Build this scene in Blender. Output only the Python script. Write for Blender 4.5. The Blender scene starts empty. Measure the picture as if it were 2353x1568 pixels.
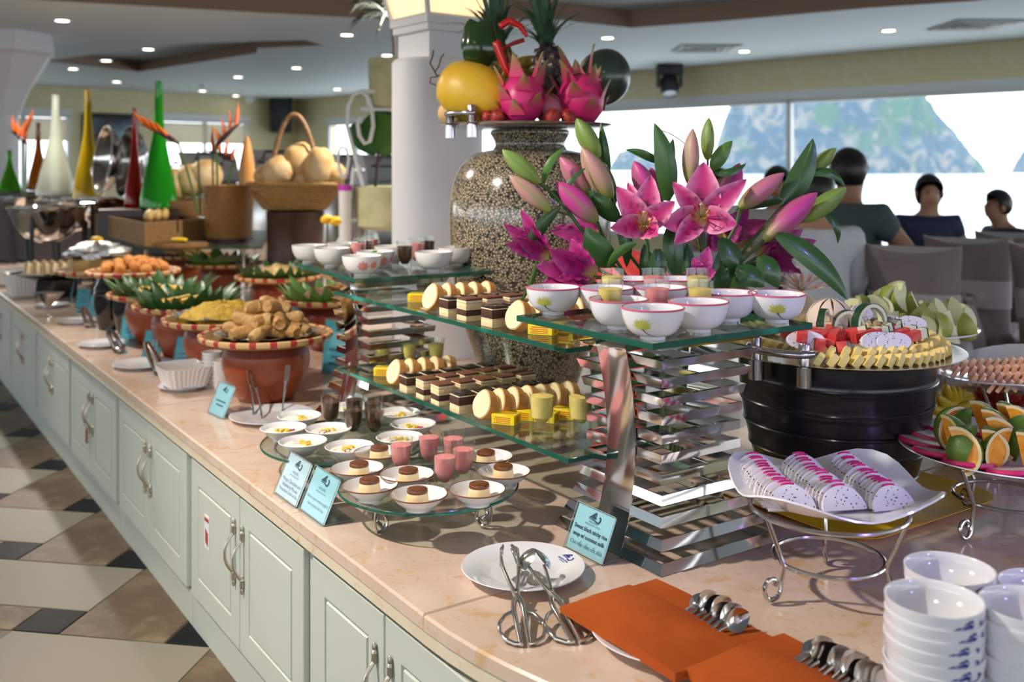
import bpy, bmesh, math, random
from mathutils import Vector, Matrix, geometry, noise
R = math.radians
PI = math.pi
scene = bpy.context.scene
COL = scene.collection

# ---------------------------------------------------------------- camera
FP, CX, HY, CH = 2290.0, 1176.5, 385.0, 1.30      # focal length in pixels, centre column, horizon row, camera height
cam = bpy.data.cameras.new('camera')
cam.sensor_width = 36.0
cam.lens = 36.0 * FP / 2353.0
cam.shift_y = (HY - 784.0) / 2353.0
cam.clip_end = 6000
cam.clip_start = 0.02
cam.dof.use_dof = True
cam.dof.focus_distance = 1.98
cam.dof.aperture_fstop = 3.5
camo = bpy.data.objects.new('camera', cam)
camo.location = (0, 0, CH)
camo.rotation_euler = (PI/2, 0, 0)
COL.objects.link(camo)
scene.camera = camo

# ---------------------------------------------------------------- world and view
W = bpy.data.worlds.new('overcast_sky')
scene.world = W
W.use_nodes = True
bg = W.node_tree.nodes['Background']
bg.inputs[0].default_value = (0.90, 0.955, 1.0, 1)
bg.inputs[1].default_value = 3.3
vs = scene.view_settings
vs.view_transform = 'Standard'
vs.look = 'None'
vs.exposure = 0.25
vs.gamma = 1.0
vs.use_curve_mapping = False
scene.cycles.use_denoising = True
scene.cycles.adaptive_threshold = 0.05
scene.cycles.max_bounces = 8
scene.cycles.transparent_max_bounces = 20
scene.cycles.sample_clamp_indirect = 6.0
scene.cycles.caustics_reflective = False
scene.cycles.caustics_refractive = False

def spot(name, loc, target, energy, color, size=R(60), blend=0.5, radius=0.05):
    l = bpy.data.lights.new(name, 'SPOT')
    l.energy = energy; l.color = color; l.spot_size = size; l.spot_blend = blend; l.shadow_soft_size = radius
    o = bpy.data.objects.new(name, l); COL.objects.link(o)
    o.location = loc
    d = Vector(target) - Vector(loc)
    o.rotation_euler = d.to_track_quat('-Z', 'Y').to_euler()
    return o

# ---------------------------------------------------------------- lamps of the room
KEYC = (1.0, .90, .79)
spot('downlight_beam', (-1.75, 1.75, 2.46), (-.1, 2.15, .6), 250, KEYC, R(92), 1.0, .05)
spot('downlight_beam', (.1, .55, 2.46), (.25, 2.2, .6), 14, KEYC, R(80), .7, .10)
spot('downlight_beam', (-2.4, 4.2, 2.46), (-1.1, 4.0, .7), 150, KEYC, R(85), .6, .06)
spot('downlight_beam', (-.2, 5.4, 2.46), (-1.6, 5.4, .8), 190, KEYC, R(95), .6, .06)
spot('downlight_beam', (-3.5, 7.5, 2.46), (-3.0, 7.0, .8), 200, KEYC, R(100), .6, .06)
spot('downlight_beam', (1.6, 3.2, 2.46), (1.1, 2.5, .6), 9, KEYC, R(85), .6, .06)
spot('stage_light_beam', (2.6, -1.2, 2.40), (.85, 2.1, .75), 130, (.30, .22, 1.0), R(26), .9, .08)

# ---------------------------------------------------------------- pixel and counter coordinates
def at(px, py, z):
    Y = (CH - z) * FP / (py - HY)
    return Vector(((px - CX) * Y / FP, Y, z))
def dp(px, py, Y):
    return Vector(((px - CX) * Y / FP, Y, CH - (py - HY) * Y / FP))
CT = 0.55                                      # worktop height
TH = R(34.2)
EU = Vector((-math.sin(TH), math.cos(TH), 0))   # along the counter, away
EV = Vector((math.cos(TH), math.sin(TH), 0))    # across the counter
OC = Vector((-0.149, 1.671, 0))
RZU = TH                                        # rotation that turns local +Y into EU
def cu(u, v, z=CT):
    return OC + EU*u + EV*v + Vector((0, 0, z))
def uv_of(p):
    d = Vector((p[0], p[1], 0)) - OC
    return d.dot(EU), d.dot(EV)
EN = Vector((0.698, 0.716, 0)); EA = Vector((-0.716, 0.698, 0))
def rm(n, a, z=0.0):
    return EN*n + EA*a + Vector((0, 0, z))
RZR = math.atan2(EN.y, EN.x)                    # room frame: local x = EN, local y = EA

# ---------------------------------------------------------------- mesh builder
class MB:
    def __init__(s):
        s.v = []; s.f = []; s.mi = []; s.c = []; s.M = None; s.mat = 0; s.col = (1, 1, 1)
    def add(s, vs, fs, cols=None):
        b = len(s.v)
        for i, p in enumerate(vs):
            p = Vector(p)
            s.v.append(s.M @ p if s.M else p)
            s.c.append(cols[i] if cols else s.col)
        for f in fs:
            s.f.append([b + i for i in f]); s.mi.append(s.mat)
    def box(s, c, d, M=None):
        x, y, z = c; a, b, h = d[0]/2, d[1]/2, d[2]/2
        vs = [(x-a, y-b, z-h), (x+a, y-b, z-h), (x+a, y+b, z-h), (x-a, y+b, z-h), (x-a, y-b, z+h), (x+a, y-b, z+h), (x+a, y+b, z+h), (x-a, y+b, z+h)]
        if M: vs = [M @ Vector(p) for p in vs]
        s.add(vs, [(3, 2, 1, 0), (4, 5, 6, 7), (0, 1, 5, 4), (1, 2, 6, 5), (2, 3, 7, 6), (3, 0, 4, 7)])
    def rbox(s, c, d, r, n=2):
        "box with rounded vertical and top/bottom edges"
        x, y, z = c; a, b, h = d[0]/2, d[1]/2, d[2]/2
        r = min(r, a*.98, b*.98, h*.98)
        def ring(e, zz):
            o = []
            for cx, cy, a0 in ((a-r, b-r, 0), (-(a-r), b-r, 90), (-(a-r), -(b-r), 180), (a-r, -(b-r), 270)):
                for k in range(n+1):
                    t = R(a0 + 90*k/n)
                    o.append((x+cx+(r-e)*math.cos(t), y+cy+(r-e)*math.sin(t), zz))
            return o
        rings = []
        for k in range(n+1):
            t = PI/2*k/n
            rings.append(ring(r*(1-math.sin(t)), z-h+r*(1-math.cos(t))))
        for k in range(n+1):
            t = PI/2*(1-k/n)
            rings.append(ring(r*(1-math.sin(t)), z+h-r*(1-math.cos(t))))
        s.loft(rings, True, True)
    def loft(s, rings, cap0=False, cap1=False, closed=True, cols=None):
        n = len(rings[0]); vs = [p for r in rings for p in r]; fs = []
        for i in range(len(rings)-1):
            for j in range(n if closed else n-1):
                k = (j+1) % n
                fs.append((i*n+j, i*n+k, (i+1)*n+k, (i+1)*n+j))
        if cap0: fs.append(tuple(reversed(range(n))))
        if cap1: fs.append(tuple((len(rings)-1)*n + j for j in range(n)))
        s.add(vs, fs, [cols[i] for i in range(len(rings)) for _ in range(n)] if cols else None)
    def lathe(s, prof, n=24, c=(0, 0, 0), cap0=False, cap1=False, cols=None, sx=1, sy=1):
        rings = [[(c[0]+r*sx*math.cos(2*PI*j/n), c[1]+r*sy*math.sin(2*PI*j/n), c[2]+z) for j in range(n)] for r, z in prof]
        s.loft(rings, cap0, cap1, cols=cols)
    def tube(s, pts, r, n=8, closed=False, flat=1.0, up=None):
        pts = [Vector(p) for p in pts]; m = len(pts); rings = []
        rr = r if isinstance(r, (list, tuple)) else [r]*m
        prev = None
        for i in range(m):
            if closed: t = pts[(i+1) % m] - pts[i-1]
            else: t = pts[min(i+1, m-1)] - pts[max(i-1, 0)]
            if t.length < 1e-9: t = Vector((0, 0, 1))
            t.normalize()
            if prev is None:
                ref = Vector(up) if up else (Vector((0, 0, 1)) if abs(t.z) < .9 else Vector((1, 0, 0)))
                a = t.cross(ref).normalized()
            else:
                a = prev - t*prev.dot(t)
                if a.length < 1e-6: a = t.orthogonal()
                a.normalize()
            prev = a; b = t.cross(a)
            rings.append([pts[i] + (a*math.cos(2*PI*k/n) + b*math.sin(2*PI*k/n)*flat)*rr[i] for k in range(n)])
        if closed: rings.append(rings[0])
        s.loft(rings, not closed, not closed)
    def prism(s, poly, z0, z1, bev=0.0):
        "extruded polygon (list of xy) with an optional small bevel on the top edge"
        n = len(poly)
        area = sum(poly[i][0]*poly[(i+1) % n][1] - poly[(i+1) % n][0]*poly[i][1] for i in range(n))
        if area < 0: poly = list(reversed(poly))
        if bev:
            ins = []
            for i in range(n):
                p, q, r_ = Vector(poly[i-1][:2]), Vector(poly[i][:2]), Vector(poly[(i+1) % n][:2])
                d1 = (q-p).normalized(); d2 = (r_-q).normalized()
                n1 = Vector((-d1.y, d1.x)); n2 = Vector((-d2.y, d2.x))
                m = n1+n2
                m = m/max(m.length_squared, .2)*2
                ins.append(q + m*bev)
            rings = [[(*p[:2], z0) for p in poly], [(*p[:2], z1-bev) for p in poly], [(p.x, p.y, z1) for p in ins]]
        else:
            rings = [[(*p[:2], z0) for p in poly], [(*p[:2], z1) for p in poly]]
        s.loft(rings, True, True)
    def ell(s, c, r, n=16, m=10, M=None, jit=0.0, seed=0):
        rings = []
        for i in range(m+1):
            t = -PI/2 + PI*i/m
            ring = []
            for j in range(n):
                a = 2*PI*j/n
                d = Vector((math.cos(t)*math.cos(a), math.cos(t)*math.sin(a), math.sin(t)))
                if jit: d = d*(1 + jit*noise.noise(d*2.3 + Vector((seed*3.7, seed*1.3, seed))))
                p = Vector((d.x*r[0], d.y*r[1], d.z*r[2]))
                if M: p = M @ p
                ring.append(p + Vector(c))
            rings.append(ring)
        s.loft(rings)
    def quadgrid(s, rows, cols=None, double=0.0):
        n = len(rows[0]); vs = [p for r in rows for p in r]
        fs = [(i*n+j, i*n+j+1, (i+1)*n+j+1, (i+1)*n+j) for i in range(len(rows)-1) for j in range(n-1)]
        s.add(vs, fs, cols)
    def mesh(s, name, mats, smooth=40, vcol=False):
        me = bpy.data.meshes.new(name)
        me.from_pydata([tuple(p) for p in s.v], [], s.f)
        for m in (mats if isinstance(mats, (list, tuple)) else [mats]): me.materials.append(m)
        me.polygons.foreach_set('material_index', s.mi)
        if vcol:
            ca = me.color_attributes.new('Col', 'FLOAT_COLOR', 'POINT')
            ca.data.foreach_set('color', [x for c in s.c for x in (c[0], c[1], c[2], 1.0)])
        bm = bmesh.new(); bm.from_mesh(me)
        bmesh.ops.remove_doubles(bm, verts=bm.verts, dist=1e-6)
        bmesh.ops.recalc_face_normals(bm, faces=bm.faces)
        bm.to_mesh(me); bm.free()
        if smooth:
            me.polygons.foreach_set('use_smooth', [True]*len(me.polygons))
            if smooth < 180: me.set_sharp_from_angle(angle=R(smooth))
        me.update()
        return me
    def build(s, name, mats, parent=None, smooth=40, vcol=False):
        return obj(name, s.mesh(name, mats, smooth, vcol), parent)

def obj(name, me, parent=None):
    o = bpy.data.objects.new(name, me); COL.objects.link(o)
    if parent: o.parent = parent
    return o
def tag(o, label, cat, group=None, kind=None):
    o['label'] = label; o['category'] = cat
    if group: o['group'] = group
    if kind: o['kind'] = kind
    return o
def struct(o, label=None):
    o['kind'] = 'structure'
    if label: o['label'] = label
    return o
def thing(name, label, cat, loc=(0, 0, 0), rz=0.0, group=None):
    o = bpy.data.objects.new(name, None); COL.objects.link(o)
    o.empty_display_size = .05
    o.location = loc; o.rotation_euler = (0, 0, rz)
    return tag(o, label, cat, group)
def copy_tree(o, parent=None):
    c = o.copy(); COL.objects.link(c)
    if parent is not None: c.parent = parent
    for ch in KIDS.get(o, [x for x in bpy.data.objects if x.parent == o]): copy_tree(ch, c)
    return c
KIDS = {}
PROTO_USED = set()
def place(proto, loc, rz=0.0, label=None, group=None, rot=None, scale=None):
    "first use moves the prototype itself, later uses copy it with its parts"
    if proto not in PROTO_USED:
        PROTO_USED.add(proto); o = proto
    else:
        if proto not in KIDS:
            def reg(p):
                KIDS[p] = list(p.children)
                for ch in KIDS[p]: reg(ch)
            reg(proto)
        o = copy_tree(proto)
    o.location = loc
    o.rotation_euler = rot if rot else (0, 0, rz)
    if scale: o.scale = (scale, scale, scale) if not isinstance(scale, (tuple, list)) else scale
    if label: o['label'] = label
    if group: o['group'] = group
    return o
def Rz(a): return Matrix.Rotation(a, 4, 'Z')
def Rx(a): return Matrix.Rotation(a, 4, 'X')
def Ry(a): return Matrix.Rotation(a, 4, 'Y')
def Tr(x, y, z): return Matrix.Translation((x, y, z))

# ---------------------------------------------------------------- materials
def mat(name, col, rough=0.5, metal=0.0, spec=0.5, n=None, bump=None, coat=0.0, vcol=False, sss=0.0, sheen=0.0, trans=0.0, wave=None, vor=None, coords='Object', emit=None):
    """n = (scale, other colour, lo, hi): noise mixes in another colour; bump = (scale, strength); wave/vor likewise"""
    m = bpy.data.materials.new(name); m.use_nodes = True
    nt = m.node_tree; N = nt.nodes; L = nt.links
    p = N['Principled BSDF']
    p.inputs['Base Color'].default_value = (*col, 1)
    p.inputs['Roughness'].default_value = rough
    p.inputs['Metallic'].default_value = metal
    p.inputs['Specular IOR Level'].default_value = spec
    p.inputs['Coat Weight'].default_value = coat
    p.inputs['Coat Roughness'].default_value = 0.08
    if sss:
        p.inputs['Subsurface Weight'].default_value = sss
        p.inputs['Subsurface Radius'].default_value = (0.01, 0.006, 0.004)
        p.inputs['Subsurface Scale'].default_value = 0.5
    if sheen: p.inputs['Sheen Weight'].default_value = sheen
    if trans: p.inputs['Transmission Weight'].default_value = trans
    if emit:
        p.inputs['Emission Color'].default_value = (*emit[0], 1); p.inputs['Emission Strength'].default_value = emit[1]
    tc = N.new('ShaderNodeTexCoord')
    src = None
    if vcol:
        a = N.new('ShaderNodeVertexColor'); a.layer_name = 'Col'; src = a.outputs[0]
    def mixin(fac, other):
        nonlocal src
        mx = N.new('ShaderNodeMix'); mx.data_type = 'RGBA'
        L.new(fac, mx.inputs[0])
        if src: L.new(src, mx.inputs[6])
        else: mx.inputs[6].default_value = (*col, 1)
        mx.inputs[7].default_value = (*other, 1)
        src = mx.outputs[2]
    def ramp(fac, lo, hi):
        r = N.new('ShaderNodeMapRange'); r.inputs[1].default_value = lo; r.inputs[2].default_value = hi
        L.new(fac, r.inputs[0]); return r.outputs[0]
    for nn in (n if isinstance(n, list) else [n] if n else []):
        t = N.new('ShaderNodeTexNoise'); t.inputs['Scale'].default_value = nn[0]; t.inputs['Detail'].default_value = 5
        if len(nn) > 4: t.inputs['Distortion'].default_value = nn[4]
        L.new(tc.outputs[coords], t.inputs['Vector'])
        mixin(ramp(t.outputs[0], nn[2], nn[3]), nn[1])
    if vor:
        t = N.new('ShaderNodeTexVoronoi'); t.inputs['Scale'].default_value = vor[0]; t.feature = vor[4] if len(vor) > 4 else 'F1'
        L.new(tc.outputs[coords], t.inputs['Vector'])
        mixin(ramp(t.outputs[0], vor[2], vor[3]), vor[1])
    if wave:
        t = N.new('ShaderNodeTexWave'); t.inputs['Scale'].default_value = wave[0]; t.inputs['Distortion'].default_value = wave[4]
        L.new(tc.outputs[coords], t.inputs['Vector'])
        mixin(ramp(t.outputs[0], wave[2], wave[3]), wave[1])
    if src: L.new(src, p.inputs['Base Color'])
    if bump:
        t = N.new('ShaderNodeTexNoise'); t.inputs['Scale'].default_value = bump[0]; t.inputs['Detail'].default_value = 6
        L.new(tc.outputs[coords], t.inputs['Vector'])
        b = N.new('ShaderNodeBump'); b.inputs['Strength'].default_value = bump[1]; b.inputs['Distance'].default_value = bump[2] if len(bump) > 2 else .004
        L.new(t.outputs[0], b.inputs['Height']); L.new(b.outputs[0], p.inputs['Normal'])
    return m
def thin_glass(name, tint, rough=0.02, fres=1.45, gain=1.0, graze=.8):
    "clear sheet: lets light straight through with a tint and mirrors by Fresnel"
    m = bpy.data.materials.new(name); m.use_nodes = True
    nt = m.node_tree; N = nt.nodes; L = nt.links
    N.remove(N['Principled BSDF'])
    t = N.new('ShaderNodeBsdfTransparent'); t.inputs[0].default_value = (*tint, 1)
    g = N.new('ShaderNodeBsdfGlossy'); g.inputs['Roughness'].default_value = rough
    lw = N.new('ShaderNodeLayerWeight'); lw.inputs[0].default_value = .5
    pw = N.new('ShaderNodeMath'); pw.operation = 'POWER'; pw.inputs[1].default_value = 4.0; L.new(lw.outputs['Facing'], pw.inputs[0])
    f0 = ((fres-1)/(fres+1))**2*gain
    mu = N.new('ShaderNodeMath'); mu.operation = 'MULTIPLY_ADD'; mu.inputs[1].default_value = graze*(1-f0); mu.inputs[2].default_value = f0; mu.use_clamp = True
    L.new(pw.outputs[0], mu.inputs[0])
    mx = N.new('ShaderNodeMixShader'); L.new(mu.outputs[0], mx.inputs[0])
    L.new(t.outputs[0], mx.inputs[1]); L.new(g.outputs[0], mx.inputs[2])
    L.new(mx.outputs[0], N['Material Output'].inputs[0])
    return m
def weave(name, c1, c2, scale=60.0, rough=0.6):
    "woven cane: a fine brick lattice in two browns with relief"
    m = bpy.data.materials.new(name); m.use_nodes = True
    nt = m.node_tree; N = nt.nodes; L = nt.links; p = N['Principled BSDF']
    p.inputs['Roughness'].default_value = rough
    tc = N.new('ShaderNodeTexCoord'); sx = N.new('ShaderNodeSeparateXYZ'); L.new(tc.outputs['Object'], sx.inputs[0])
    ad = N.new('ShaderNodeMath'); ad.operation = 'ADD'; L.new(sx.outputs[0], ad.inputs[0]); L.new(sx.outputs[1], ad.inputs[1])
    cb = N.new('ShaderNodeCombineXYZ'); L.new(ad.outputs[0], cb.inputs[0]); L.new(sx.outputs[2], cb.inputs[1])
    b = N.new('ShaderNodeTexBrick'); b.inputs['Scale'].default_value = scale
    b.inputs['Color1'].default_value = (*c1, 1); b.inputs['Color2'].default_value = (*[x*.72 for x in c1], 1); b.inputs['Mortar'].default_value = (*c2, 1)
    b.inputs['Mortar Size'].default_value = 0.06; b.inputs['Brick Width'].default_value = 0.7; b.inputs['Row Height'].default_value = 0.35
    L.new(cb.outputs[0], b.inputs['Vector']); L.new(b.outputs[0], p.inputs['Base Color'])
    bp = N.new('ShaderNodeBump'); bp.inputs['Strength'].default_value = .6; bp.inputs['Distance'].default_value = .004; bp.invert = True
    L.new(b.outputs[1], bp.inputs['Height']); L.new(bp.outputs[0], p.inputs['Normal'])
    return m

M = {}
M['marble'] = mat('counter_marble', (.66, .49, .385), .16, n=[(3.5, (.72, .56, .46), .35, .65, 1.2), (9.0, (.64, .42, .24), .58, .68, 2.5), (26.0, (.60, .40, .24), .60, .72, 1.8)], coat=.25)
M['marble_edge'] = mat('counter_marble_edge', (.72, .60, .44), .3, n=[(5, (.76, .66, .50), .4, .6, 1), (16, (.60, .44, .24), .6, .7, 2)])
M['paint'] = mat('cabinet_paint', (.53, .57, .51), .38, n=(1.4, (.56, .59, .53), .3, .7))
M['pull'] = mat('aged_silver_pull', (.62, .55, .47), .32, metal=.9, bump=(140, .5, .002))
M['cream_tile'] = mat('cream_tile', (.235, .215, .165), .45, spec=.3, n=(1.2, (.21, .195, .15), .3, .7))
M['brown_tile'] = mat('brown_tile', (.105, .070, .038), .45, spec=.3, n=[(6, (.20, .145, .09), .45, .7, 1.5), (22, (.26, .20, .13), .62, .75, 2)])
M['black_tile'] = mat('black_tile', (.008, .008, .010), .4, spec=.06, n=(20, (.05, .05, .055), .6, .8))
M['grout'] = mat('floor_grout', (.14, .115, .08), .6)
M['carpet'] = mat('dark_floor', (.05, .035, .025), .7, n=(3, (.08, .055, .04), .4, .6))
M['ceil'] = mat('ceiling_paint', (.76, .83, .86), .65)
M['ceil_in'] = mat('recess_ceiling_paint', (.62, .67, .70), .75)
M['copper'] = mat('recess_copper_strip', (.26, .17, .12), .4, metal=.3)
M['wallpaper'] = mat('yellow_wallpaper', (.76, .66, .38), .7, n=(4, (.78, .71, .48), .45, .65, 2))
M['white_trim'] = mat('white_trim', (.75, .76, .76), .4)
M['column'] = mat('column_paint', (.73, .715, .745), .5, n=(1.2, (.76, .74, .75), .3, .7))
M['chrome'] = mat('chrome', (.80, .79, .80), .07, metal=1.0)
M['steel'] = mat('brushed_steel', (.62, .61, .60), .22, metal=1.0, bump=(60, .05))
M['wire'] = mat('steel_wire', (.56, .54, .52), .18, metal=1.0)
M['black'] = mat('black_plastic', (.012, .013, .016), .45)
M['ceramic'] = mat('white_ceramic', (.80, .80, .84), .12, coat=.5)
M['porcelain'] = mat('warm_white_ceramic', (.79, .77, .76), .16, coat=.4)
M['lamp'] = mat('downlight_glow', (1, .95, .8), .5, emit=((1, .93, .78), 9.0))
M['lantern'] = mat('lantern_glow', (1, .8, .5), .5, emit=((1.0, .67, .33), 1.05))
M['glass'] = thin_glass('clear_glass', (.96, .98, .97), .015, 1.5, 1.1, .6)
M['shelf'] = thin_glass('green_shelf_glass', (.86, .935, .90), .02, 1.52, 1.8)
M['shelf_edge'] = mat('green_glass_edge', (.012, .095, .062), .08, coat=.6, n=(7, (.03, .30, .23), .54, .68))  # inner reflections put into the green; lighter teal patches are painted highlights
M['pane'] = thin_glass('window_glass', (.98, .99, 1.0), .01, 1.25)
# ================================================================ the room
CZ = 2.50
NR, NL, AB, AR = 10.04, -6.0, 15.2, -7.0          # wall offsets in the room frame
# ---- floor: plain base and the tiles along the counter
mb = MB(); mb.add([rm(NL, AR, -.012), rm(NR, AR, -.012), rm(NR, AB, -.012), rm(NL, AB, -.012)], [(0, 1, 2, 3)])
floor = struct(mb.build('floor', M['carpet']), 'tiled dining room floor')
mb = MB(); mb.add([(-6.5, 1.0, -.003), (0.3, 1.0, -.003), (-3.6, 9.5, -.003), (-8.5, 9.5, -.003)], [(0, 1, 2, 3)])
mb.build('grout_bed', M['grout'], floor)
t1 = Vector((.985, -.165, 0)).normalized(); t2 = Vector((.165, .985, 0)).normalized()
TO = Vector((-1.264, 2.775, 0))                    # lower left corner of one brown tile
sb, sc_, sk, shh = .318, .600, .144, .312          # brown width, cream width, black side, cream height
tmesh = {}
def tile(kind, x, y, w, h):
    key = (kind, round(w, 3), round(h, 3))
    if key not in tmesh:
        b = MB(); g = .0022
        b.prism([(g, g), (w-g, g), (w-g, h-g), (g, h-g)], -.010, .0, .0012)
        tmesh[key] = b.mesh('tile', M[kind], 0)
    p = TO + t1*x + t2*y
    c = p + t1*w/2 + t2*h/2
    u, v = uv_of(c)
    if v > .16 or v < -3.2 or c.y > 7.6 or c.y < 1.55: return
    px = CX + FP*c.x/c.y
    if px < -140: return
    o = obj('tile', tmesh[key], floor); o.location = p; o.rotation_euler = (0, 0, math.atan2(t1.y, t1.x))
for j in range(-3, 14):
    for i in range(-9, 10):
        x0 = i*.918 - j*.459; y0 = j*.456
        tile('brown_tile', x0, y0, sb, sk+shh)
        tile('cream_tile', x0+sb, y0+sk, sc_, shh)
        tile('black_tile', x0+sb, y0, sk, sk)
        tile('brown_tile', x0+sb+sk, y0, sc_-2*sk, sk)
        tile('black_tile', x0+sb+sc_-sk, y0, sk, sk)

# ---- ceiling with two recesses
def cz(px, py): return at(px, py, CZ)
rec1 = [cz(-900, -90), cz(-300, -24), cz(130, 2), cz(560, 27), cz(900, 45), cz(1290, 46), cz(1450, 64), cz(1640, 50), cz(2000, 18), cz(2240, 2), cz(2700, -50), Vector((3.6, 3.5, CZ)), Vector((-4.6, 3.5, CZ))]
rec2 = [cz(318, 165), cz(590, 122), cz(592, 111), cz(745, 105), cz(700, 92), cz(420, 100), cz(100, 140)]
outer = [rm(NL, AR, CZ), rm(NR, AR, CZ), rm(NR, AB, CZ), rm(NL, AB, CZ)]
mb = MB()
allp = outer + rec1 + rec2
tris = geometry.tessellate_polygon([outer, rec1, rec2])
mb.add(allp, tris)
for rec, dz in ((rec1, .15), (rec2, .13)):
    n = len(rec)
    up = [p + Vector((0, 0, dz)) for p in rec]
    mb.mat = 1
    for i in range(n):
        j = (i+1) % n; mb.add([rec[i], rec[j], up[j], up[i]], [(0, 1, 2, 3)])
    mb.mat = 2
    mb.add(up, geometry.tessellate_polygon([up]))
mb.mat = 0
ceiling = struct(mb.build('ceiling', [M['ceil'], M['copper'], M['ceil_in']], smooth=0), 'pale blue grey ceiling with recessed panels')

# ---- walls with long window openings
def wall(name, n0, a0, n1, a1, sill, head, label, spans, out):
    "a wall between two room points with openings; spans = list of (s0, s1) in metres along it"
    p0, p1 = rm(n0, a0), rm(n1, a1); L = (p1-p0).length; d = (p1-p0)/L
    b = MB(); th = .18; od = Vector(out)
    def slab(s0, s1, z0, z1, inset=0.0):
        q = [p0+d*s0+od*inset, p0+d*s1+od*inset, p0+d*s1+od*th, p0+d*s0+od*th]
        b.prism([(x.x, x.y) for x in q], z0, z1)
    slab(-th, L+th, -.05, sill); slab(-th, L+th, head, CZ)
    cur = -th
    for s0, s1 in spans:
        slab(cur, s0, sill, head); cur = s1
    slab(cur, L+th, sill, head)
    o = struct(b.build(name, M['wallpaper'], smooth=0), label)
    return p0, d
sill, head = .45, 2.06
p0, d = wall('wall_right', NR, AR, NR, AB, sill, head, 'yellow patterned wall over the sea windows', [(.6, 21.2)], EN)
k = 0
winn = 0
def window(n_, p0, d, s0, s1, sill, head, bars, od, curtain=False):
    w = thing('window_%d' % n_, 'window', 'window'); w['kind'] = 'structure'
    del w['category']
    w['label'] = 'long window with slim white frame'
    b = MB()
    def bar(a, c, z0, z1, t=.05):
        q = [p0+d*a-od*.01, p0+d*c-od*.01, p0+d*c+od*t, p0+d*a+od*t]
        b.prism([(x.x, x.y) for x in q], z0, z1)
    bar(s0, s1, head-.05, head); bar(s0, s1, sill, sill+.05); bar(s0, s0+.05, sill, head); bar(s1-.05, s1, sill, head)
    b.build('window_frame', M['white_trim'], w, smooth=0)
    for x in bars:
        b = MB(); bar(x-.028, x+.028, sill, head); b.build('mullion', M['white_trim'], w, smooth=0)
    ed = [s0] + list(bars) + [s1]
    for i in range(len(ed)-1):
        b = MB(); q = [p0+d*ed[i]+od*.03, p0+d*ed[i+1]+od*.03]
        b.add([(q[0].x, q[0].y, sill), (q[1].x, q[1].y, sill), (q[1].x, q[1].y, head), (q[0].x, q[0].y, head)], [(0, 1, 2, 3)])
        b.build('pane', M['pane'], w, smooth=0)
    b = MB()
    q = [p0+d*s0-od*.06, p0+d*s1-od*.06, p0+d*s1+od*.02, p0+d*s0+od*.02]
    b.prism([(x.x, x.y) for x in q], head-.005, head+.085); b.build('window_head', M['white_trim'], w, smooth=0)
    return w
window(1, p0, d, .6, 21.2, sill, head, [12.505-.0+2.83*i for i in (-4, -3, -2, -1, 0, 1, 2)] + [20.4], EN)
p0, d = wall('wall_back', NR, AB, NL, AB, .82, 2.09, 'cream wall at the far end of the room', [(.95, 2.55), (3.95, 5.3), (6.5, 9), (10, 15)], EA)
for i, (s0, s1) in enumerate([(.95, 2.55), (3.95, 5.3), (6.5, 9), (10, 15)]):
    w = window(2+i, p0, d, s0, s1, .82, 2.09, [(s0+s1)/2], EA)
    b = MB()
    for z in range(8):
        q0, q1 = p0+d*(s0+.05), p0+d*(s1-.05)
        zz = 2.03 - z*.042
        b.add([(q0.x, q0.y, zz), (q1.x, q1.y, zz), (q1.x-EA.x*.03, q1.y-EA.y*.03, zz-.042), (q0.x-EA.x*.03, q0.y-EA.y*.03, zz-.042)], [(0, 1, 2, 3)])
    b.build('roller_blind', mat('blind_cloth', (.62, .56, .40), .8) if i == 0 else bpy.data.materials['blind_cloth'], w, smooth=0)
p0, d = wall('wall_left', NL, AB, NL, AR, .6, 2.2, 'window wall on the near side of the room', [(1, 21.4)], -EN)
window(6, p0, d, 1, 21.4, .6, 2.2, [1+2.04*i for i in range(1, 10)], -EN)
p0, d = wall('wall_rear', NL, AR, NR, AR, .6, 2.2, 'window wall behind the buffet', [(1, 15)], -EA)
window(7, p0, d, 1, 15, .6, 2.2, [1+2*i for i in range(1, 7)], -EA)

# ---- the sea and the karst islands outside
sea = MB(); sea.add([(-3000, -3000, -4), (3000, -3000, -4), (3000, 4500, -4), (-3000, 4500, -4)], [(0, 1, 2, 3)])
o = struct(sea.build('ground_sea', mat('sea_water', (.60, .65, .68), .35, bump=(.05, .6, 1.0)), smooth=0)); tag(o, 'pale glassy bay water outside the windows', 'sea', kind='structure')  # sky reflection put into the pale colour, raised to bounce onto the ceiling
def island(name, label, px0, px1, prof, Y, seed):
    b = MB(); N_ = 60; rows = []
    for i in range(N_+1):
        t = i/N_; px = px0 + (px1-px0)*t
        hp = 0
        for k in range(len(prof)-1):
            if prof[k][0] <= t <= prof[k+1][0]:
                f = (t-prof[k][0])/(prof[k+1][0]-prof[k][0]+1e-9); hp = prof[k][1]*(1-f)+prof[k+1][1]*f
        x = (px-CX)*Y/FP; hgt = hp*Y/FP
        row = []
        for j in range(19):
            s = -1 + 2*j/18
            prf = max(0.0, 1-abs(s)**2.6)
            nz = noise.noise(Vector((x*.045+seed, s*2.1, seed*.7)))*.5+noise.noise(Vector((x*.12+seed, s*5, 1)))*.3
            z = -4.5 + hgt*prf*(1+.22*nz*(1 if 0 < j < 18 else 0))
            row.append((x + 4*nz, Y + s*20 - 14*prf*nz, z))
        rows.append(row)
    b.quadgrid(rows)
    o = b.build(name, M['rock'], smooth=60)
    return tag(o, label, 'island')
M['rock'] = mat('hazy_limestone', (.075, .125, .175), .9, n=[(.06, (.21, .22, .225), .50, .62, 1.5), (.03, (.085, .155, .135), .55, .66, .6), (.15, (.19, .21, .22), .58, .68, 1)])  # distance haze is put into the pale blue rock colour
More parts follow.
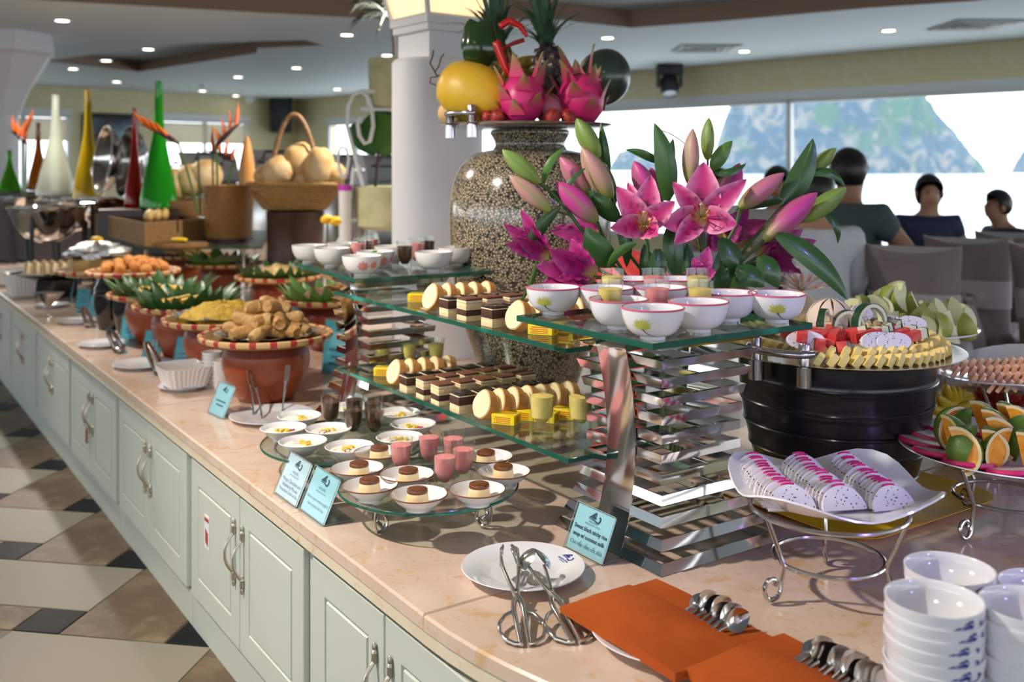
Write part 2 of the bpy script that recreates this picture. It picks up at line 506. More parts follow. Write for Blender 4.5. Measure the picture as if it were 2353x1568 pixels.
island('karst_island', 'steep hazy karst island rising behind the slim window mullion', 1640, 2250, [(0, 30), (.03, 105), (.06, 160), (.12, 185), (.3, 225), (.6, 245), (.74, 225), (.80, 175), (.87, 118), (.93, 78), (.98, 40), (1, 0)], 800, 3)
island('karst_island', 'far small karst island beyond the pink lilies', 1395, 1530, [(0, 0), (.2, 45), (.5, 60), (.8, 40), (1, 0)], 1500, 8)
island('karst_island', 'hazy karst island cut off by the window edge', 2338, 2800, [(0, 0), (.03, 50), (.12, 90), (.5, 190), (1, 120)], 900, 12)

# ---- downlights, vents and fittings on the ceiling
proto = None
for (px, py) in [(143, 47), (341, 113), (244, 139), (168, 158), (268, 188), (182, 206), (797, 80), (681, 156), (547, 177), (465, 209), (542, 220), (775, 205), (889, 127), (1396, 87), (1710, 118), (2042, 70)]:
    p = cz(px, py)
    if proto is None:
        proto = thing('ceiling_downlight', 'small round recessed downlight glowing in the ceiling', 'light', p, 0, 'recessed downlights in the ceiling')
        b = MB(); b.lathe([(.052, -.004), (.074, -.006), (.080, 0.0)], 24); b.build('trim_ring', M['white_trim'], proto)
        b = MB(); b.lathe([(.001, -.004), (.052, -.004)], 24); b.build('lamp_disc', M['lamp'], proto)
    place(proto, p)
for px, py, lab in ((1622, 110, 'square air vent in the ceiling beside the black stage light'), (2245, 56, 'square air vent in the ceiling over the dining chairs')):
    p = cz(px, py)
    t = thing('ceiling_vent', lab, 'vent', p, RZR)
    b = MB()
    for r_ in (.30, .22, .14, .06):
        b.lathe([(r_*1.35, -.004), (r_*1.35, -.022), (r_*1.22, -.010), (r_*1.22, -.004)], 4)
    b.build('louvre', M['white_trim'], t, smooth=0)
    b = MB(); b.lathe([(.001, -.003), (.44, -.003)], 4); b.build('backing', M['black'], t, smooth=0)
for px, py in ((465, 186),):
    p = cz(px, py+8); b = MB(); b.lathe([(.001, -.05), (.03, -.05), (.06, -.03), (.065, 0)], 16)
    o = b.build('smoke_detector', M['white_trim']); o.location = p; tag(o, 'small white smoke detector on the ceiling', 'smoke detector')
# moving-head stage light on the window wall
p = dp(1538, 158, 11.6)
t = thing('stage_light', 'black moving-head stage light hanging at the window wall', 'stage light', (p.x, p.y, CZ-.001))
b = MB(); b.rbox((0, 0, -.07), (.30, .22, .13), .02); b.build('base', M['black'], t)
for sx_ in (-.13, .13):
    b = MB(); b.box((sx_, 0, -.19), (.03, .10, .16)); b.build('yoke_arm', M['black'], t)
b = MB(); b.M = Tr(0, 0, -.26) @ Rx(R(-25)); b.lathe([(.04, .12), (.10, .10), (.11, -.06), (.085, -.10)], 20, cap0=True); b.build('head', M['black'], t)
b = MB(); b.M = Tr(0, 0, -.26) @ Rx(R(-25)); b.lathe([(.001, -.085), (.08, -.09)], 20); b.build('lens', mat('stage_lens', (.2, .2, .3), .05, coat=1), t)
# wall speaker, picture, security camera on the far wall
p = dp(646, 265, 17.3)
b = MB(); b.rbox((0, 0, 0), (.36, .3, .6), .03)
o = b.build('wall_speaker', M['black']); o.location = p; o.rotation_euler = (0, 0, R(20)); tag(o, 'black loudspeaker mounted high on the far wall corner', 'speaker')
t = thing('picture_frame', 'dark framed landscape picture on the far wall between windows', 'picture', rm(0, 0))
q0, dd = rm(NR, AB), -EN
def onback(s, z, off=.02): return q0 + dd*s - EA*off + Vector((0, 0, z))
fr = [onback(2.95, 2.10), onback(3.75, 2.10), onback(3.75, 1.50), onback(2.95, 1.50)]
b = MB()
for i in range(4): b.tube([fr[i], fr[(i+1) % 4]], .04, 4)
b.build('frame', mat('picture_frame_wood', (.06, .055, .045), .5), t)
b = MB(); b.add([q - Vector((0, 0, 0)) for q in fr], [(0, 1, 2, 3)]); b.build('painting', mat('bay_painting', (.28, .36, .46), .6, n=(1.2, (.05, .06, .08), .45, .6)), t)
b = MB(); b.ell(dp(574, 228, 16.8), (.07, .07, .07)); b.tube([dp(574, 228, 16.8), dp(574, 218, 16.8)], .04)
tag(b.build('security_camera', M['white_trim']), 'small white dome camera in the far ceiling corner', 'camera')

# ---- white column with lantern capital
cc = dp(1005, 385, 4.05); cc.z = 0
t = thing('column', 'white round column with a lantern capital behind the speckled vase', 'column', (cc.x, cc.y, 0)); t['kind'] = 'structure'
rr = .184
zt = CH + (HY-140)*4.05/FP
b = MB(); b.lathe([(rr, .5505), (rr, zt-.012), (rr-.012, zt), (.001, zt)], 40, cap0=True); b.build('shaft', M['column'], t)
def sq(r_, z, rot=R(45)): return [(r_*1.2*math.cos(rot+PI/2*k+PI/4+R(-7)), r_*1.2*math.sin(rot+PI/2*k+PI/4+R(-7)), z) for k in range(4)]
zz = lambda py: CH + (HY-py)*4.05/FP
b = MB(); b.loft([sq(.135, zt), sq(.135, zz(82)), sq(.155, zz(80)), sq(.155, zz(66)), sq(.165, zz(64)), sq(.165, zz(48))], True, True); b.build('neck', M['column'], t, smooth=0)
b = MB(); b.loft([sq(.150, zz(47)), sq(.205, zz(-70))], True, True); b.build('lamp_glass', M['lantern'], t, smooth=0)
b = MB()
c0, c1 = sq(.156, zz(47)), sq(.211, zz(-70))
for k in range(4):
    b.tube([c0[k], c1[k]], .011, 4)
    m0 = (Vector(c0[k])+Vector(c0[k-1]))/2; m1 = (Vector(c1[k])+Vector(c1[k-1]))/2
    b.tube([c0[k], c0[k-1]], .010, 4)
    b.tube([c1[k], c1[k-1]], .012, 4)
b.build('lamp_frame', M['column'], t, smooth=0)
b = MB(); b.loft([sq(.22, zz(-70)), sq(.22, zz(-90)), sq(.17, zz(-100)), sq(.17, CZ+.1)], True, True); b.build('cap', M['column'], t, smooth=0)
# a second column far left with flared bracket
c2 = dp(-12, 385, 9.0); c2.z = 0
t = thing('column', 'white column with a flared bracket at the far end of the buffet', 'column', (c2.x, c2.y, 0)); t['kind'] = 'structure'
b = MB(); b.lathe([(.2, 0), (.2, 1.75)], 32); b.build('shaft', M['column'], t)
b = MB(); b.lathe([(.20, 1.75), (.22, 1.8), (.30, 2.0), (.48, 2.30), (.52, 2.33), (.52, 2.40), (.50, CZ+.01)], 8); b.build('bracket', M['column'], t, smooth=0)
b = MB(); b.lathe([(.205, 1.80), (.225, 1.92)], 8, cap0=True, cap1=True); b.build('lamp_band', M['lantern'], t, smooth=0)
# ================================================================ the buffet island
RE = 1.10                                   # radius of the rounded end
UL = 8.25
def arc_pts(r_, a0, a1, n, cu0=0.0):
    "points of the rounded end; angle 0 = front edge (v = RE - r), 180 = back edge"
    return [(cu0 - r_*math.sin(R(a0+(a1-a0)*i/n)), RE - r_*math.cos(R(a0+(a1-a0)*i/n))) for i in range(n+1)]
wt = thing('worktop', 'cream veined marble worktop of the long buffet counter', 'worktop')
def slab(poly, name='slab'):
    pts = [cu(u, v, 0) for u, v in poly]
    b = MB()
    b.prism([(p.x, p.y) for p in pts], CT-.026, CT, .004); o = b.build(name, M['marble'], wt, smooth=30)
    cen = sum(pts, Vector())/len(pts)
    return o
g = .0008
slab([(-g, 0), *arc_pts(RE, 0, 180, 48)[1:-1], (-g, 2*RE)])
us = [0, 1.75, 3.5, 5.3, 7.2, UL]
for a, b_ in zip(us[:-1], us[1:]):
    slab([(a+g, 0), (b_-g, 0), (b_-g, 2*RE), (a+g, 2*RE)])
# edge strip under the slabs
pts = [cu(u, v, 0) for u, v in [(UL-.004, .003)] + [(0, .003)] + [(u, v) for u, v in arc_pts(RE-.003, 0, 180, 48)[1:]] + [(UL-.004, 2*RE-.003)]]
b = MB(); b.prism([(p.x, p.y) for p in pts], CT-.052, CT-.0265); b.build('edge_strip', M['marble_edge'], wt, smooth=30)

# cabinet doors and handles
def door_mesh(w, h):
    b = MB(); t = .020
    def rect(e, y): return [(e, y, e), (w-e, y, e), (w-e, y, h-e), (e, y, h-e)]
    def re2(e, y): return [(e, y, e), (w-e, y, e), (w-e, y, h-e), (e, y, h-e)]
    rings = [rect(0, 0), rect(0, -t+.002), rect(.002, -t), rect(.062, -t), rect(.065, -t+.006), rect(.068, -t+.006), rect(.071, -t)]
    b.loft(rings, True, True)
    return b.mesh('door', M['paint'], smooth=0)
def handle_mesh():
    b = MB(); pts = []; rs = []
    for i in range(17):
        t = -1+2*i/16
        pts.append((0, -.004-.028*max(0, 1-abs(t)**2.2), t*.062)); rs.append(.0055-.0012*(1-abs(t)))
    b.tube(pts, rs, 8)
    for s in (-1, 1):
        b.lathe([(.001, -.018), (.006, -.014), (.008, -.004), (.0065, .004), (.009, .010), (.005, .018), (.001, .020)], 8, c=(0, -.005, s*.070))
        b.ell((0, -.006, s*.092), (.006, .005, .012), 8, 6)
    return b.mesh('handle', M['pull'])
dz0, dz1 = .105, CT-.065
HM = handle_mesh()
def cabinet(u0, u1, doors, label, depth=.60):
    "cabinet unit whose face runs from u1 (far, left) to u0 (near, right)"
    a = cu(u1, .032, 0)
    t = thing('buffet_cabinet', label, 'cabinet', a, TH - PI/2, 'cream cabinets under the buffet worktop')
    # local x runs along -EU (towards the camera end), local -y faces the aisle
    w = u1-u0
    b = MB(); b.box((w/2, depth/2, (CT-.053)/2+.0), (w-.002, depth, CT-.053)); b.build('body', M['paint'], t, smooth=0)
    b = MB(); b.box((w/2, -.004, .048), (w-.003, .010, .096)); b.build('plinth', M['paint'], t, smooth=0)
    for x in (0.0, w):
        b = MB(); b.box((x + (.012 if x == 0 else -.012), -.003, (dz0+dz1)/2), (.020, .007, dz1-dz0+.01)); b.build('stile', M['paint'], t, smooth=0)
    ds = (w-.05)/2 - .003
    for k in range(2):
        dm = obj('door', door_mesh(ds, dz1-dz0), t); dm.location = (.025 + k*(ds+.006), -.001, dz0)
        h = obj('handle', HM, dm); h['label'] = 'ornate silver arched pull'
        h.scale = (.85, .85, .82); h.location = (ds-.028 if k == 0 else .028, -.020, (dz1-dz0)*.62)
    return t
STK = {}
per = .858
names = ['with a red fire extinguisher sticker', 'opening on polished arched handles', 'with a small red key tag on its handle', 'under the pleated white dish', 'below the steel tongs', 'below the white gravy boats', 'in the shadow at the far end', 'at the far end by the chafing dishes', 'beside the distant white column']
for k in range(9):
    u0 = .519 + per*k
    c = cabinet(u0, u0+per, 2, 'pale green two-door buffet cabinet ' + names[k])
    if k == 0:
        # sticker on the far door of the first unit
        dr = [x for x in c.children if x.name.startswith('door')][0]
        b = MB(); b.box((.245-.10, -.0208, .215), (.040, .0012, .090)); s = b.build('sticker', mat('sticker_white', (.75, .76, .78), .5), dr, smooth=0)
        s['label'] = 'white sticker with red extinguisher marks'
        b = MB(); b.box((.145, -.0216, .248), (.034, .0008, .010)); 
        for q in range(3): b.box((.137+.008*q, -.0216, .205-.004*q), (.006, .0008, .036))
        b.lathe([(.001, -.014), (.010, -.012), (.010, .012), (.004, .02)], 8, c=(.145, -.0206, .195), sy=.15)
        b.build('sticker_print', mat('sticker_red', (.42, .05, .03), .5), dr, smooth=0)
    if k == 2:
        dr = [x for x in c.children if x.name.startswith('door')][0]
        b = MB(); b.tube([(.376, -.045, .215), (.372, -.040, .19), (.362, -.030, .17)], .0012, 5); b.rbox((.360, -.030, .140), (.016, .006, .055), .003)
        b.build('key_tag', mat('red_tag', (.35, .05, .04), .5), dr)
t = cabinet(-.19, .519, 2, 'pale green two-door buffet cabinet next to the worktop seam at the rounded end', .26)
# curved carcass of the rounded end
t = thing('curved_cabinet', 'pale green curved cabinet under the rounded end of the counter', 'cabinet')
ro = [cu(u, v, 0) for u, v in arc_pts(RE-.045, 12, 180, 40)]
ri = [cu(u, v, 0) for u, v in arc_pts(RE-.30, 180, 12, 40)]
b = MB(); b.prism([(p.x, p.y) for p in ro+ri], .0, CT-.053); b.build('body', M['paint'], t, smooth=30)
# the far side of the island
t = thing('buffet_cabinet', 'long pale green cabinet run on the diners side of the counter', 'cabinet', group='cream cabinets under the buffet worktop')
q = [cu(.0, 2*RE-.045, 0), cu(UL, 2*RE-.045, 0), cu(UL, 2*RE-.5, 0), cu(.0, 2*RE-.5, 0)]
b = MB(); b.prism([(p.x, p.y) for p in q], 0, CT-.053); b.build('body', M['paint'], t, smooth=0)
# ================================================================ mirror-bar towers and glass shelves
def tower(cu_, cv_, n, label, fz=.037, reduce=1.0):
    c = cu(cu_, cv_, CT)
    t = thing('tower_stand', label, 'display stand', c, TH, 'mirror-bar towers that carry the glass shelves')
    def sc(k):
        x = (k-5.5)/5.5
        return .71 + (.29 if x < 0 else .20)*x*x
    for k in range(n):
        s = sc(k); a, b_ = .150*s, .160*s; z0 = k*fz + .001; z1 = z0 + .0175; w = .007
        sl = .005*((k-5.5)/5.5)
        def ring(e, z): return [(-(a-e), -(b_-e), z), (a-e, -(b_-e), z), (a-e, b_-e, z), (-(a-e), b_-e, z)]
        b = MB()
        rings = [ring(-.0 - sl, z1), ring(w, z1), ring(w, z0), ring(0+sl, z0), ring(-.0 - sl, z1)]
        b.loft(rings)
        b.build('mirror_frame', M['chrome'], t, smooth=0)
    # curved mirror spines on the aisle side and the far side
    for sgn in (-1, 1):
        b = MB(); rows = []
        for i in range(25):
            k = i/24*(n-1+.55); s = sc(min(k, n-1)); z = k*fz
            off = sgn*(.150*s + .004); w = .042 + .004*abs(k-5.5)/5.5
            y = 0.0
            row = []
            for j in range(9):
                q = -1 + 2*j/8
                row.append((off + sgn*.0006*(1-q*q), y + q*w, z))
            rows.append(row)
        rows2 = [[(p[0]-sgn*.003, p[1], p[2]) for p in r] for r in rows]
        b.quadgrid(rows); b.quadgrid([list(reversed(r)) for r in rows2])
        for j in (0, 8):
            b.quadgrid([[r[j], r2[j]] for r, r2 in zip(rows, rows2)])
        b.build('mirror_spine', M['chrome'], t, smooth=60)
    return t
tower(.052, .588, 12, 'mirror-bar tower stand carrying the flower bowls beside the dragon fruit plate')
uf, vf = uv_of((-.385, 3.02))
tower(uf, vf, 12, 'mirror-bar tower stand beside the terracotta pots')

def sheet(name, pts, z, th, label, group=None, n_round=None):
    cen = sum((Vector((p[0], p[1], 0)) for p in pts), Vector())/len(pts)
    o = MB(); loc = Vector((cen.x, cen.y, z))
    poly = [(p[0]-cen.x, p[1]-cen.y) for p in pts]
    n = len(poly)
    area = sum(poly[i][0]*poly[(i+1) % n][1] - poly[(i+1) % n][0]*poly[i][1] for i in range(n))
    if area < 0: poly.reverse()
    t = thing(name, label, 'glass shelf', loc, 0, group)
    b = MB(); b.add([(*p, th) for p in poly] + [(*p, 0) for p in poly], [tuple(range(n)), tuple(reversed(range(n, 2*n)))])
    b.build('glass_sheet', M['shelf'], t, smooth=0)
    b = MB(); e = .0012
    def ins(k, z):
        return [(p[0]*(1-k), p[1]*(1-k), z) for p in poly]
    b.loft([ins(.004, .0002), ins(0, e), ins(0, th-e), ins(.004, th-.0002)])
    b.build('polished_edge', M['shelf_edge'], t, smooth=30)
    return t
ZT = .988; TT = .012; ZTOP = ZT + TT
fr, lf, rg = at(1500, 790, ZTOP), at(1187, 725, ZTOP), at(1867, 742, ZTOP)
sheet('glass_shelf', [fr, rg, lf+rg-fr, lf], ZT, TT, 'square green glass top of the near tower stand')
fr, lf, rg = at(816, 641, ZTOP), at(676, 603, ZTOP), at(1127, 622, ZTOP)
sheet('glass_shelf', [fr, rg, lf+rg-fr, lf], ZT, TT, 'square green glass top of the tower by the terracotta pots')
ZL, ZU = .700, .925
ZLT, ZUT = ZL+.011, ZU+.011
sheet('glass_shelf', [cu(.135, .41), cu(.135, .72), cu(1.26, .72), cu(1.26, .41)], ZL, .011, 'long lower glass shelf bridging the two towers')
sheet('glass_shelf', [cu(.13, .40), cu(.13, .70), cu(1.26, .70), cu(1.26, .40)], ZU, .011, 'long upper glass shelf bridging the two towers')

# ================================================================ bowls, glasses and desserts
def bowl_prof(r, h, fr_, th=.003, depth=None):
    out = [(fr_*.85, 0.0), (fr_, 0.0), (fr_*1.02, .006)]
    for i in range(1, 9):
        t = i/8
        out.append((fr_*1.05 + (r-fr_*1.05)*math.sin(t*PI/2)**.9, .006 + (h-.006)*(1-math.cos(t*PI/2))**.92))
    inn = [(r-th*.5, h+.0006), (r-th, h-.0004)]
    for i in range(7, -1, -1):
        t = i/8
        inn.append((max(.001, (r-th)*math.sin(t*PI/2)**.9), .010 + (h-.012)*(1-math.cos(t*PI/2))**.92))
    return out, inn
M['pink_line'] = mat('pink_rim_glaze', (.62, .14, .22), .2)
M['yellow_petal'] = mat('yellow_print', (.55, .55, .09), .4)
M['grey_stem'] = mat('grey_print', (.18, .16, .16), .4)
M['red_petal'] = mat('red_flower_print', (.74, .26, .27), .4)
M['orange_eye'] = mat('orange_print', (.85, .36, .04), .4)
M['blue_print'] = mat('blue_print', (.02, .035, .30), .3)
def surf_print(b, r, h, fr_, pts, w, lift=.0006):
    "ribbon of (angle, t) points on the outside of a bowl; t = 0 foot, 1 rim"
    P = []
    for a, t in pts:
        rr = fr_*1.05 + (r-fr_*1.05)*math.sin(t*PI/2)**.9; zz = .006 + (h-.006)*(1-math.cos(t*PI/2))**.92
        rr += lift; P.append(Vector((rr*math.cos(a), rr*math.sin(a), zz)))
    ws = w if isinstance(w, list) else [w]*len(P)
    rows = []
    for i, p in enumerate(P):
        tg = (P[min(i+1, len(P)-1)] - P[max(i-1, 0)]).normalized()
        nn = Vector((p.x, p.y, -.3*r)).normalized(); sd = tg.cross(nn).normalized()
        rows.append([p+sd*ws[i]/2, p-sd*ws[i]/2])
    b.quadgrid(rows)
def make_bowl(name, label, r=.0555, h=.055, fr_=.0225, line=None, motif=None, mat_=None):
    t = thing(name, label, 'bowl')
    o, i = bowl_prof(r, h, fr_)
    b = MB(); b.lathe(o + i, 32, cap0=True); b.build('body', mat_ or M['ceramic'], t, smooth=60)
    if line:
        b = MB(); b.lathe([(r+.0004, h-.0022), (r+.0004, h+.0004), (r-.001, h+.0012), (r-.0026, h+.0002)], 32); b.build('rim_line', line, t)
    if motif == 'yellow':
        rnd = random.Random(4); b = MB()
        for k in range(26):
            a0 = -.02; t0 = .50; an = R(20 + 140*k/25 + rnd.uniform(-4, 4)); ln = rnd.uniform(.24, .36)
            surf_print(b, r, h, fr_, [(a0, t0), (a0 + ln*.55*math.cos(an)*1.3, t0 + ln*.55*math.sin(an)), (a0 + ln*math.cos(an)*1.3, t0 + ln*math.sin(an))], [.0008, .0030, .0004], .0006 + .00002*k)
        m_ = b.build('flower_print', M['yellow_petal'], t); m_['label'] = 'yellow tufted flower print'
        b = MB(); surf_print(b, r, h, fr_, [(-.02, .53), (.05, .42), (.18, .30), (.36, .22), (.60, .17)], [.0035, .002, .0014, .001, .0006], .0012); b.build('stem_print', M['grey_stem'], t)
    if motif == 'red':
        b = MB(); b2 = MB()
        for fa, ft, s in ((0.0, .62, 1.0), (.62, .66, .75)):
            for k in range(8):
                an = 2*PI*k/8; ln = .27*s
                surf_print(b, r, h, fr_, [(fa, ft), (fa + ln*.6*math.cos(an)*1.1, ft + ln*.5*math.sin(an)), (fa + ln*math.cos(an)*1.1, ft + ln*.8*math.sin(an))], [.003, .0085*s, .004], .0006+.00003*k)
            surf_print(b2, r, h, fr_, [(fa-.05, ft-.04), (fa, ft), (fa+.05, ft-.03)], [.002, .006, .002], .0014)
        b.build('flower_print', M['red_petal'], t); b2.build('flower_eye', M['orange_eye'], t)
    return t
FB = make_bowl('flower_bowl', 'white rice bowl with pink rim and yellow tufted flower print on the near glass top', line=M['pink_line'], motif='yellow')
PB = make_bowl('plain_bowl', 'white rice bowl with plain pink rim on the near glass top', line=M['pink_line'])
def lookdir(p): return math.atan2(-p.y, -p.x)         # angle from a point towards the camera
g_ = 'pink-rimmed bowls on the near glass top'
for px, py, m_, da in [(1271, 721, 'y', -.35), (1500, 778, 'y', -.35), (1785, 739, 'y', .05)]:
    p = at(px, py, ZTOP); place(FB, p, lookdir(p)+da, 'pink-rimmed bowl with yellow tufted flower at the glass corner ' + {1271: 'above the yellow boxes', 1500: 'above the mirror spine', 1785: 'beside the fruit tray'}[px], g_)
for px, py, ry_ in [(1422, 754, 1.745), (1605, 761, 0), (1674, 736, 0)]:
    p = at(px, py, ZTOP); place(PB, p, lookdir(p)+2.2, group=g_)
for px, Y in [(1394, 2.035), (1516, 2.045), (1454, 2.20), (1558, 2.20)]:
    p = dp(px, HY, Y); p.z = ZTOP
    place(PB, p, lookdir(p)+2.2, group=g_)
b = MB(); b.lathe([(.001, .044), (.030, .0442), (.0505, .044)], 28); o = b.build('black_rice_soup', mat('dark_rice_soup', (.10, .012, .015), .15, n=(90, (.02, .005, .006), .4, .6)))
p = at(1422, 754, ZTOP); o.location = p + Vector((0, 0, -.008)); o.scale = (.93, .93, 1); tag(o, 'dark sweet rice soup filling a pink-rimmed bowl', 'soup')

WB = make_bowl('white_bowl', 'plain white rice bowl on the glass top by the terracotta pots', mat_=M['porcelain'])
RB = make_bowl('red_flower_bowl', 'white rice bowl with red cosmos flowers on the glass top by the pots', motif='red', mat_=M['porcelain'])
g_ = 'bowls on the glass top by the terracotta pots'
for x, y in [(-.64, 3.15), (-.547, 3.03), (-.545, 3.24), (-.228, 2.90), (-.172, 3.06), (-.375, 3.11)]:
    place(WB, (x, y, ZTOP), 0, group=g_)
RB['group'] = g_
p = Vector((-.417, 2.77, ZTOP)); place(RB, p, lookdir(p)+.05)
p = Vector((-.400, 2.915, ZTOP)); place(RB, p, lookdir(p)+.5)
b = MB(); 
for k, (sx, sy, an) in enumerate([(.018, .008, .3), (.014, .007, 1.4)]):
    b.quadgrid([[(-sx*math.cos(an)-sy*math.sin(an), -sx*math.sin(an)+sy*math.cos(an), .0), (-sx*math.cos(an)+sy*math.sin(an), -sx*math.sin(an)-sy*math.cos(an), .0)], [(-sy*math.sin(an), sy*math.cos(an), .006), (sy*math.sin(an), -sy*math.cos(an), .006)], [(sx*math.cos(an), sx*math.sin(an), .002), (sx*math.cos(an), sx*math.sin(an)-.001, .002)]])
o = b.build('mint_leaf', mat('mint_green', (.06, .42, .05), .5)); o.location = (-.398, 2.905, ZTOP+.052); tag(o, 'bright green mint leaf on the coconut soup', 'leaf')
cream = MB(); cream.lathe([(.001, .046), (.03, .0462), (.0505, .046)], 28)
cm = cream.mesh('coconut_soup', mat('coconut_cream', (.74, .70, .64), .4))
for k, (x, y) in enumerate([(-.64, 3.15), (-.547, 3.03), (-.228, 2.90), (-.417, 2.77), (-.400, 2.915), (-.172, 3.06)]):
    o = obj('coconut_soup', cm); o.location = (x, y, ZTOP); o.scale = (.97, .97, 1); tag(o, 'pale coconut soup filling a bowl on the glass top by the pots', 'soup', 'coconut soups by the terracotta pots')

# shot glasses
def make_shot(label, fill, h=.083, r=.0262, r0=.0205, base=.014, fillh=.82, taper=1.0):
    t = thing('shot_glass', label, 'dessert glass')
    b = MB()
    b.lathe([(r0*.9, 0), (r0, .001), (r0+(r-r0)*.35, h*.4), (r, h), (r-.0016, h+.0003), (r-.0018, h-.002), (r0+(r-r0)*.4-.002, h*.45), (r0*.86, base+.012), (r0*.45, base), (.001, base-.001)], 24, cap0=True)
    b.build('glass', M['glass'], t, smooth=50)
    b = MB(); k = .0026; zt_ = h*fillh
    rt = r0+(r-r0)*fillh**1.0 - k
    b.lathe([(.001, base), (r0*.44, base+.0008), (r0*.84, base+.0125), (r0+(r-r0)*.38-k, h*.45), (rt, zt_-.001), (rt-.004, zt_), (.001, zt_+.001)], 24)
    b.build('mousse', fill, t, smooth=50)
    return t
M['pink'] = mat('strawberry_mousse', (.90, .27, .28), .35, n=(60, (.92, .34, .34), .4, .6), sss=.15)
M['choc'] = mat('chocolate_mousse', (.060, .020, .012), .3, n=(60, (.085, .03, .018), .4, .6))
M['mango'] = mat('mango_mousse', (.94, .72, .22), .35, n=(90, (.90, .64, .16), .45, .65), sss=.15)
Gp = make_shot('tall shot glass of pink strawberry mousse on the custard tray', M['pink'])
Gc = make_shot('shot glass of dark chocolate mousse on the yoghurt tray', M['choc'])
Gm = make_shot('shot glass of yellow mango mousse on the near glass top', M['mango'])
ZD = .621
gA = 'mousse glasses on the round trays'
for x, y in [(-.245, 2.200), (-.188, 2.262), (-.133, 2.252), (-.106, 2.165), (-.142, 2.108)]:
    place(Gp, (x, y, ZD), x*30, group=gA)
for x, y in [(-.473, 2.600), (-.416, 2.63), (-.362, 2.595), (-.345, 2.503), (-.400, 2.511)]:
    place(Gc, (x, y, ZD), x*30, group=gA)
gB = 'mousse glasses on the near glass top'
def topg(px, Y):
    p = dp(px, HY, Y); p.z = ZTOP; return p
for px, Y in [(1402, 1.915), (1609, 1.915), (1407, 2.13), (1603, 2.13)]:
    place(Gm, topg(px, Y), px*.1, group=gB)
for px, Y in [(1510, 1.915), (1502, 2.13)]:
    place(Gp, topg(px, Y), px*.1, 'tall shot glass of pink strawberry mousse on the near glass top', gB)
gC = 'mousse glasses by the terracotta pots'
for x, y in [(-.317, 2.95), (-.462, 3.13), (-.268, 3.15)]:
    place(Gc, (x, y, ZTOP), x*9, 'shot glass of dark chocolate mousse on the glass top by the pots', gC)
for x, y in [(-.470, 3.045), (-.455, 3.22), (-.292, 3.06)]:
    place(Gp, (x, y, ZTOP), x*9, 'tall shot glass of pink mousse on the glass top by the pots', gC)
Gm2 = make_shot('tall shot glass of mango mousse at the near end of the lower shelf', M['mango'], h=.093, r=.0285, r0=.0235, base=.030, fillh=.95)
gD = 'mango glasses on the lower shelf'
for x, y in [(.066, 2.19), (.150, 2.185)]: place(Gm2, (x, y, ZLT), x*20, group=gD)
for x, y in [(-.381, 2.915), (-.306, 2.945), (-.225, 2.955)]: place(Gm, (x, y, ZLT), x*20, 'shot glass of mango mousse at the far end of the lower shelf', gD)

# round glass trays on scroll feet
def scroll(b, p0, ang, top, s=1.0, r=.0042):
    "scroll foot in the vertical plane that looks out along ang; it hangs from height top at p0"
    d = Vector((math.cos(ang), math.sin(ang), 0)); pts = [p0 + Vector((0, 0, top))]
    def q(x, z): return p0 + d*x + Vector((0, 0, z))
    pts.append(q(0.004, top*.62))
    R0 = .020*s
    for i in range(15):
        a = R(10 - 350*i/14); rr = R0*(1-.25*i/14)
        pts.append(q(.004-R0 + rr*math.cos(a)*.95, R0*1.12+r + rr*math.sin(a)*1.12))
    pts.append(q(.004-R0*.95, R0*.85+r)); 
    b.tube(pts, r, 8)
def round_tray(x, y, R_, label, feet):
    t = thing('round_glass_tray', label, 'tray', (x, y, CT))
    b = MB(); n = 56; th = .007; z0 = ZD-CT-th
    ring = [(R_*math.cos(2*PI*k/n), R_*math.sin(2*PI*k/n)) for k in range(n)]
    b.add([(*p, z0+th) for p in ring]+[(*p, z0) for p in ring], [tuple(range(n)), tuple(reversed(range(n, 2*n)))]); b.build('glass_disc', M['shelf'], t, smooth=0)
    b = MB(); b.lathe([(R_-.001, z0+.0002), (R_+.002, z0+.003), (R_+.002, z0+.0045), (R_-.001, z0+th-.0002)], n); b.build('polished_edge', M['shelf_edge'], t)
    b = MB(); b.tube([((R_-.035)*math.cos(2*PI*k/40), (R_-.035)*math.sin(2*PI*k/40), z0-.0045) for k in range(40)], .004, 8, closed=True); b.build('ring', M['wire'], t)
    for a in feet:
        b = MB(); a = R(a); p = Vector(((R_-.035)*math.cos(a), (R_-.035)*math.sin(a), 0)); scroll(b, p, a, z0-.004); b.build('scroll_foot', M['wire'], t)
round_tray(-.18, 2.146, .193, 'round glass tray of caramel custards on scroll feet', (232, -33, 95))
round_tray(-.41, 2.49, .212, 'round glass tray of yoghurt dishes on scroll feet', (250, 10, 130))

M['gold_line'] = mat('brown_rim_glaze', (.25, .11, .06), .25)
def dish(name, label, r=.0575, h=.031, line=None):
    t = thing(name, label, 'dish')
    b = MB()
    b.lathe([(.020, 0), (.026, 0), (.0265, .004), (.034, .009), (.047, .019), (r, h), (r-.0015, h+.0008), (r-.003, h-.0004), (.044, .019), (.032, .0105), (.001, .0075)], 36, cap0=True)
    b.build('body', M['ceramic'], t, smooth=60)
    if line:
        b = MB(); b.lathe([(r+.0003, h-.0014), (r+.0003, h+.0005), (r-.001, h+.0012), (r-.002, h+.0004)], 36); b.build('rim_line', line, t)
    return t
CD = dish('custard_dish', 'white dish with fine brown rim under a caramel custard', line=M['gold_line'])
M['custard'] = mat('custard', (.88, .69, .38), .35, n=(30, (.86, .63, .30), .45, .7), sss=.2)
M['caramel'] = mat('caramel', (.17, .048, .009), .28, n=(90, (.12, .035, .01), .45, .7), coat=.3, bump=(260, .4, .002))
cus = thing('caramel_custard', 'caramel custard with brown top in its white dish', 'dessert')
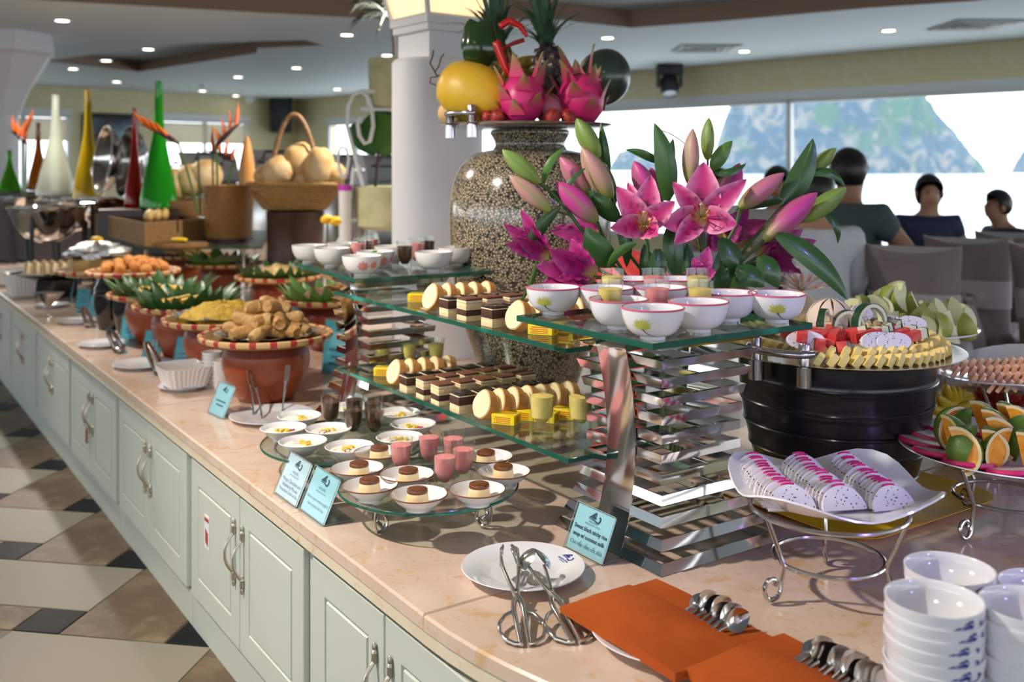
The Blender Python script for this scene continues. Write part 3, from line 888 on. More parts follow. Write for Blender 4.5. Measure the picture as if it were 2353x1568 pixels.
b = MB(); b.lathe([(.0235, 0), (.0235, .003), (.0205, .026)], 26, cap0=True, cap1=True); b.build('custard', M['custard'], cus)
b = MB(); b.lathe([(.0208, .0255), (.0212, .028), (.0200, .0325), (.016, .034), (.001, .0344)], 26); b.build('caramel_top', M['caramel'], cus)
b = MB(); b.lathe([(.0245, .0003), (.027, .0006), (.0272, .0012), (.0235, .003)], 26); b.build('syrup', M['caramel'], cus)
for i, (x, y) in enumerate([(-.334, 2.151), (-.290, 2.036), (-.185, 1.979), (-.070, 2.009), (-.018, 2.128), (-.055, 2.240), (-.222, 2.108), (-.303, 2.270)]):
    place(CD, (x, y, ZD), i, group='custard dishes on the round tray')
    place(cus, (x + .004*math.cos(i*2), y+.004*math.sin(i*2), ZD+.0095), i*1.3, group='caramel custards on the round tray')
YD = dish('yoghurt_dish', 'white dish of yoghurt with fruit and cinnamon on the round tray')
M['yog'] = mat('yoghurt', (.80, .76, .68), .35, n=[(38, (.66, .42, .17), .60, .70, 1.5)], sss=.1)
M['pine'] = mat('pineapple', (.78, .58, .07), .4, n=(60, (.68, .46, .05), .45, .65))
M['dragon_white'] = mat('dragon_fruit_flesh', (.80, .77, .80), .4)
M['magenta'] = mat('dragon_fruit_skin', (.62, .012, .14), .35)
b = MB(); b.lathe([(.001, .0222), (.03, .0222), (.0495, .0215)], 30); b.build('yoghurt', M['yog'], YD)
b = MB()
for k in range(5):
    a = R(20+k*22)
    b.box((0, 0, 0), (.012, .006, .006), Tr(.012*math.cos(a*3)+.004, .012*math.sin(a*2), .0245) @ Rz(a*2))
b.build('pineapple_piece', M['pine'], YD); YD.children[-1]['kind'] = 'stuff'
b = MB(); b.box((-.016, .008, .0242), (.016, .009, .003)); b.build('dragon_fruit_piece', M['dragon_white'], YD)
b = MB(); b.box((-.018, .0135, .0242), (.012, .003, .0034)); b.build('dragon_fruit_rind', M['magenta'], YD)
for i, (x, y) in enumerate([(-.496, 2.363), (-.378, 2.319), (-.570, 2.485), (-.556, 2.604), (-.456, 2.477), (-.250, 2.523), (-.300, 2.640), (-.270, 2.398), (-.438, 2.70)]):
    place(YD, (x, y, ZD), i*1.9, group='yoghurt dishes on the round tray')

# ================================================================ cakes, bread and butter on the shelves
M['glaze'] = mat('chocolate_glaze', (.012, .007, .006), .16, coat=.4, bump=(40, .3))
M['csponge'] = mat('chocolate_sponge', (.055, .018, .010), .8, n=(150, (.09, .035, .02), .45, .65), bump=(220, .8, .003))
M['sponge'] = mat('vanilla_sponge', (.80, .63, .36), .8, n=(120, (.72, .52, .26), .5, .7), bump=(200, .8, .003))
M['bcream'] = mat('butter_cream', (.82, .66, .44), .5)
M['cocoa'] = mat('cocoa_dust', (.135, .046, .018), .9, n=(90, (.20, .075, .03), .45, .65))
M['crumb'] = mat('bread_crumb', (.84, .64, .36), .8, n=(60, (.88, .72, .46), .4, .65), bump=(160, .5, .002))
M['crust'] = mat('bread_crust', (.52, .22, .055), .6, n=(30, (.66, .36, .11), .4, .7))
def cake(label, layers, w=.047, d_=.047):
    t = thing('cake_square', label, 'cake'); z = 0; rnd = random.Random(len(layers))
    for nm, m_, h in layers:
        b = MB(); e = rnd.uniform(0, .0012)
        b.rbox((0, 0, z+h/2), (w-e, d_-e, h), min(.0022, h*.4), 2); b.build(nm, M[m_], t); z += h
    return t
ck = cake('square of chocolate-glazed layer cake on the lower glass shelf', [('sponge_layer', 'sponge', .017), ('cream_layer', 'bcream', .003), ('chocolate_layer', 'csponge', .020), ('cream_layer', 'bcream', .003), ('chocolate_glaze', 'glaze', .005)])
tm = cake('tall cocoa-dusted layer cake square on the lower glass shelf', [('sponge_layer', 'sponge', .013), ('chocolate_layer', 'csponge', .014), ('cream_layer', 'bcream', .003), ('sponge_layer', 'sponge', .013), ('cream_layer', 'bcream', .006), ('cocoa_top', 'cocoa', .005)])
br = thing('bread_slice', 'golden slice of butter roll on the lower glass shelf', 'bread')
prof = []
for i in range(22):
    a = 2*PI*i/22
    x = .041*math.cos(a); z = .030 + (.034 if math.sin(a) > 0 else .029)*math.sin(a)*(1 - .12*math.cos(2*a))
    prof.append((x, max(0, z)))
b = MB(); b.loft([[(x*.93, -.0110, .033+(z-.033)*.93) for x, z in prof], [(x*.93, .0110, .033+(z-.033)*.93) for x, z in prof]], True, True); b.build('crumb', M['crumb'], br, smooth=30)
b = MB(); b.loft([[(x*.93, -.0100, .033+(z-.033)*.93) for x, z in prof], [(x, -.0092, z) for x, z in prof], [(x, .0092, z) for x, z in prof], [(x*.93, 0.0100, .033+(z-.033)*.93) for x, z in prof]]); b.build('crust', M['crust'], br, smooth=40)
rnd = random.Random(7)
def row(proto, u0, n, z, lab, grp, dv=.060, v0=.436, jit=.003):
    for k in range(n):
        place(proto, cu(u0+rnd.uniform(-jit, jit), v0+k*dv, z), TH+rnd.uniform(-.08, .08), lab, grp)
def bread(u0, n, z, lab, grp, dv=.036, v0=.432):
    for k in range(n):
        p = cu(u0 - k*.006, v0+k*dv, z+.002)
        # slices lean back along the row
        place(br, p, 0, lab, grp, rot=(Rz(TH-PI/2+R(-4)) @ Rx(R(-20))).to_euler())
L1, L2 = 'on the lower glass shelf', 'on the upper glass shelf'
bread(.945, 5, ZLT, 'butter roll slice leaning beside the small yellow box '+L1, 'bread slices on the lower shelf')
row(ck, .850, 5, ZLT, None, 'cake squares on the lower shelf')
row(tm, .762, 5, ZLT, None, 'cake squares on the lower shelf')
row(tm, .680, 5, ZLT, None, 'cake squares on the lower shelf')
row(ck, .588, 5, ZLT, None, 'cake squares on the lower shelf')
bread(.500, 7, ZLT, 'butter roll slice leaning near the mango glasses '+L1, 'bread slices on the lower shelf')
bread(.745, 5, ZUT, 'butter roll slice leaning in the far row '+L2, 'bread slices on the upper shelf')
row(ck, .640, 4, ZUT, 'square of chocolate-glazed layer cake '+L2, 'cake squares on the upper shelf')
row(tm, .555, 4, ZUT, 'tall cocoa-dusted layer cake square '+L2, 'cake squares on the upper shelf')
row(ck, .450, 4, ZUT, 'square of chocolate-glazed layer cake '+L2, 'cake squares on the upper shelf')
bread(.362, 6, ZUT, 'butter roll slice leaning beside the yellow boxes '+L2, 'bread slices on the upper shelf')
M['butter'] = mat('yellow_card', (.86, .66, .012), .4)
M['redprint'] = mat('red_print', (.62, .10, .02), .5)
bx = thing('butter_box', 'small yellow box with red print on the lower glass shelf', 'box')
b = MB(); b.rbox((0, 0, .0115), (.058, .038, .023), .0012, 1); b.build('carton', M['butter'], bx)
b = MB()
for k in range(4): b.box((-.002+.002*(k % 2), -.0193, .0045+k*.0042), (.042-.004*(k % 2), .0004, .0016))
for k in range(3): b.box((.0293, -.006+k*.006, .011), (.0004, .003, .014))
b.build('print', M['redprint'], bx, smooth=0); bx.children[-1]['kind'] = 'stuff'
b = MB(); b.box((0, .002, .02305), (.05, .010, .0003), Rz(.3)); b.build('top_print', mat('lid_print', (.45, .16, .02), .5, n=(60, (.10, .28, .03), .5, .6)), bx, smooth=0)
for x, y, z, l in [(-.0135, 2.294, ZLT, L1), (.030, 2.335, ZLT, L1), (.078, 2.315, ZLT, L1), (.125, 2.345, ZLT, L1), (-.36, 2.828, ZLT, L1), (.068, 2.177, ZUT, L2), (.115, 2.21, ZUT, L2), (.16, 2.23, ZUT, L2), (-.251, 2.706, ZUT, L2)]:
    place(bx, (x, y, z), R(-24) if x > -.2 else R(-8), 'small yellow box with red print '+l, 'yellow boxes on the glass shelves')
# ================================================================ lettering and the emblem
def text_mesh(s, size, bold=0.0, align='CENTER'):
    c = bpy.data.curves.new('lettering', 'FONT'); c.body = s; c.size = size; c.align_x = align; c.align_y = 'CENTER'; c.resolution_u = 2
    c.offset = bold
    o = bpy.data.objects.new('lettering', c); COL.objects.link(o)
    dg = bpy.context.evaluated_depsgraph_get()
    me = bpy.data.meshes.new_from_object(o.evaluated_get(dg)); 
    vs_ = [v.co.copy() for v in me.vertices]; fs_ = [tuple(p.vertices) for p in me.polygons]
    bpy.data.objects.remove(o); bpy.data.curves.remove(c); bpy.data.meshes.remove(me)
    return vs_, fs_
def emblem(s):
    "mountain strokes with a wave that curls up at the right, unit width s, centred"
    polys = []
    def st(pts, w):
        L_, R_ = [], []
        for i, p in enumerate(pts):
            a = Vector(pts[max(i-1, 0)]); b_ = Vector(pts[min(i+1, len(pts)-1)]); d_ = (b_-a).normalized(); n_ = Vector((-d_.y, d_.x))
            ww = w[i]/2; L_.append(Vector(p)+n_*ww); R_.append(Vector(p)-n_*ww)
        for i in range(len(pts)-1): polys.append([L_[i], L_[i+1], R_[i+1], R_[i]])
    polys.append([(-.50, -.10), (-.06, .24), (.02, .20), (-.30, -.08)])
    polys.append([(-.06, .24), (.06, .30), (.14, .06), (.02, .20)])
    polys.append([(-.26, -.09), (.00, .14), (.06, .08), (-.10, -.08)])
    polys.append([(-.06, -.08), (.05, .04), (.16, .02), (.08, -.09)])
    st([(-.5, -.15), (-.2, -.13), (.1, -.16), (.30, -.22), (.43, -.20), (.50, -.06), (.48, .08), (.40, .12), (.36, .04)], [.02, .05, .07, .09, .10, .10, .08, .07, .04])
    return [[(p[0]*s, p[1]*s) for p in q] for q in polys]
M['acrylic'] = thin_glass('acrylic', (.90, .93, .93), .06, 1.4, .5, .35)
M['acrylic_edge'] = mat('acrylic_edge', (.30, .33, .33), .15, coat=.5)
M['card_blue'] = mat('pale_blue_card', (.40, .70, .80), .55)
M['card_white'] = mat('white_card', (.60, .74, .82), .55)
M['card_teal'] = mat('bright_blue_card', (.11, .50, .62), .55)
M['ink'] = mat('dark_ink', (.02, .06, .11), .6)
M['inkgrey'] = mat('blue_grey_ink', (.06, .19, .27), .6)
def sign(loc, rz, w, h, lines, card, label, lean=24, bars=0, group=None):
    """menu card in a clear holder; lines = (text, y from the centre in h, size, ink, bold)"""
    t = thing('menu_card', label, 'sign', loc, rz, group)
    T = Tr(0, 0, .003) @ Rx(R(-lean))
    b = MB(); b.box((0, .002, h/2), (w, .0008, h)); 
    for i in range(len(b.v)): b.v[i] = T @ b.v[i]
    b.build('card', card, t, smooth=0)
    b = MB(); b.M = T; b.box((0, .0045, h/2), (w*1.02, .002, h*1.03)); b.build('holder_back', M['acrylic'], t, smooth=0)
    b = MB(); b.M = T; b.box((0, -.0006, h/2), (w*1.02, .0016, h*1.02)); b.build('holder_front', M['acrylic'], t, smooth=0)
    yb = h*math.sin(R(lean))
    b = MB(); b.box((0, yb*.5+.012, .0012), (w*1.02, yb+.036, .0022)); b.build('holder_foot', M['acrylic'], t, smooth=0)
    b = MB()
    fr_ = [T @ Vector(p) for p in ((-w*.51, -.002, 0), (w*.51, -.002, 0), (w*.51, -.002, h*1.02), (-w*.51, -.002, h*1.02))]
    for k in range(4): b.tube([fr_[k], fr_[(k+1) % 4]], .0009, 4)
    b.tube([(w*.51, -.002, .002), (w*.51, yb+.028, .002)], .0010, 4); b.tube([(w*.51, yb+.028, .002), (-w*.51, yb+.028, .002)], .001, 4)
    b.build('holder_edge', M['acrylic_edge'], t, smooth=0)
    b = MB(); b.M = T @ Tr(0, .0012, h/2) @ Rx(PI/2)
    for q in emblem(w*.30): b.add([(x, y+h*.33, .0008) for x, y in q], [(0, 1, 2, 3)])
    b.build('emblem', M['ink'], t, smooth=0)
    if lines:
        for ink in ('ink', 'inkgrey'):
            b = MB(); b.M = T @ Tr(0, .0012, h/2) @ Rx(PI/2)
            for s, y, size, ik, bold in lines:
                if ik != ink: continue
                vs_, fs_ = text_mesh(s, size, bold)
                b.add([(p.x, p.y+y*h, .0008) for p in vs_], fs_)
            if b.v: b.build('lettering', M[ink], t, smooth=0)
    for k in range(bars):
        pass
    if bars:
        b = MB(); b.M = T @ Tr(0, .0012, h/2) @ Rx(PI/2)
        for k in range(bars):
            ww = w*(.60 if k % 2 == 0 else .45); y = -h*(.05+.13*k)
            b.add([(-ww/2, y-h*.022, .0008), (ww/2, y-h*.022, .0008), (ww/2, y+h*.022, .0008), (-ww/2, y+h*.022, .0008)], [(0, 1, 2, 3)])
        b.build('blurred_print', M['inkgrey'], t, smooth=0); t.children[-1]['kind'] = 'stuff'
    return t
RF = TH - PI/2
def mid(a, b_): return (a+b_)/2
HEAD = [('HALONG', .13, .0085, 'inkgrey', 0), ('PRINCESS DAY CRUISE', .045, .0052, 'inkgrey', 0)]
sign(mid(at(633, 1132, CT), at(678, 1170, CT)), RF, .126, .094, HEAD + [('Mango, Chocolate and', -.10, .0112, 'ink', 0), ('Strawberry Mousse', -.22, .0112, 'ink', 0), ('Mousse Xoài, Sôcôla và Dâu', -.34, .0092, 'ink', 0)], M['card_white'], 'pale menu card for mango, chocolate and strawberry mousse')
sign(mid(at(690, 1170, CT), at(742, 1212, CT)), RF, .128, .094, HEAD + [('Classic cream caramel, yoghurt', -.14, .0087, 'ink', 0), ('Kem caramel, sữa chua', -.28, .0087, 'ink', 0)], M['card_blue'], 'blue menu card for classic cream caramel and yoghurt')
sign(mid(at(1296, 1258, CT), at(1385, 1300, CT)), RF, .114, .086, [('HALONG', .215, .0065, 'inkgrey', 0), ('PRINCESS DAY CRUISE', .15, .0045, 'inkgrey', 0), ('Sweet black sticky rice', .02, .0108, 'ink', .00022), ('soup w/ coconut milk', -.145, .0108, 'ink', .00022), ('Chè nếp cẩm cốt dừa', -.33, .0108, 'inkgrey', 0)], M['card_blue'], 'blue menu card for sweet black sticky rice soup')
sign(mid(at(478, 948, CT), at(512, 965, CT)), RF+.1, .11, .095, None, M['card_blue'], 'small blue menu card in front of the spring roll pot', bars=2)

# ================================================================ plates, tongs, napkins, spoons
def make_plate(label, r=.112, h=.018):
    t = thing('dinner_plate', label, 'plate')
    b = MB()
    b.lathe([(r*.50, 0), (r*.53, 0), (r*.56, .003), (r*.62, .006), (r, h), (r-.001, h+.0012), (r-.003, h+.0008), (r*.66, .0095), (r*.58, .0055), (r*.5, .0045), (.001, .0042)], 56, cap0=True)
    b.build('body', M['ceramic'], t, smooth=60)
    return t
def plate_print(t, r, h, ang, s=.040, words=True):
    "blue emblem on the rim of a plate, readable from outside at angle ang"
    b = MB(); z0, z1 = .0095, h+.0008
    def put(x, y, lift=.0006):
        rr = r*.83 + y; a = ang - x/r/.83
        return (rr*math.cos(a), rr*math.sin(a), z0+(z1-z0)*(rr-r*.66)/(r-.003-r*.66) + lift)
    for q in emblem(s): b.add([put(x, y+s*.10) for x, y in q], [(0, 1, 2, 3)])
    if words:
        for txt, yy, sz in (('PRINCESS CRUISE', -s*.28, s*.155), ('HALONG VIETNAM', -s*.42, s*.085)):
            vs_, fs_ = text_mesh(txt, sz, .00012)
            b.add([put(p.x, p.y+yy) for p in vs_], fs_)
    o = b.build('emblem_print', M['blue_print'], t, smooth=0); o['label'] = 'blue mountain and wave emblem'
PC = at(1202, 1300, CT+.018)
pl = make_plate('white rimmed plate with blue emblem under the serving tongs', .114, .019); pl.location = (PC.x, PC.y, CT)
plate_print(pl, .114, .019, R(28), .030)
pl.children[-1].rotation_euler = (0, 0, 0)

M['inox'] = mat('polished_steel', (.66, .64, .62), .13, metal=1.0)
def tongs(label, back, tip, ztip, kind):
    d = Vector(tip) - Vector(back); L_ = math.hypot(d.x, d.y); rz = math.atan2(d.y, d.x) - PI/2
    t = thing('serving_tongs', label, 'tongs', (back[0], back[1], CT), rz)
    pitch = math.atan2(ztip, L_)
    T = Rx(pitch)
    zc = .0045
    for s in (-1, 1):
        b = MB(); b.M = T
        # ring handle and shank
        loop = [(s*.006, .004, zc), (s*.016, .006, zc), (s*.030, .018, zc), (s*.037, .038, zc), (s*.035, .060, zc), (s*.024, .080, zc), (s*.010, .090, zc)]
        b.tube(loop, .0034, 8)
        b.tube([(s*.0065, .002, zc), (s*.0075, .05, zc), (s*.0085, .095, zc), (s*.006, .115, zc+s*.001), (-s*.002, .138, zc+s*.0022)], [.0040, .0042, .0048, .0050, .0048], 8)
        b.build('handle', M['inox'], t, smooth=60)
        b = MB(); b.M = T
        e = L_/math.cos(pitch)
        b.tube([(-s*.002, .136, zc+s*.002), (-s*.007, .170, zc), (-s*.012, .205, zc), (-s*.014, .225, zc)], [.0046, .0036, .0032, .0030], 8)
        if kind == 'slot':
            y0, y1 = .222, e
            for k in range(4):
                zz_ = -.012 + .008*k
                b.tube([(-s*.014, y0, zc+zz_*.25), (-s*.016, y0+.025, zc+zz_), (-s*.014, y1-.03, zc+zz_), (-s*.008, y1-.004, zc+zz_*.35)], .0021, 6)
            b.tube([(-s*.014, y0, zc), (-s*.016, y0+.03, zc-.016), (-s*.014, y1-.03, zc-.014), (-s*.007, y1, zc), (-s*.014, y1-.03, zc+.014), (-s*.016, y0+.03, zc+.016), (-s*.014, y0, zc)], .0018, 6)
        else:
            rows = []
            for i in range(9):
                q = i/8; yy = .222 + (e-.222)*q; wz = .026*math.sin(PI*min(1, q*.93+.07))**.7
                rows.append([(-s*(.016 - .016*(j/3-1)*math.sin(PI*min(1,q*.93+.07))**.7 + .010*math.sin(PI*q)*(1-(j/3-1)**2)), yy, zc + .004 + wz*.75*(j/3-1)) for j in range(7)])
            b.quadgrid(rows); b.quadgrid([[(p[0]+s*.0012, p[1], p[2]) for p in reversed(r)] for r in rows])
        b.build('slotted_paddle' if kind == 'slot' else 'spoon_jaw', M['inox'], t, smooth=60)
    b = MB(); b.M = T; b.lathe([(.001, zc+.0085), (.0045, zc+.008), (.005, zc+.004), (.005, zc-.006)], 12, c=(0, .137, 0)); b.build('rivet', M['inox'], t)
    return t
tongs('slotted steel scissor tongs resting on the white plate', at(1207, 1490, CT), at(1165, 1262, CT+.045), .046, 'slot')
tongs('spoon-jawed steel scissor tongs resting on the white plate', at(1326, 1484, CT), at(1219, 1275, CT+.045), .040, 'spoon')

M['napkin'] = mat('orange_napkin', (.44, .086, .011), .8, spec=.2, n=(9, (.38, .070, .009), .4, .6), bump=(500, .15, .001))
def napkin(x, y, label, w=.27, seed=0):
    t = thing('napkin_pouch', label, 'napkin', (x, y, CT), RF)
    rnd = random.Random(seed)
    def layer(nm, x0, x1, y0, y1, z, th, bulge, wav):
        b = MB(); rows = []; rows2 = []
        for i in range(17):
            u_ = i/16; row = []; row2 = []
            for j in range(11):
                v_ = j/10
                zz_ = z + bulge*math.sin(PI*min(1, u_*1.05))**.6*math.sin(PI*(.12+.80*v_))**.8 + wav*noise.noise(Vector((u_*2.2+seed, v_*1.7, z*9)))
                px_ = x0+(x1-x0)*u_ + .006*noise.noise(Vector((v_*2, seed, 3))); py_ = y0+(y1-y0)*v_ + .005*noise.noise(Vector((u_*2.4, seed, 5)))
                row.append((px_, py_, zz_+th)); row2.append((px_, py_, max(.0195-.0*v_, zz_*.55) if nm == 'pouch' else zz_))
            rows.append(row); rows2.append(row2)
        b.quadgrid(rows); b.quadgrid([list(reversed(r)) for r in rows2])
        edge = [rows[0], rows[-1]]; edge2 = [rows2[0], rows2[-1]]
        b.quadgrid([rows[0], rows2[0]]); b.quadgrid([rows[-1], rows2[-1]])
        b.quadgrid([[r[0] for r in rows], [r[0] for r in rows2]]); b.quadgrid([[r[-1] for r in rows], [r[-1] for r in rows2]])
        return b.build(nm, M['napkin'], t, smooth=60)
    layer('back_fold', -w/2-.005, w/2+.004, -.060, .140, .0205, .004, .002, .004)
    layer('side_fold', -w/2+.004, w/2-.002, -.070, .060, .0235, .004, .004, .003)
    layer('pouch', -w/2, w/2, -.076, .072, .029, .003, .016, .004)
    return t
P1, P2 = (.252, 1.585), (.419, 1.377)
for (x, y), lab, seed in ((P1, 'white plate with blue emblem under the orange napkin pouch nearest the tongs', 1), (P2, 'white plate with blue emblem under the orange napkin beside the bowl stacks', 2)):
    pl = make_plate(lab, .128, .020); pl.location = (x, y, CT); plate_print(pl, .128, .020, R(30), .042, False)
napkin(.218, 1.566, 'orange napkin pouch of spoons lying next to the tongs', seed=1)
napkin(.386, 1.358, 'orange napkin pouch of spoons lying beside the bowl stacks', seed=2)
sp = thing('dessert_spoon', 'steel dessert spoon tucked in the napkin next to the tongs', 'spoon')
b = MB(); rows = []
for i in range(11):
    q = i/10; yy = .0 + .050*q; w_ = .0175*math.sin(PI*(.04+.92*q))**.75
    rows.append([(w_*(j/3-1), yy, -.006*(1-(j/3-1)**2)*math.sin(PI*q)) for j in range(7)])
b.quadgrid(rows); b.quadgrid([[(p[0], p[1], p[2]-.0008) for p in reversed(r)] for r in rows]); b.build('spoon_bowl', M['inox'], sp, smooth=60)
b = MB(); b.tube([(0, .003, 0), (0, -.02, .0), (0, -.045, -.002), (0, -.062, -.006)], [.004, .003, .0032, .0036], 8, flat=.5); b.build('stem', M['inox'], sp, smooth=60)
rnd = random.Random(5)
def spoons(cx_, cy_, n, lab, grp, start, step):
    c = Vector((cx_, cy_, 0))
    for k in range(n):
        xx = start + step*k
        p = c - EU*xx + EV*(.086 + rnd.uniform(-.006, .006)); 
        e = (Rz(RF + rnd.uniform(-.12, .12)) @ Rx(R(11)) @ Ry(R(8 if k == 0 else 62 + rnd.uniform(-8, 8)))).to_euler()
        place(sp, (p.x, p.y, CT+.037 + .002*(k % 2)), 0, lab, grp, rot=e)
spoons(.218, 1.566, 7, 'steel dessert spoon tucked in the napkin next to the tongs', 'spoons in the first napkin', .000, .0135)
spoons(.386, 1.358, 13, 'steel dessert spoon tucked in the napkin beside the bowl stacks', 'spoons in the second napkin', -.06, .0105)

# ================================================================ stacks of soup bowls
def soup_bowl():
    r, h, fr_ = .060, .052, .026
    t = make_bowl('soup_bowl', 'white soup bowl with blue emblem in the front stack', r, h, fr_)
    b = MB()
    def put(x, y):
        a = -x/r*1.25; tt = .82 + y/h*.62
        rr = fr_*1.05 + (r-fr_*1.05)*math.sin(tt*PI/2)**.9 + .0007; zz_ = .006 + (h-.006)*(1-math.cos(tt*PI/2))**.92
        return (rr*math.cos(-a), rr*math.sin(-a), zz_)
    for q in emblem(.036): b.add([put(x, y) for x, y in q], [(0, 1, 2, 3)])
    b.build('emblem_print', M['blue_print'], t, smooth=0)
    return t
SB = soup_bowl()
rnd = random.Random(11)
g_ = 'stacked soup bowls'
def stack(px, py, Y, n, lab, dx=0, dy=0, ang=.75):
    z1 = CH - (py-HY)*Y/FP - .052
    x = (px-CX)*Y/FP
    p = Vector((x, Y, 0)); base = CT
    dz = (z1-base)/(n-1)
    for k in range(n):
        jx, jy = rnd.uniform(-.0015, .0015), rnd.uniform(-.0015, .0015)
        place(SB, (x+jx+dx*k, Y+jy, base + k*dz), lookdir(p)+ang+rnd.uniform(-.12, .12), 'white emblem soup bowl, ' + (['topmost'] + [w_+' from the top' for w_ in ('second', 'third', 'fourth', 'fifth', 'sixth', 'seventh', 'eighth', 'ninth', 'tenth', 'eleventh')])[n-1-k] + ' of ' + lab, g_)
stack(2147, 1374, 1.26, 11, 'the stack beside the orange napkin')
stack(2365, 1388, 1.255, 11, 'the stack at the counter corner')
stack(2184, 1305, 1.385, 11, 'the stack near the wire stand')
stack(2400, 1345, 1.38, 10, 'the rearmost corner stack')

# ================================================================ fruit on the rounded end
M['bucket'] = mat('dark_bucket_metal', (.018, .018, .022), .28, metal=.55, n=(4, (.035, .033, .036), .4, .65), coat=.15)
M['ytray'] = mat('yellow_tray', (.90, .55, .02), .3)
# yellow tray with rounded corners
t = thing('yellow_tray', 'glossy yellow square tray under the dark ribbed bucket', 'tray', (.756, 2.307, CT), TH)
b = MB(); ring = []
def rsq(a, rad, n=6):
    o = []
    for cx_, cy_, a0 in ((a-rad, a-rad, 0), (-(a-rad), a-rad, 90), (-(a-rad), -(a-rad), 180), (a-rad, -(a-rad), 270)):
        for k in range(n+1):
            q = R(a0+90*k/n); o.append((cx_+rad*math.cos(q), cy_+rad*math.sin(q)))
    return o
b.loft([[(*p, .001) for p in rsq(.22, .06)], [(*p, .010) for p in rsq(.255, .075)], [(*p, .013) for p in rsq(.257, .076)], [(*p, .012) for p in rsq(.252, .074)], [(*p, .004) for p in rsq(.215, .06)]], True, True); b.build('body', M['ytray'], t)
BC = Vector((.752, 2.32, CT+.005))
t = thing('ribbed_bucket', 'dark ribbed metal bucket carrying the cut fruit tray', 'bucket', BC)
b = MB(); H = .325; prof = [(.14, 0), (.155, .003)]
for i in range(41):
    q = i/40; r_ = .160 + .060*math.sin(q*PI/2*1.02)**.85
    ph = (q*6) % 1.0
    if 0 < i < 40: r_ += .0035*(1 if ph > .88 else 0) - .001*(ph < .1)
    prof.append((r_, .004+q*(H-.01)))
prof += [(.221, H-.004), (.219, H), (.212, H), (.20, H-.02)]
b.lathe(prof, 64, cap0=True); b.build('body', M['bucket'], t, smooth=70)
for q in (.165, .33, .5, .665, .83):
    b = MB(); r_ = .160+.060*math.sin(q*PI/2*1.02)**.85+.002; z = .004+q*(H-.01)
    b.tube([(r_*math.cos(2*PI*k/64), r_*math.sin(2*PI*k/64), z) for k in range(64)], .0032, 6, closed=True); b.build('rib', M['bucket'], t)
TZ = CT + .005 + H + .001
FT = thing('fruit_tray', 'round steel tray with tube handles on the ribbed bucket', 'tray', (BC.x, BC.y, TZ))
b = MB(); b.lathe([(.001, 0), (.265, 0), (.281, .002), (.283, .0035), (.280, .004), (.264, .002), (.001, .002)], 72); b.build('disc', M['steel'], FT)
M['handle_metal'] = mat('iridescent_steel', (.50, .47, .52), .2, metal=1.0, n=(3, (.5, .42, .3), .5, .6))
for a0 in (225, 45+8):
    for s in (-13, 13):
        a = R(a0+s); b = MB(); b.lathe([(.013, -.045), (.0165, -.045), (.0165, -.003), (.0125, -.003), (.0125, .045), (.011, .048), (.001, .048)], 20, c=(.255*math.cos(a), .255*math.sin(a), 0), cap0=True); b.build('post', M['handle_metal'], FT, smooth=40)
    b = MB(); pts = []
    for k in range(13):
        q = -1+2*k/12; a = R(a0+q*17); r_ = .256 + .028*(1-q**4); pts.append((r_*math.cos(a), r_*math.sin(a), .026))
    b.tube(pts, .0085, 10); b.build('handle_bar', M['handle_metal'], FT)
M['pineapple_slice'] = mat('pineapple_flesh', (.85, .69, .27), .4, n=(40, (.82, .62, .17), .45, .65), sss=.15)
M['wmelon'] = mat('watermelon_flesh', (.66, .055, .05), .35, n=(50, (.72, .14, .11), .5, .7), sss=.1)
M['wrind'] = mat('watermelon_white_rind', (.74, .76, .52), .4)
M['wskin'] = mat('watermelon_skin', (.012, .055, .022), .3, n=(12, (.03, .12, .04), .5, .65))
def seeds(name, base, scale=150, lo=.10, hi=.18):
    return mat(name, base, .35, vor=(scale, (.01, .01, .012), hi, lo), sss=.05)
M['dragon'] = seeds('seeded_dragon_flesh', (.80, .76, .82), 150, .17, .23)
ps = thing('pineapple_wedge', 'pale yellow pineapple wedge in the ring around the steel tray', 'pineapple')
b = MB(); b.loft([[(0, -.006, 0), (.034, -.007, 0), (.034, .007, 0), (0, .006, 0)], [(0.002, -.005, .018), (.034, -.0075, .024), (.034, .0075, .024), (.002, .005, .018)], [(.004, -.003, .022), (.030, -.005, .029), (.030, .005, .029), (.004, .003, .022)]], True, True); b.build('flesh', M['pineapple_slice'], ps, smooth=30)
rnd = random.Random(3)
k = 0
for ring_, (r_, n, z) in enumerate(((.245, 64, 0), (.222, 54, .012))):
    for i in range(n):
        a = 2*PI*i/n
        dg = math.degrees(a) % 360
        if ring_ == 0 and (212 < dg < 238 or 40 < dg < 66): continue
        p = Vector((BC.x + (r_-.030)*math.cos(a), BC.y+(r_-.030)*math.sin(a), TZ+.0025+z))
        place(ps, p, 0, None, 'pineapple wedges around the steel tray', rot=(Rz(a+R(14)+rnd.uniform(-.1, .1)) @ Rx(R(-34+rnd.uniform(-6, 6)))).to_euler()); k += 1
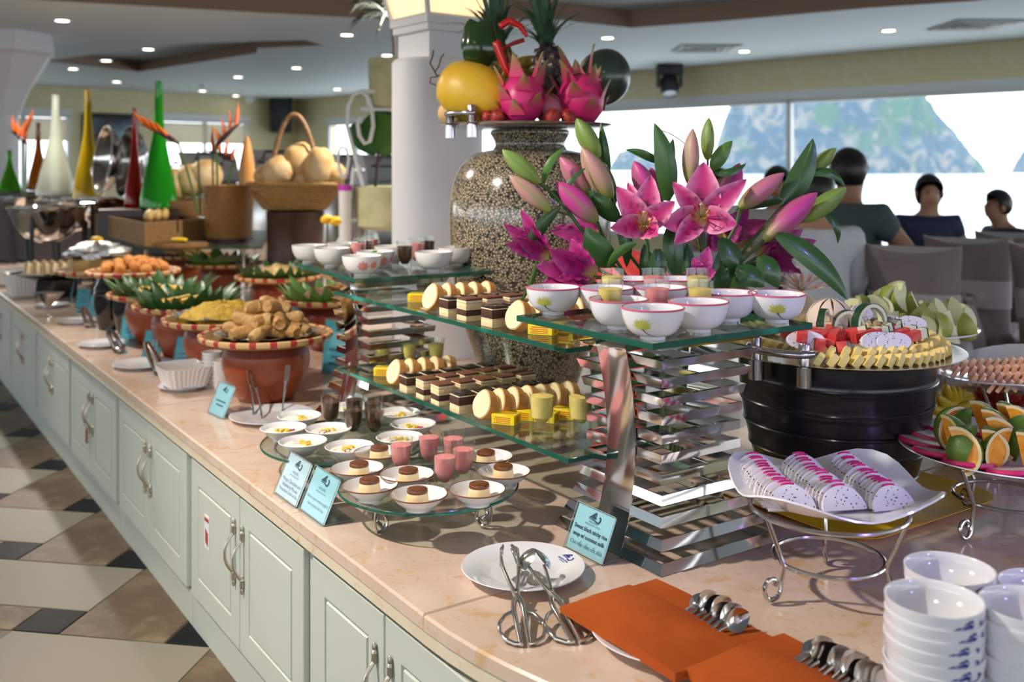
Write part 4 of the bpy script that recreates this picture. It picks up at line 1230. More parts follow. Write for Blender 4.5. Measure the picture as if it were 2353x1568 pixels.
# watermelon sticks with rind
ws = thing('watermelon_stick', 'red watermelon stick with pale rind on the steel tray', 'watermelon')
b = MB(); b.box((0, 0, .010), (.055, .017, .020)); b.build('flesh', M['wmelon'], ws, smooth=0)
b = MB(); b.box((.036, 0, .010), (.017, .017, .020)); b.build('rind', M['wrind'], ws, smooth=0)
b = MB(); b.box((.0462, 0, .010), (.0035, .0172, .0202)); b.build('skin', M['wskin'], ws, smooth=0)
for i, (px, py, rz, ti) in enumerate([(2000, 762, 20, -25), (2030, 768, 20, -25), (2065, 772, 20, -25), (2090, 778, 22, -25), (1985, 750, 24, -22), (2040, 735, 35, -50), (2010, 742, 15, -40), (1935, 778, 50, -20), (1918, 770, 60, -20), (1905, 762, 65, -25), (1945, 768, -20, -30), (1960, 776, 80, -8), (1880, 765, 200, -10), (1865, 760, 180, -15), (1890, 756, 150, -15), (1820, 765, 120, -10)]):
    Y = 2.16 + .05*((i*7) % 4)/4
    p = dp(px, py+8, Y); p.z = min(max(p.z, TZ+.018), TZ+.045); ti = ti*.45
    place(ws, p, 0, None, 'watermelon sticks on the steel tray', rot=(Rz(R(rz)) @ Ry(R(ti))).to_euler())
# cubes of watermelon
wc = MB(); wc.rbox((0, 0, .010), (.022, .024, .024), .002); wcm = wc.mesh('watermelon_cube', M['wmelon'])
for i, (px, py) in enumerate([(1880, 790), (1905, 792), (1922, 785), (1935, 798), (1860, 778), (1890, 775), (1842, 772)]):
    o = obj('watermelon_cube', wcm); p = dp(px, py, 2.12 + .02*(i % 3)); p.z = max(TZ+.006, p.z-.01); o.location = p; o.rotation_euler = (.2, .1, i); tag(o, 'small red watermelon cube on the steel tray', 'watermelon', 'watermelon cubes on the steel tray')
# dark rind curls
for i, (px, py, rz, s) in enumerate([(1950, 735, 0, 1.0), (1998, 728, 25, 1.25), (1893, 728, 60, .9)]):
    b = MB(); rows = []
    for k in range(15):
        a = R(190*k/14); rows.append([(.034*math.cos(a), -.008, .034*math.sin(a)), (.034*math.cos(a), .008, .034*math.sin(a)), (.028*math.cos(a), .008, .028*math.sin(a)), (.028*math.cos(a), -.008, .028*math.sin(a)), (.034*math.cos(a), -.008, .034*math.sin(a))])
    t = thing('rind_curl', ['dark watermelon rind arch in front of the carved pomelo', 'long watermelon rind arch behind the red sticks', 'folded dark rind leaning on the carved pomelo'][i], 'garnish', dp(px, py+14, 2.20), R(rz))
    t.scale = (s, s, s)
    b.quadgrid([r[1:4] for r in rows]); b.quadgrid([[r[3], r[0]] for r in rows]); b.build('pale_inside', M['wrind'], t, smooth=60)
    b = MB(); b.quadgrid([[(x*1.03, y*1.02, z*1.03) for x, y, z in r[:2]] for r in rows]); b.build('skin', M['wskin'], t, smooth=60)
# dragon fruit pieces on the tray
for i, (px, py, rz, ti) in enumerate([(2088, 748, 30, 55), (1850, 782, 10, 80), (2010, 785, 40, 78), (2050, 786, 30, 78), (1975, 722, 60, 60)]):
    t = thing('dragon_fruit_piece', ['white seeded dragon fruit slice propped at the back of the steel tray', 'pale dragon fruit strip beside the tube handle', 'pale dragon fruit strip under the red sticks', 'pale dragon fruit block next to the red sticks', 'dragon fruit slice beside the carved pomelo'][i], 'dragon fruit', dp(px, py, 2.13 if py > 770 else 2.26))
    t.location.z = max(t.location.z, TZ+.03); t.rotation_euler = (R(ti), 0, R(rz-20))
    b = MB(); b.lathe([(.001, 0), (.040, 0), (.040, .009), (.001, .009)], 24, sy=.5); b.build('flesh', M['dragon'], t, smooth=30)
# carved pomelo
t = thing('carved_pomelo', 'peeled pomelo with carved white petals over orange flesh', 'pomelo', dp(1908, 735, 2.27)); t.location.z = TZ+.070; t.scale = (1.08, 1.08, 1.08)
b = MB(); b.ell((0, 0, 0), (.045, .045, .043), 20, 12); b.build('flesh', mat('orange_flesh', (.52, .17, .03), .5, n=(20, (.7, .35, .12), .45, .65)), t, smooth=180)
for k in range(9):
    b = MB(); a0 = 2*PI*k/9; rows = []
    for i in range(9):
        el = R(-30 + 118*i/8); w_ = .36*math.cos(el)**.0*(1-abs(i-3.5)/9)
        rows.append([(.0495*math.cos(el)*math.cos(a0+q*w_), .0495*math.cos(el)*math.sin(a0+q*w_), .0475*math.sin(el)) for q in (-1, -.5, 0, .5, 1)])
    b.quadgrid(rows); b.build('peel_petal', mat('pith', (.80, .66, .55), .6) if k == 0 else bpy.data.materials['pith'], t, smooth=180)

# ---- wire stands for the plates
def wire_stand(label, loc, feet, ring_r, ring_z, top_r, top_z, r=.0042):
    t = thing('wire_stand', label, 'stand', loc)
    b = MB(); b.tube([(ring_r*math.cos(2*PI*k/36), ring_r*math.sin(2*PI*k/36), ring_z) for k in range(36)], r, 8, closed=True); b.build('lower_ring', M['wire'], t)
    b = MB(); b.tube([(top_r*math.cos(2*PI*k/48), top_r*math.sin(2*PI*k/48), top_z) for k in range(48)], r, 8, closed=True); b.build('upper_ring', M['wire'], t)
    for a in feet:
        a = R(a); d = Vector((math.cos(a), math.sin(a), 0))
        b = MB(); pts = [d*top_r + Vector((0, 0, top_z)), d*(ring_r*1.03) + Vector((0, 0, ring_z))]
        R0 = .020; c = d*(ring_r+.030) + Vector((0, 0, R0*1.1+r))
        for i in range(14):
            q = R(165 + 330*i/13 + 0); rr = R0*(1-.3*i/13)
            pts.append(c + d*(rr*math.cos(q)) + Vector((0, 0, rr*1.1*math.sin(q))))
        pts.append(c + d*(-R0*.3)+Vector((0, 0, R0*.15)))
        b.tube(pts, r, 8); b.build('scroll_leg', M['wire'], t)
    return t
wire_stand('wire stand with scroll feet under the dragon fruit plate', (.560, 1.765, CT), (205, 330, 75), .095, .060, .135, .148)
def square_plate(name, label, loc, rz, a, rim_up, corner_up, m_=None):
    t = thing(name, label, 'plate', loc, rz)
    b = MB(); n = 40; rings = []
    def ring(f, z, cz_):
        o = []
        for k in range(n):
            q = 2*PI*k/n; c_, s_ = math.cos(q), math.sin(q)
            e = 3.2; rr = a*f/((abs(c_)**e+abs(s_)**e)**(1/e))
            cor = abs(math.sin(2*q))**2
            o.append((rr*c_, rr*s_, z + cz_*cor))
        return o
    rings = [ring(.45, 0, 0), ring(.55, .001, 0), ring(.8, .010, corner_up*.3), ring(1, rim_up, corner_up), ring(.992, rim_up+.003, corner_up), ring(.78, .014, corner_up*.3), ring(.5, .006, 0), ring(.1, .0055, 0)]
    b.loft(rings, True, True); b.build('body', m_ or M['ceramic'], t, smooth=60)
    return t
DZ = CT+.153
square_plate('square_plate', 'white square plate with upturned corners holding dragon fruit rows', (.572, 1.785, DZ), R(4), .170, .018, .030)
ds = thing('dragon_fruit_slice', 'half-moon dragon fruit slice with magenta tip in the three rows', 'dragon fruit')
prof = [(.041*math.cos(PI*k/16), .044*math.sin(PI*k/16)) for k in range(17)]
b = MB(); b.loft([[(x, -.0030, z) for x, z in prof], [(x, .0030, z) for x, z in prof]], True, True); b.build('flesh', M['dragon'], ds, smooth=30)
b = MB(); pr2 = [(.0455*math.cos(R(76+28*k/5)), .0475*math.sin(R(76+28*k/5))) for k in range(6)]; pr3 = [(.041*math.cos(R(104-28*k/5)), .044*math.sin(R(104-28*k/5))) for k in range(6)]
b.loft([[(x, -.0032, z) for x, z in pr2+pr3], [(x, .0032, z) for x, z in pr2+pr3]], True, True); b.build('rind_tip', M['magenta'], ds, smooth=0)
for r_ in range(3):
    f = Vector((.478+.088*r_, 1.700, 0)); bk = Vector((.462+.088*r_, 1.885, 0))
    for k in range(14):
        q = k/13; p = f.lerp(bk, q)
        zz_ = DZ+.0075 + .004*(abs(q-.5)*2)**2
        place(ds, (p.x + rnd.uniform(-.002, .002), p.y, zz_), 0, 'half-moon dragon fruit slice with magenta tip in the row ' + ('beside the mirror-bar tower', 'between the two other rows', 'beside the orange plate')[r_], 'dragon fruit slices in three rows', rot=(Rz(R(8 + rnd.uniform(-6, 6))) @ Rx(R(-30 + rnd.uniform(-4, 4)))).to_euler(), scale=(rnd.uniform(.94, 1.03), 1.25, rnd.uniform(.93, 1.03)))

# ---- orange wedges plate
OZ = CT+.150
OCt = Vector((1.035, 2.06, OZ))
wire_stand('wire stand with scroll feet under the orange wedge plate', (1.02, 2.06, CT), (210, 300, 100), .10, .070, .14, .146)
t = thing('round_plate', 'white round plate of orange wedges ringed with dragon fruit', 'plate', OCt)
b = MB(); b.lathe([(.13, 0), (.14, 0), (.20, .012), (.222, .020), (.2215, .0225), (.2, .0155), (.14, .005), (.001, .005)], 56, cap0=True); b.build('body', M['ceramic'], t, smooth=60)
dr = thing('dragon_fruit_round', 'flat dragon fruit round with magenta rind on the orange plate rim', 'dragon fruit')
b = MB(); b.lathe([(.001, .011), (.046, .011), (.046, 0)], 28); b.build('flesh', seeds('seedy_dragon_flesh', (.62, .60, .66), 260, .22, .30), dr, smooth=30)
b = MB(); b.lathe([(.046, .0112), (.050, .0105), (.051, .004), (.046, 0)], 28); b.build('rind', M['magenta'], dr)
for i in range(14):
    a = 2*PI*i/14+.2
    p = OCt + Vector((.172*math.cos(a), .172*math.sin(a), .0135))
    place(dr, p, 0, None, 'dragon fruit rounds on the orange plate', rot=(Rz(a) @ Ry(R(-9)) @ Rx(R(5))).to_euler())
M['oflesh'] = mat('orange_segment', (.80, .30, .02), .3, n=(70, (.85, .42, .05), .45, .65), coat=.3, sss=.1)
M['opith'] = mat('orange_pith', (.80, .66, .36), .5)
M['oskin'] = mat('green_orange_skin', (.055, .14, .012), .35, n=[(5, (.12, .17, .02), .5, .7)], bump=(140, .5, .003))
ow = thing('orange_wedge', 'green-skinned orange wedge standing on the round plate', 'orange')
def wedge(b, r_, a0, a1, n=10, inner=None):
    pass
rows = []
n = 12
outer_ = lambda a, e, r_: Vector((r_*math.cos(e)*math.sin(a), -r_*math.cos(e)*math.cos(a), r_*math.sin(e)*1.05))
A0, A1 = R(-32), R(32); rr = .046
b = MB(); b.quadgrid([[outer_(A0+(A1-A0)*j/6, -PI/2+PI*i/n, rr) for j in range(7)] for i in range(n+1)]); b.build('skin', M['oskin'], ow, smooth=180)
for a, nm in ((A0, 'a'), (A1, 'b')):
    b = MB()
    arc = [outer_(a, -PI/2+PI*i/n, rr*.995) for i in range(n+1)]; arc2 = [outer_(a, -PI/2+PI*i/n, rr*.86) for i in range(n+1)]
    b.quadgrid([arc, arc2]); b.build('pith', M['opith'], ow, smooth=0)
    b = MB(); ctr = Vector((0, 0, 0)); b.add(arc2+[ctr], [(i, i+1, n+1) for i in range(n)]); b.build('flesh', M['oflesh'], ow, smooth=0)
for i, (px, py, rz, ti) in enumerate([(2175, 1040, -30, 8), (2200, 1005, -10, 10), (2245, 995, 10, 10), (2268, 1000, -20, 5), (2225, 1060, 25, 12), (2262, 1060, 10, 10), (2285, 1045, 35, 10), (2310, 1060, -10, 8), (2330, 1005, 15, 8), (2300, 995, -15, 8), (2350, 1040, 20, 8), (2345, 1075, -5, 10), (2200, 1060, 0, 18), (2230, 1020, 40, 8), (2380, 1010, 0, 5), (2400, 1060, 10, 5), (2440, 1030, 30, 5)]):
    q = (i*37 % 10)/10
    Y = {0: 1.98, 1: 2.05, 2: 2.10, 3: 2.04, 4: 1.955, 5: 1.94, 6: 1.965, 7: 1.93, 8: 2.06, 9: 2.10, 10: 1.98, 11: 1.92, 12: 1.935, 13: 2.03, 14: 2.08, 15: 1.98, 16: 2.04}[i]
    x = (px-CX)*Y/FP
    place(ow, (x, Y, OZ+.060 - (.012 if py > 1050 else 0)), 0, None, 'orange wedges on the round plate', rot=(Rz(R(rz+[75, -95, 60, 110, -80, 100][i % 6])) @ Ry(R(ti*(-1)**i)) @ Rx(R(-18))).to_euler())

# ---- papaya plate on a tall wire stand
PZ = CT+.225
wire_stand('tall wire stand under the papaya plate', (1.285, 2.46, CT), (200, 320, 90), .10, .09, .16, .222)
square_plate('square_plate', 'white upturned plate of orange papaya slices', (1.285, 2.46, PZ), R(20), .255, .02, .020)
pp = thing('papaya_slice', 'pale orange papaya slice fanned on the upturned plate', 'papaya')
b = MB(); rows = []
for k in range(13):
    a = R(180*k/12); rows.append([(.042*math.cos(a), -.004, .024*math.sin(a)), (.042*math.cos(a), .004, .024*math.sin(a))])
b.quadgrid(rows); b.add([r[0] for r in rows], [tuple(range(13))]); b.add([r[1] for r in rows], [tuple(reversed(range(13)))]); b.add([rows[0][0], rows[0][1], rows[-1][1], rows[-1][0]], [(0, 1, 2, 3)])
b.build('flesh', mat('papaya_flesh', (.80, .42, .22), .4, n=(30, (.84, .52, .30), .4, .6), sss=.15), pp, smooth=30)
for r_ in range(4):
    for k in range(20):
        x = 1.10 + .022*k - .012*r_; y = 2.30 + .066*r_ + .004*k
        place(pp, (x, y, PZ+.013 + .010*r_*.3), 0, None, 'papaya slices fanned in rows', rot=(Rz(R(62)) @ Rx(R(38))).to_euler())

# ---- guava wedges plate on a post
t = thing('cake_plate', 'white raised plate of green guava wedges on a slim post', 'plate', (1.10, 2.82, CT))
GZ = .285
b = MB(); b.lathe([(.10, GZ), (.15, GZ+.004), (.205, GZ+.014), (.2055, GZ+.018), (.15, GZ+.008), (.001, GZ+.006)], 56, cap0=True); b.build('plate', M['ceramic'], t, smooth=60)
for a in (-40, 80, 200):
    b = MB(); b.tube([(.115*math.cos(R(a)), .115*math.sin(R(a)), 0), (.12*math.cos(R(a)), .12*math.sin(R(a)), GZ)], .004, 8); b.build('post', M['wire'], t)
M['guava_skin'] = mat('guava_skin', (.30, .34, .055), .45, n=(20, (.42, .45, .12), .45, .65))
gw = thing('guava_wedge', 'green guava wedge with white flesh on the raised plate', 'guava')
A0, A1 = R(-36), R(36); rr = .044
b = MB(); b.quadgrid([[outer_(A0+(A1-A0)*j/6, -PI/2+PI*i/n, rr) for j in range(7)] for i in range(n+1)]); b.build('skin', M['guava_skin'], gw, smooth=180)
b = MB()
for a in (A0, A1):
    arc = [outer_(a, -PI/2+PI*i/n, rr*.998) for i in range(n+1)]; b.add(arc+[Vector((0, 0, 0))], [(i, i+1, n+1) for i in range(n)])
b.build('flesh', mat('guava_flesh', (.72, .74, .42), .4), gw, smooth=0)
rnd = random.Random(21)
for i in range(34):
    lay = 0 if i < 19 else 1 if i < 30 else 2
    a = rnd.uniform(0, 2*PI); r_ = (.155 if lay == 0 else .10 if lay == 1 else .04) + rnd.uniform(-.02, .02)
    if lay == 0: a = 2*PI*i/19
    place(gw, (1.10+r_*math.cos(a), 2.82+r_*math.sin(a), CT+GZ+.036+.030*lay), 0, None, 'guava wedges on the raised plate', rot=(rnd.uniform(-.6, .6), rnd.uniform(-.8, .8), rnd.uniform(0, 6)))

# ---- basket of rambutans and a hand of bananas
M['cane'] = weave('split_cane', (.52, .34, .12), (.16, .08, .02), 70)
t = thing('fruit_basket', 'low woven cane basket of red rambutans behind the orange plate', 'basket', (1.42, 2.78, CT))
b = MB(); b.lathe([(.15, 0), (.19, .03), (.215, .09), (.220, .094), (.212, .092), (.18, .03), (.001, .012)], 40, cap0=True); b.build('body', M['cane'], t, smooth=40)
b = MB(); b.tube([(.217*math.cos(2*PI*k/40), .217*math.sin(2*PI*k/40), .093) for k in range(40)], .007, 8, closed=True); b.build('rim', M['cane'], t)
M['ramb'] = mat('rambutan_skin', (.27, .012, .012), .5, n=(40, (.52, .06, .03), .45, .65))
rb = thing('rambutan', 'hairy red rambutan heaped in the cane basket', 'rambutan')
def rambutan(parent):
    b = MB(); b.ell((0, 0, 0), (.020, .020, .023), 12, 8); b.build('skin', M['ramb'], parent, smooth=180)
    b = MB(); rr_ = random.Random(2)
    for k in range(90):
        z = 1-2*(k+.5)/90; a = k*2.39996; q = math.sqrt(1-z*z); d_ = Vector((q*math.cos(a), q*math.sin(a), z)); e = d_.orthogonal().normalized()*.0012
        p0 = Vector((d_.x*.019, d_.y*.019, d_.z*.022)); tip = p0 + d_*.011 + Vector((rr_.uniform(-.003, .003), rr_.uniform(-.003, .003), rr_.uniform(-.003, .003)))
        f = d_.cross(e)
        b.add([p0+e, p0-e*.5+f, p0-e*.5-f, tip], [(0, 1, 3), (1, 2, 3), (2, 0, 3)])
    o = b.build('spines', M['ramb'], parent, smooth=0); o['kind'] = 'stuff'
rambutan(rb)
for i in range(30):
    lay = 0 if i < 18 else 1
    a = i*2.4; r_ = (.165 if lay == 0 else .10)*math.sqrt(((i*13) % 18+1)/18)
    place(rb, (1.42+r_*math.cos(a), 2.78+r_*math.sin(a), CT+.075+.035*lay + (.02 if r_ < .08 else 0)), i, None, 'rambutans in the cane basket')
M['banana'] = mat('banana_skin', (.55, .38, .03), .45, n=(16, (.12, .07, .02), .60, .68))
for i in range(6):
    b = MB(); pts = []; rs = []
    for k in range(11):
        q = -1+2*k/10; pts.append((.075*q, .0, .03*q*q)); rs.append(.0165*(1-abs(q)**5*.75))
    b.tube(pts, rs, 8)
    o = b.build('banana', M['banana'], smooth=60); o.location = (1.19+.012*i, 2.72+.014*i, CT+.115-.016*abs(i-2)); o.rotation_euler = (.6, .15*i, R(20+9*i)); tag(o, 'yellow banana with dark flecks behind the ribbed bucket', 'banana', 'bananas behind the bucket')
# ================================================================ speckled floor vase with its fruit tray
VY = 3.21; VX = (1218-CX)*VY/FP
def crackle(name, c1, c2, scale):
    m = bpy.data.materials.new(name); m.use_nodes = True
    nt = m.node_tree; N = nt.nodes; L = nt.links; p = N['Principled BSDF']
    p.inputs['Roughness'].default_value = .16; p.inputs['Coat Weight'].default_value = .5; p.inputs['Coat Roughness'].default_value = .12
    tc = N.new('ShaderNodeTexCoord'); v = N.new('ShaderNodeTexVoronoi'); v.feature = 'DISTANCE_TO_EDGE'; v.inputs['Scale'].default_value = scale
    L.new(tc.outputs['Object'], v.inputs['Vector'])
    r = N.new('ShaderNodeMapRange'); r.inputs[1].default_value = .10; r.inputs[2].default_value = .20; L.new(v.outputs['Distance'], r.inputs[0])
    mx = N.new('ShaderNodeMix'); mx.data_type = 'RGBA'; L.new(r.outputs[0], mx.inputs[0]); mx.inputs[6].default_value = (*c2, 1); mx.inputs[7].default_value = (*c1, 1)
    L.new(mx.outputs[2], p.inputs['Base Color'])
    return m
M['vase'] = crackle('eggshell_mosaic', (.50, .40, .27), (.018, .018, .016), 120)
t = thing('floor_vase', 'tall urn with beige eggshell mosaic on black standing on the counter', 'vase', (VX, VY, CT))
k_ = VY/FP
prof = [(.11, 0), (.135, .002)]
for y, r_ in [(905, 100), (854, 118), (806, 134), (765, 147), (720, 160), (650, 175), (561, 184), (500, 186), (473, 185), (420, 178), (385, 163), (365, 148), (352, 124), (347, 100), (344, 84)]:
    prof.append((r_*k_, CH-(y-HY)*k_-CT))
b = MB(); b.lathe(prof, 64, cap0=True); b.build('belly', M['vase'], t, smooth=70)
b = MB(); b.lathe([(r_*k_, CH-(y-HY)*k_-CT) for y, r_ in [(345, 86), (335, 80), (325, 82), (315, 87), (308, 92), (302, 91), (299, 86)]] + [(80*k_, CH-(310-HY)*k_-CT)], 64); b.build('neck', M['vase'], t, smooth=70)
UZ = CH-(297-HY)*k_
UC = Vector(((1206-CX)*k_, VY, UZ))
t = thing('fruit_tray', 'steel tray with tube handles on top of the mosaic urn', 'tray', UC)
b = MB(); b.lathe([(.001, .0), (.10, 0), (.255, .004), (.280, .012), (.282, .014), (.278, .0155), (.25, .008), (.001, .003)], 72); b.build('disc', M['steel'], t)
for s in (-13, 13):
    a = R(218+s); b = MB(); b.lathe([(.014, -.038), (.017, -.038), (.017, .0), (.013, .0), (.013, .058), (.011, .061), (.001, .061)], 20, c=(.258*math.cos(a), .258*math.sin(a), .006), cap0=True); b.build('post', M['handle_metal'], t, smooth=40)
b = MB(); pts = []
for k in range(13):
    q = -1+2*k/12; a = R(218+q*16); r_ = .259 + .020*(1-q**4); pts.append((r_*math.cos(a), r_*math.sin(a), .042))
b.tube(pts, .008, 10); b.build('handle_bar', M['handle_metal'], t)
UT = UZ+.006

def lump(name, label, cat, c, r_, m_, rot=None, jit=.04, seed=0, prof=None, group=None):
    o = MB(); o.ell((0, 0, 0), r_, 24, 14, jit=jit, seed=seed); oo = o.build(name, m_, smooth=180); oo.location = c
    if rot: oo.rotation_euler = rot
    return tag(oo, label, cat, group)
# yellow melon: pear-shaped, with dried tendrils
t = thing('yellow_melon', 'large yellow netted melon with dried tendrils on the urn tray', 'melon', dp(1095, 217, 3.10)); t.rotation_euler = (0, R(24), R(-8))
M['melon'] = mat('melon_skin', (.62, .36, .018), .42, n=[(6, (.70, .44, .03), .4, .65), (34, (.55, .32, .05), .60, .72, 3)], bump=(40, .15))
b = MB(); b.M = Ry(R(90))
b.lathe([(.001, -.125), (.035, -.122), (.062, -.108), (.082, -.075), (.093, -.03), (.094, .01), (.086, .055), (.070, .092), (.045, .122), (.02, .137), (.001, .140)], 32); b.build('body', M['melon'], t, smooth=180)
b = MB(); b.tube([(-.124, 0, .01), (-.14, .0, .004), (-.158, 0, .018), (-.175, 0, .03), (-.178, .003, .055), (-.182, 0, .072)], .003, 6)
b.tube([(-.150, 0, .01), (-.146, 0, .035), (-.150, 0, .06), (-.146, 0, .075)], .0026, 6)
b.tube([(-.135, 0, .002), (-.155, 0, -.01), (-.150, 0, -.026), (-.125, 0, -.025)], .0024, 6); b.build('tendril', mat('dry_stem', (.10, .055, .02), .7), t)
lump('pale_melon', 'small pale yellow melon under the big one on the urn tray', 'melon', Vector(((1047-CX)*3.2/FP, 3.2, UT+.046)), (.058, .05, .046), mat('pale_melon_skin', (.66, .40, .13), .5, n=(10, (.7, .5, .25), .45, .65)))
# green pepper-like papaya
t = thing('green_pepper', 'dark green lobed pepper set on the yellow melon', 'pepper', dp(1098, 110, 3.13))
M['gpep'] = mat('green_pepper_skin', (.018, .050, .010), .2, n=(3.5, (.20, .09, .01), .66, .78), coat=.4)
b = MB(); rings = []
for i in range(15):
    q = i/14; z = -.062+.128*q; rr = .066*(math.sin(PI*(.14+.80*(1-q)*.9+.06))**.55)*(1-.20*q)
    ring = []
    for j in range(36):
        a = 2*PI*j/36; f = 1+.09*math.cos(3*a+PI/2*0)+.0
        ring.append((rr*f*math.cos(a), rr*f*.85*math.sin(a), z + (.018*abs(math.cos(1.0*a)) if q > .8 else 0)))
    rings.append(ring)
top = rings[-1]
for f, dz in ((.72, .012), (.42, .010), (.12, -.012)):
    rings.append([(p_[0]*f, p_[1]*f, .066 + dz + .016*abs(p_[0]/.05)*f*1.6) for p_ in top])
b.loft(rings, True, True); b.build('body', M['gpep'], t, smooth=180)
# watermelon
lump('watermelon', 'dark green watermelon at the edge of the urn tray', 'watermelon', dp(1387, 178, 3.28), (.088, .085, .096), mat('dark_melon_skin', (.012, .022, .016), .3, n=(7, (.03, .055, .035), .45, .65), coat=.3), rot=(0, R(25), 0), jit=.01)
# pineapple with crown
def pineapple(label, c, hr, hz, m_, crown_h, crown_leaves, tilt=0, lean=0, seed=1):
    t = thing('pineapple', label, 'pineapple', c); t.rotation_euler = (0, R(lean), 0)
    b = MB(); b.ell((0, 0, 0), (hr*.96, hr*.96, hz), 20, 12); b.build('core', m_, t, smooth=180)
    b = MB(); rows_ = 9
    for i in range(1, rows_):
        el = -PI/2+PI*i/rows_; n_ = max(5, int(11*math.cos(el)+.5))
        for j in range(n_):
            a = 2*PI*(j+.5*(i % 2))/n_; d_ = Vector((math.cos(el)*math.cos(a), math.cos(el)*math.sin(a), math.sin(el)))
            p = Vector((d_.x*hr, d_.y*hr, d_.z*hz)); u_ = d_.cross(Vector((0, 0, 1))).normalized(); w_ = u_.cross(d_)
            s = hr*.25
            b.add([p+u_*s, p+w_*s*1.1, p-u_*s, p-w_*s*1.1, p+d_*s*.75], [(0, 1, 4), (1, 2, 4), (2, 3, 4), (3, 0, 4)])
    o = b.build('eyes', m_, t, smooth=60); o['kind'] = 'stuff'
    rr_ = random.Random(seed)
    for k in range(crown_leaves):
        b = MB(); a = k*2.4; q = k/crown_leaves; out = (.02+.15*(1-q)**1.2)*rr_.uniform(.8, 1.2); up = crown_h*(.35+.65*q)*rr_.uniform(.85, 1.1)
        d_ = Vector((math.cos(a), math.sin(a), 0)); s_ = Vector((-math.sin(a), math.cos(a), 0)); rows = []
        for i in range(8):
            e = i/7; p = d_*(.010+out*e**1.5) + Vector((0, 0, hz*.92 + up*(e - .45*(1-q)*e**3.2))); w_ = .016*(1-e)**.7+.0006
            rows.append([p-s_*w_+d_*.003, p, p+s_*w_+d_*.003])
        b.quadgrid(rows); b.build('crown_leaf', M['pine_leaf'], t, smooth=180)
    return t
M['pine_leaf'] = mat('pineapple_leaf', (.045, .105, .055), .4, n=(8, (.10, .17, .11), .4, .7))
M['dark_pine'] = mat('purple_black_pineapple', (.040, .022, .030), .35, n=(20, (.12, .075, .08), .45, .7))
pineapple('purple-black pineapple with upright grey-green crown', dp(1262, 165, 3.20), .052, .092, M['dark_pine'], .30, 30, lean=-6)
pineapple('brown pineapple behind the green pepper', dp(1150, 165, 3.34), .06, .09, mat('brown_pineapple', (.12, .07, .02), .5, n=(20, (.2, .12, .03), .5, .7)), .34, 30, lean=-5, seed=5)
# dragon fruits
M['dragon_skin'] = mat('pink_dragon_skin', (.62, .02, .17), .4, vcol=True)
def dragonfruit(label, c, r_, h, seed, lean):
    t = thing('dragon_fruit', label, 'dragon fruit', c); t.rotation_euler = (0, R(lean), seed)
    b = MB(); b.col = (.60, .02, .16)
    b.lathe([(.001, -h*.5), (r_*.5, -h*.47), (r_*.85, -h*.30), (r_, -h*.02), (r_*.9, h*.25), (r_*.6, h*.42), (r_*.2, h*.5)], 24); b.build('body', M['dragon_skin'], t, smooth=180, vcol=True)
    rr_ = random.Random(seed)
    for k in range(17):
        b = MB(); z = -.42+.95*k/16; a = k*2.4+seed; rad = r_*math.sqrt(max(.05, 1-(z*1.75)**2)) if z < .3 else r_*.55*(1.05-z)*1.6
        d_ = Vector((math.cos(a), math.sin(a), 0)); s_ = Vector((-math.sin(a), math.cos(a), 0)); p0 = d_*rad*.9+Vector((0, 0, z*h)); ln = h*(.26+.42*max(0, z+.1))*rr_.uniform(.9, 1.15); rows = []; cols = []
        for i in range(6):
            e = i/5; p = p0 + d_*(.010+.020*e*(1-.55*max(0, z)) + .010*e*e) + Vector((0, 0, ln*e)); w_ = r_*.40*(1-e)**.8+.0006
            cc_ = (.60-.42*e**1.3, .03+.24*e**1.3, .15-.10*e)
            rows.append([p-s_*w_-d_*.006, p, p+s_*w_-d_*.006]); cols += [cc_]*3
        b.quadgrid(rows, cols); b.build('scale_leaf', M['dragon_skin'], t, smooth=180, vcol=True)
    return t
dragonfruit('pink dragon fruit with green-tipped scales beside the yellow melon', dp(1200, 228, 3.00), .068, .150, 1, 4)
dragonfruit('pink dragon fruit with green-tipped scales beside the watermelon', dp(1335, 228, 3.06), .072, .155, 4, 14)
lump('star_apple', 'round mauve star apple between the two dragon fruits', 'star apple', Vector(((1262-CX)*3.05/FP, 3.05, UT+.050)), (.046, .046, .048), mat('mauve_skin', (.50, .14, .21), .45))
for i, (px, Y) in enumerate([(1143, 2.97), (1270, 2.965), (1304, 2.975), (1120, 3.02)]):
    place(rb, ((px-CX)*Y/FP, Y, UT+.022), i, 'hairy red rambutan at the foot of the fruit on the urn', 'rambutans on the urn tray')
for i in range(4):
    b = MB(); pts = []; rs = []
    for k in range(11):
        q = -1+2*k/10; pts.append((.085*q, .0, -.035*q*q)); rs.append(.019*(1-abs(q)**5*.75))
    b.tube(pts, rs, 8); o = b.build('banana', M['banana'], smooth=60); o.location = dp(1205, 150+18*i-8, 3.26+.02*i); o.rotation_euler = (0, R(-14+5*i), R(10)); tag(o, 'freckled banana stacked behind the dragon fruit on the urn', 'banana', 'bananas on the urn tray')
M['chili'] = mat('red_chili', (.52, .008, .008), .2, coat=.5)
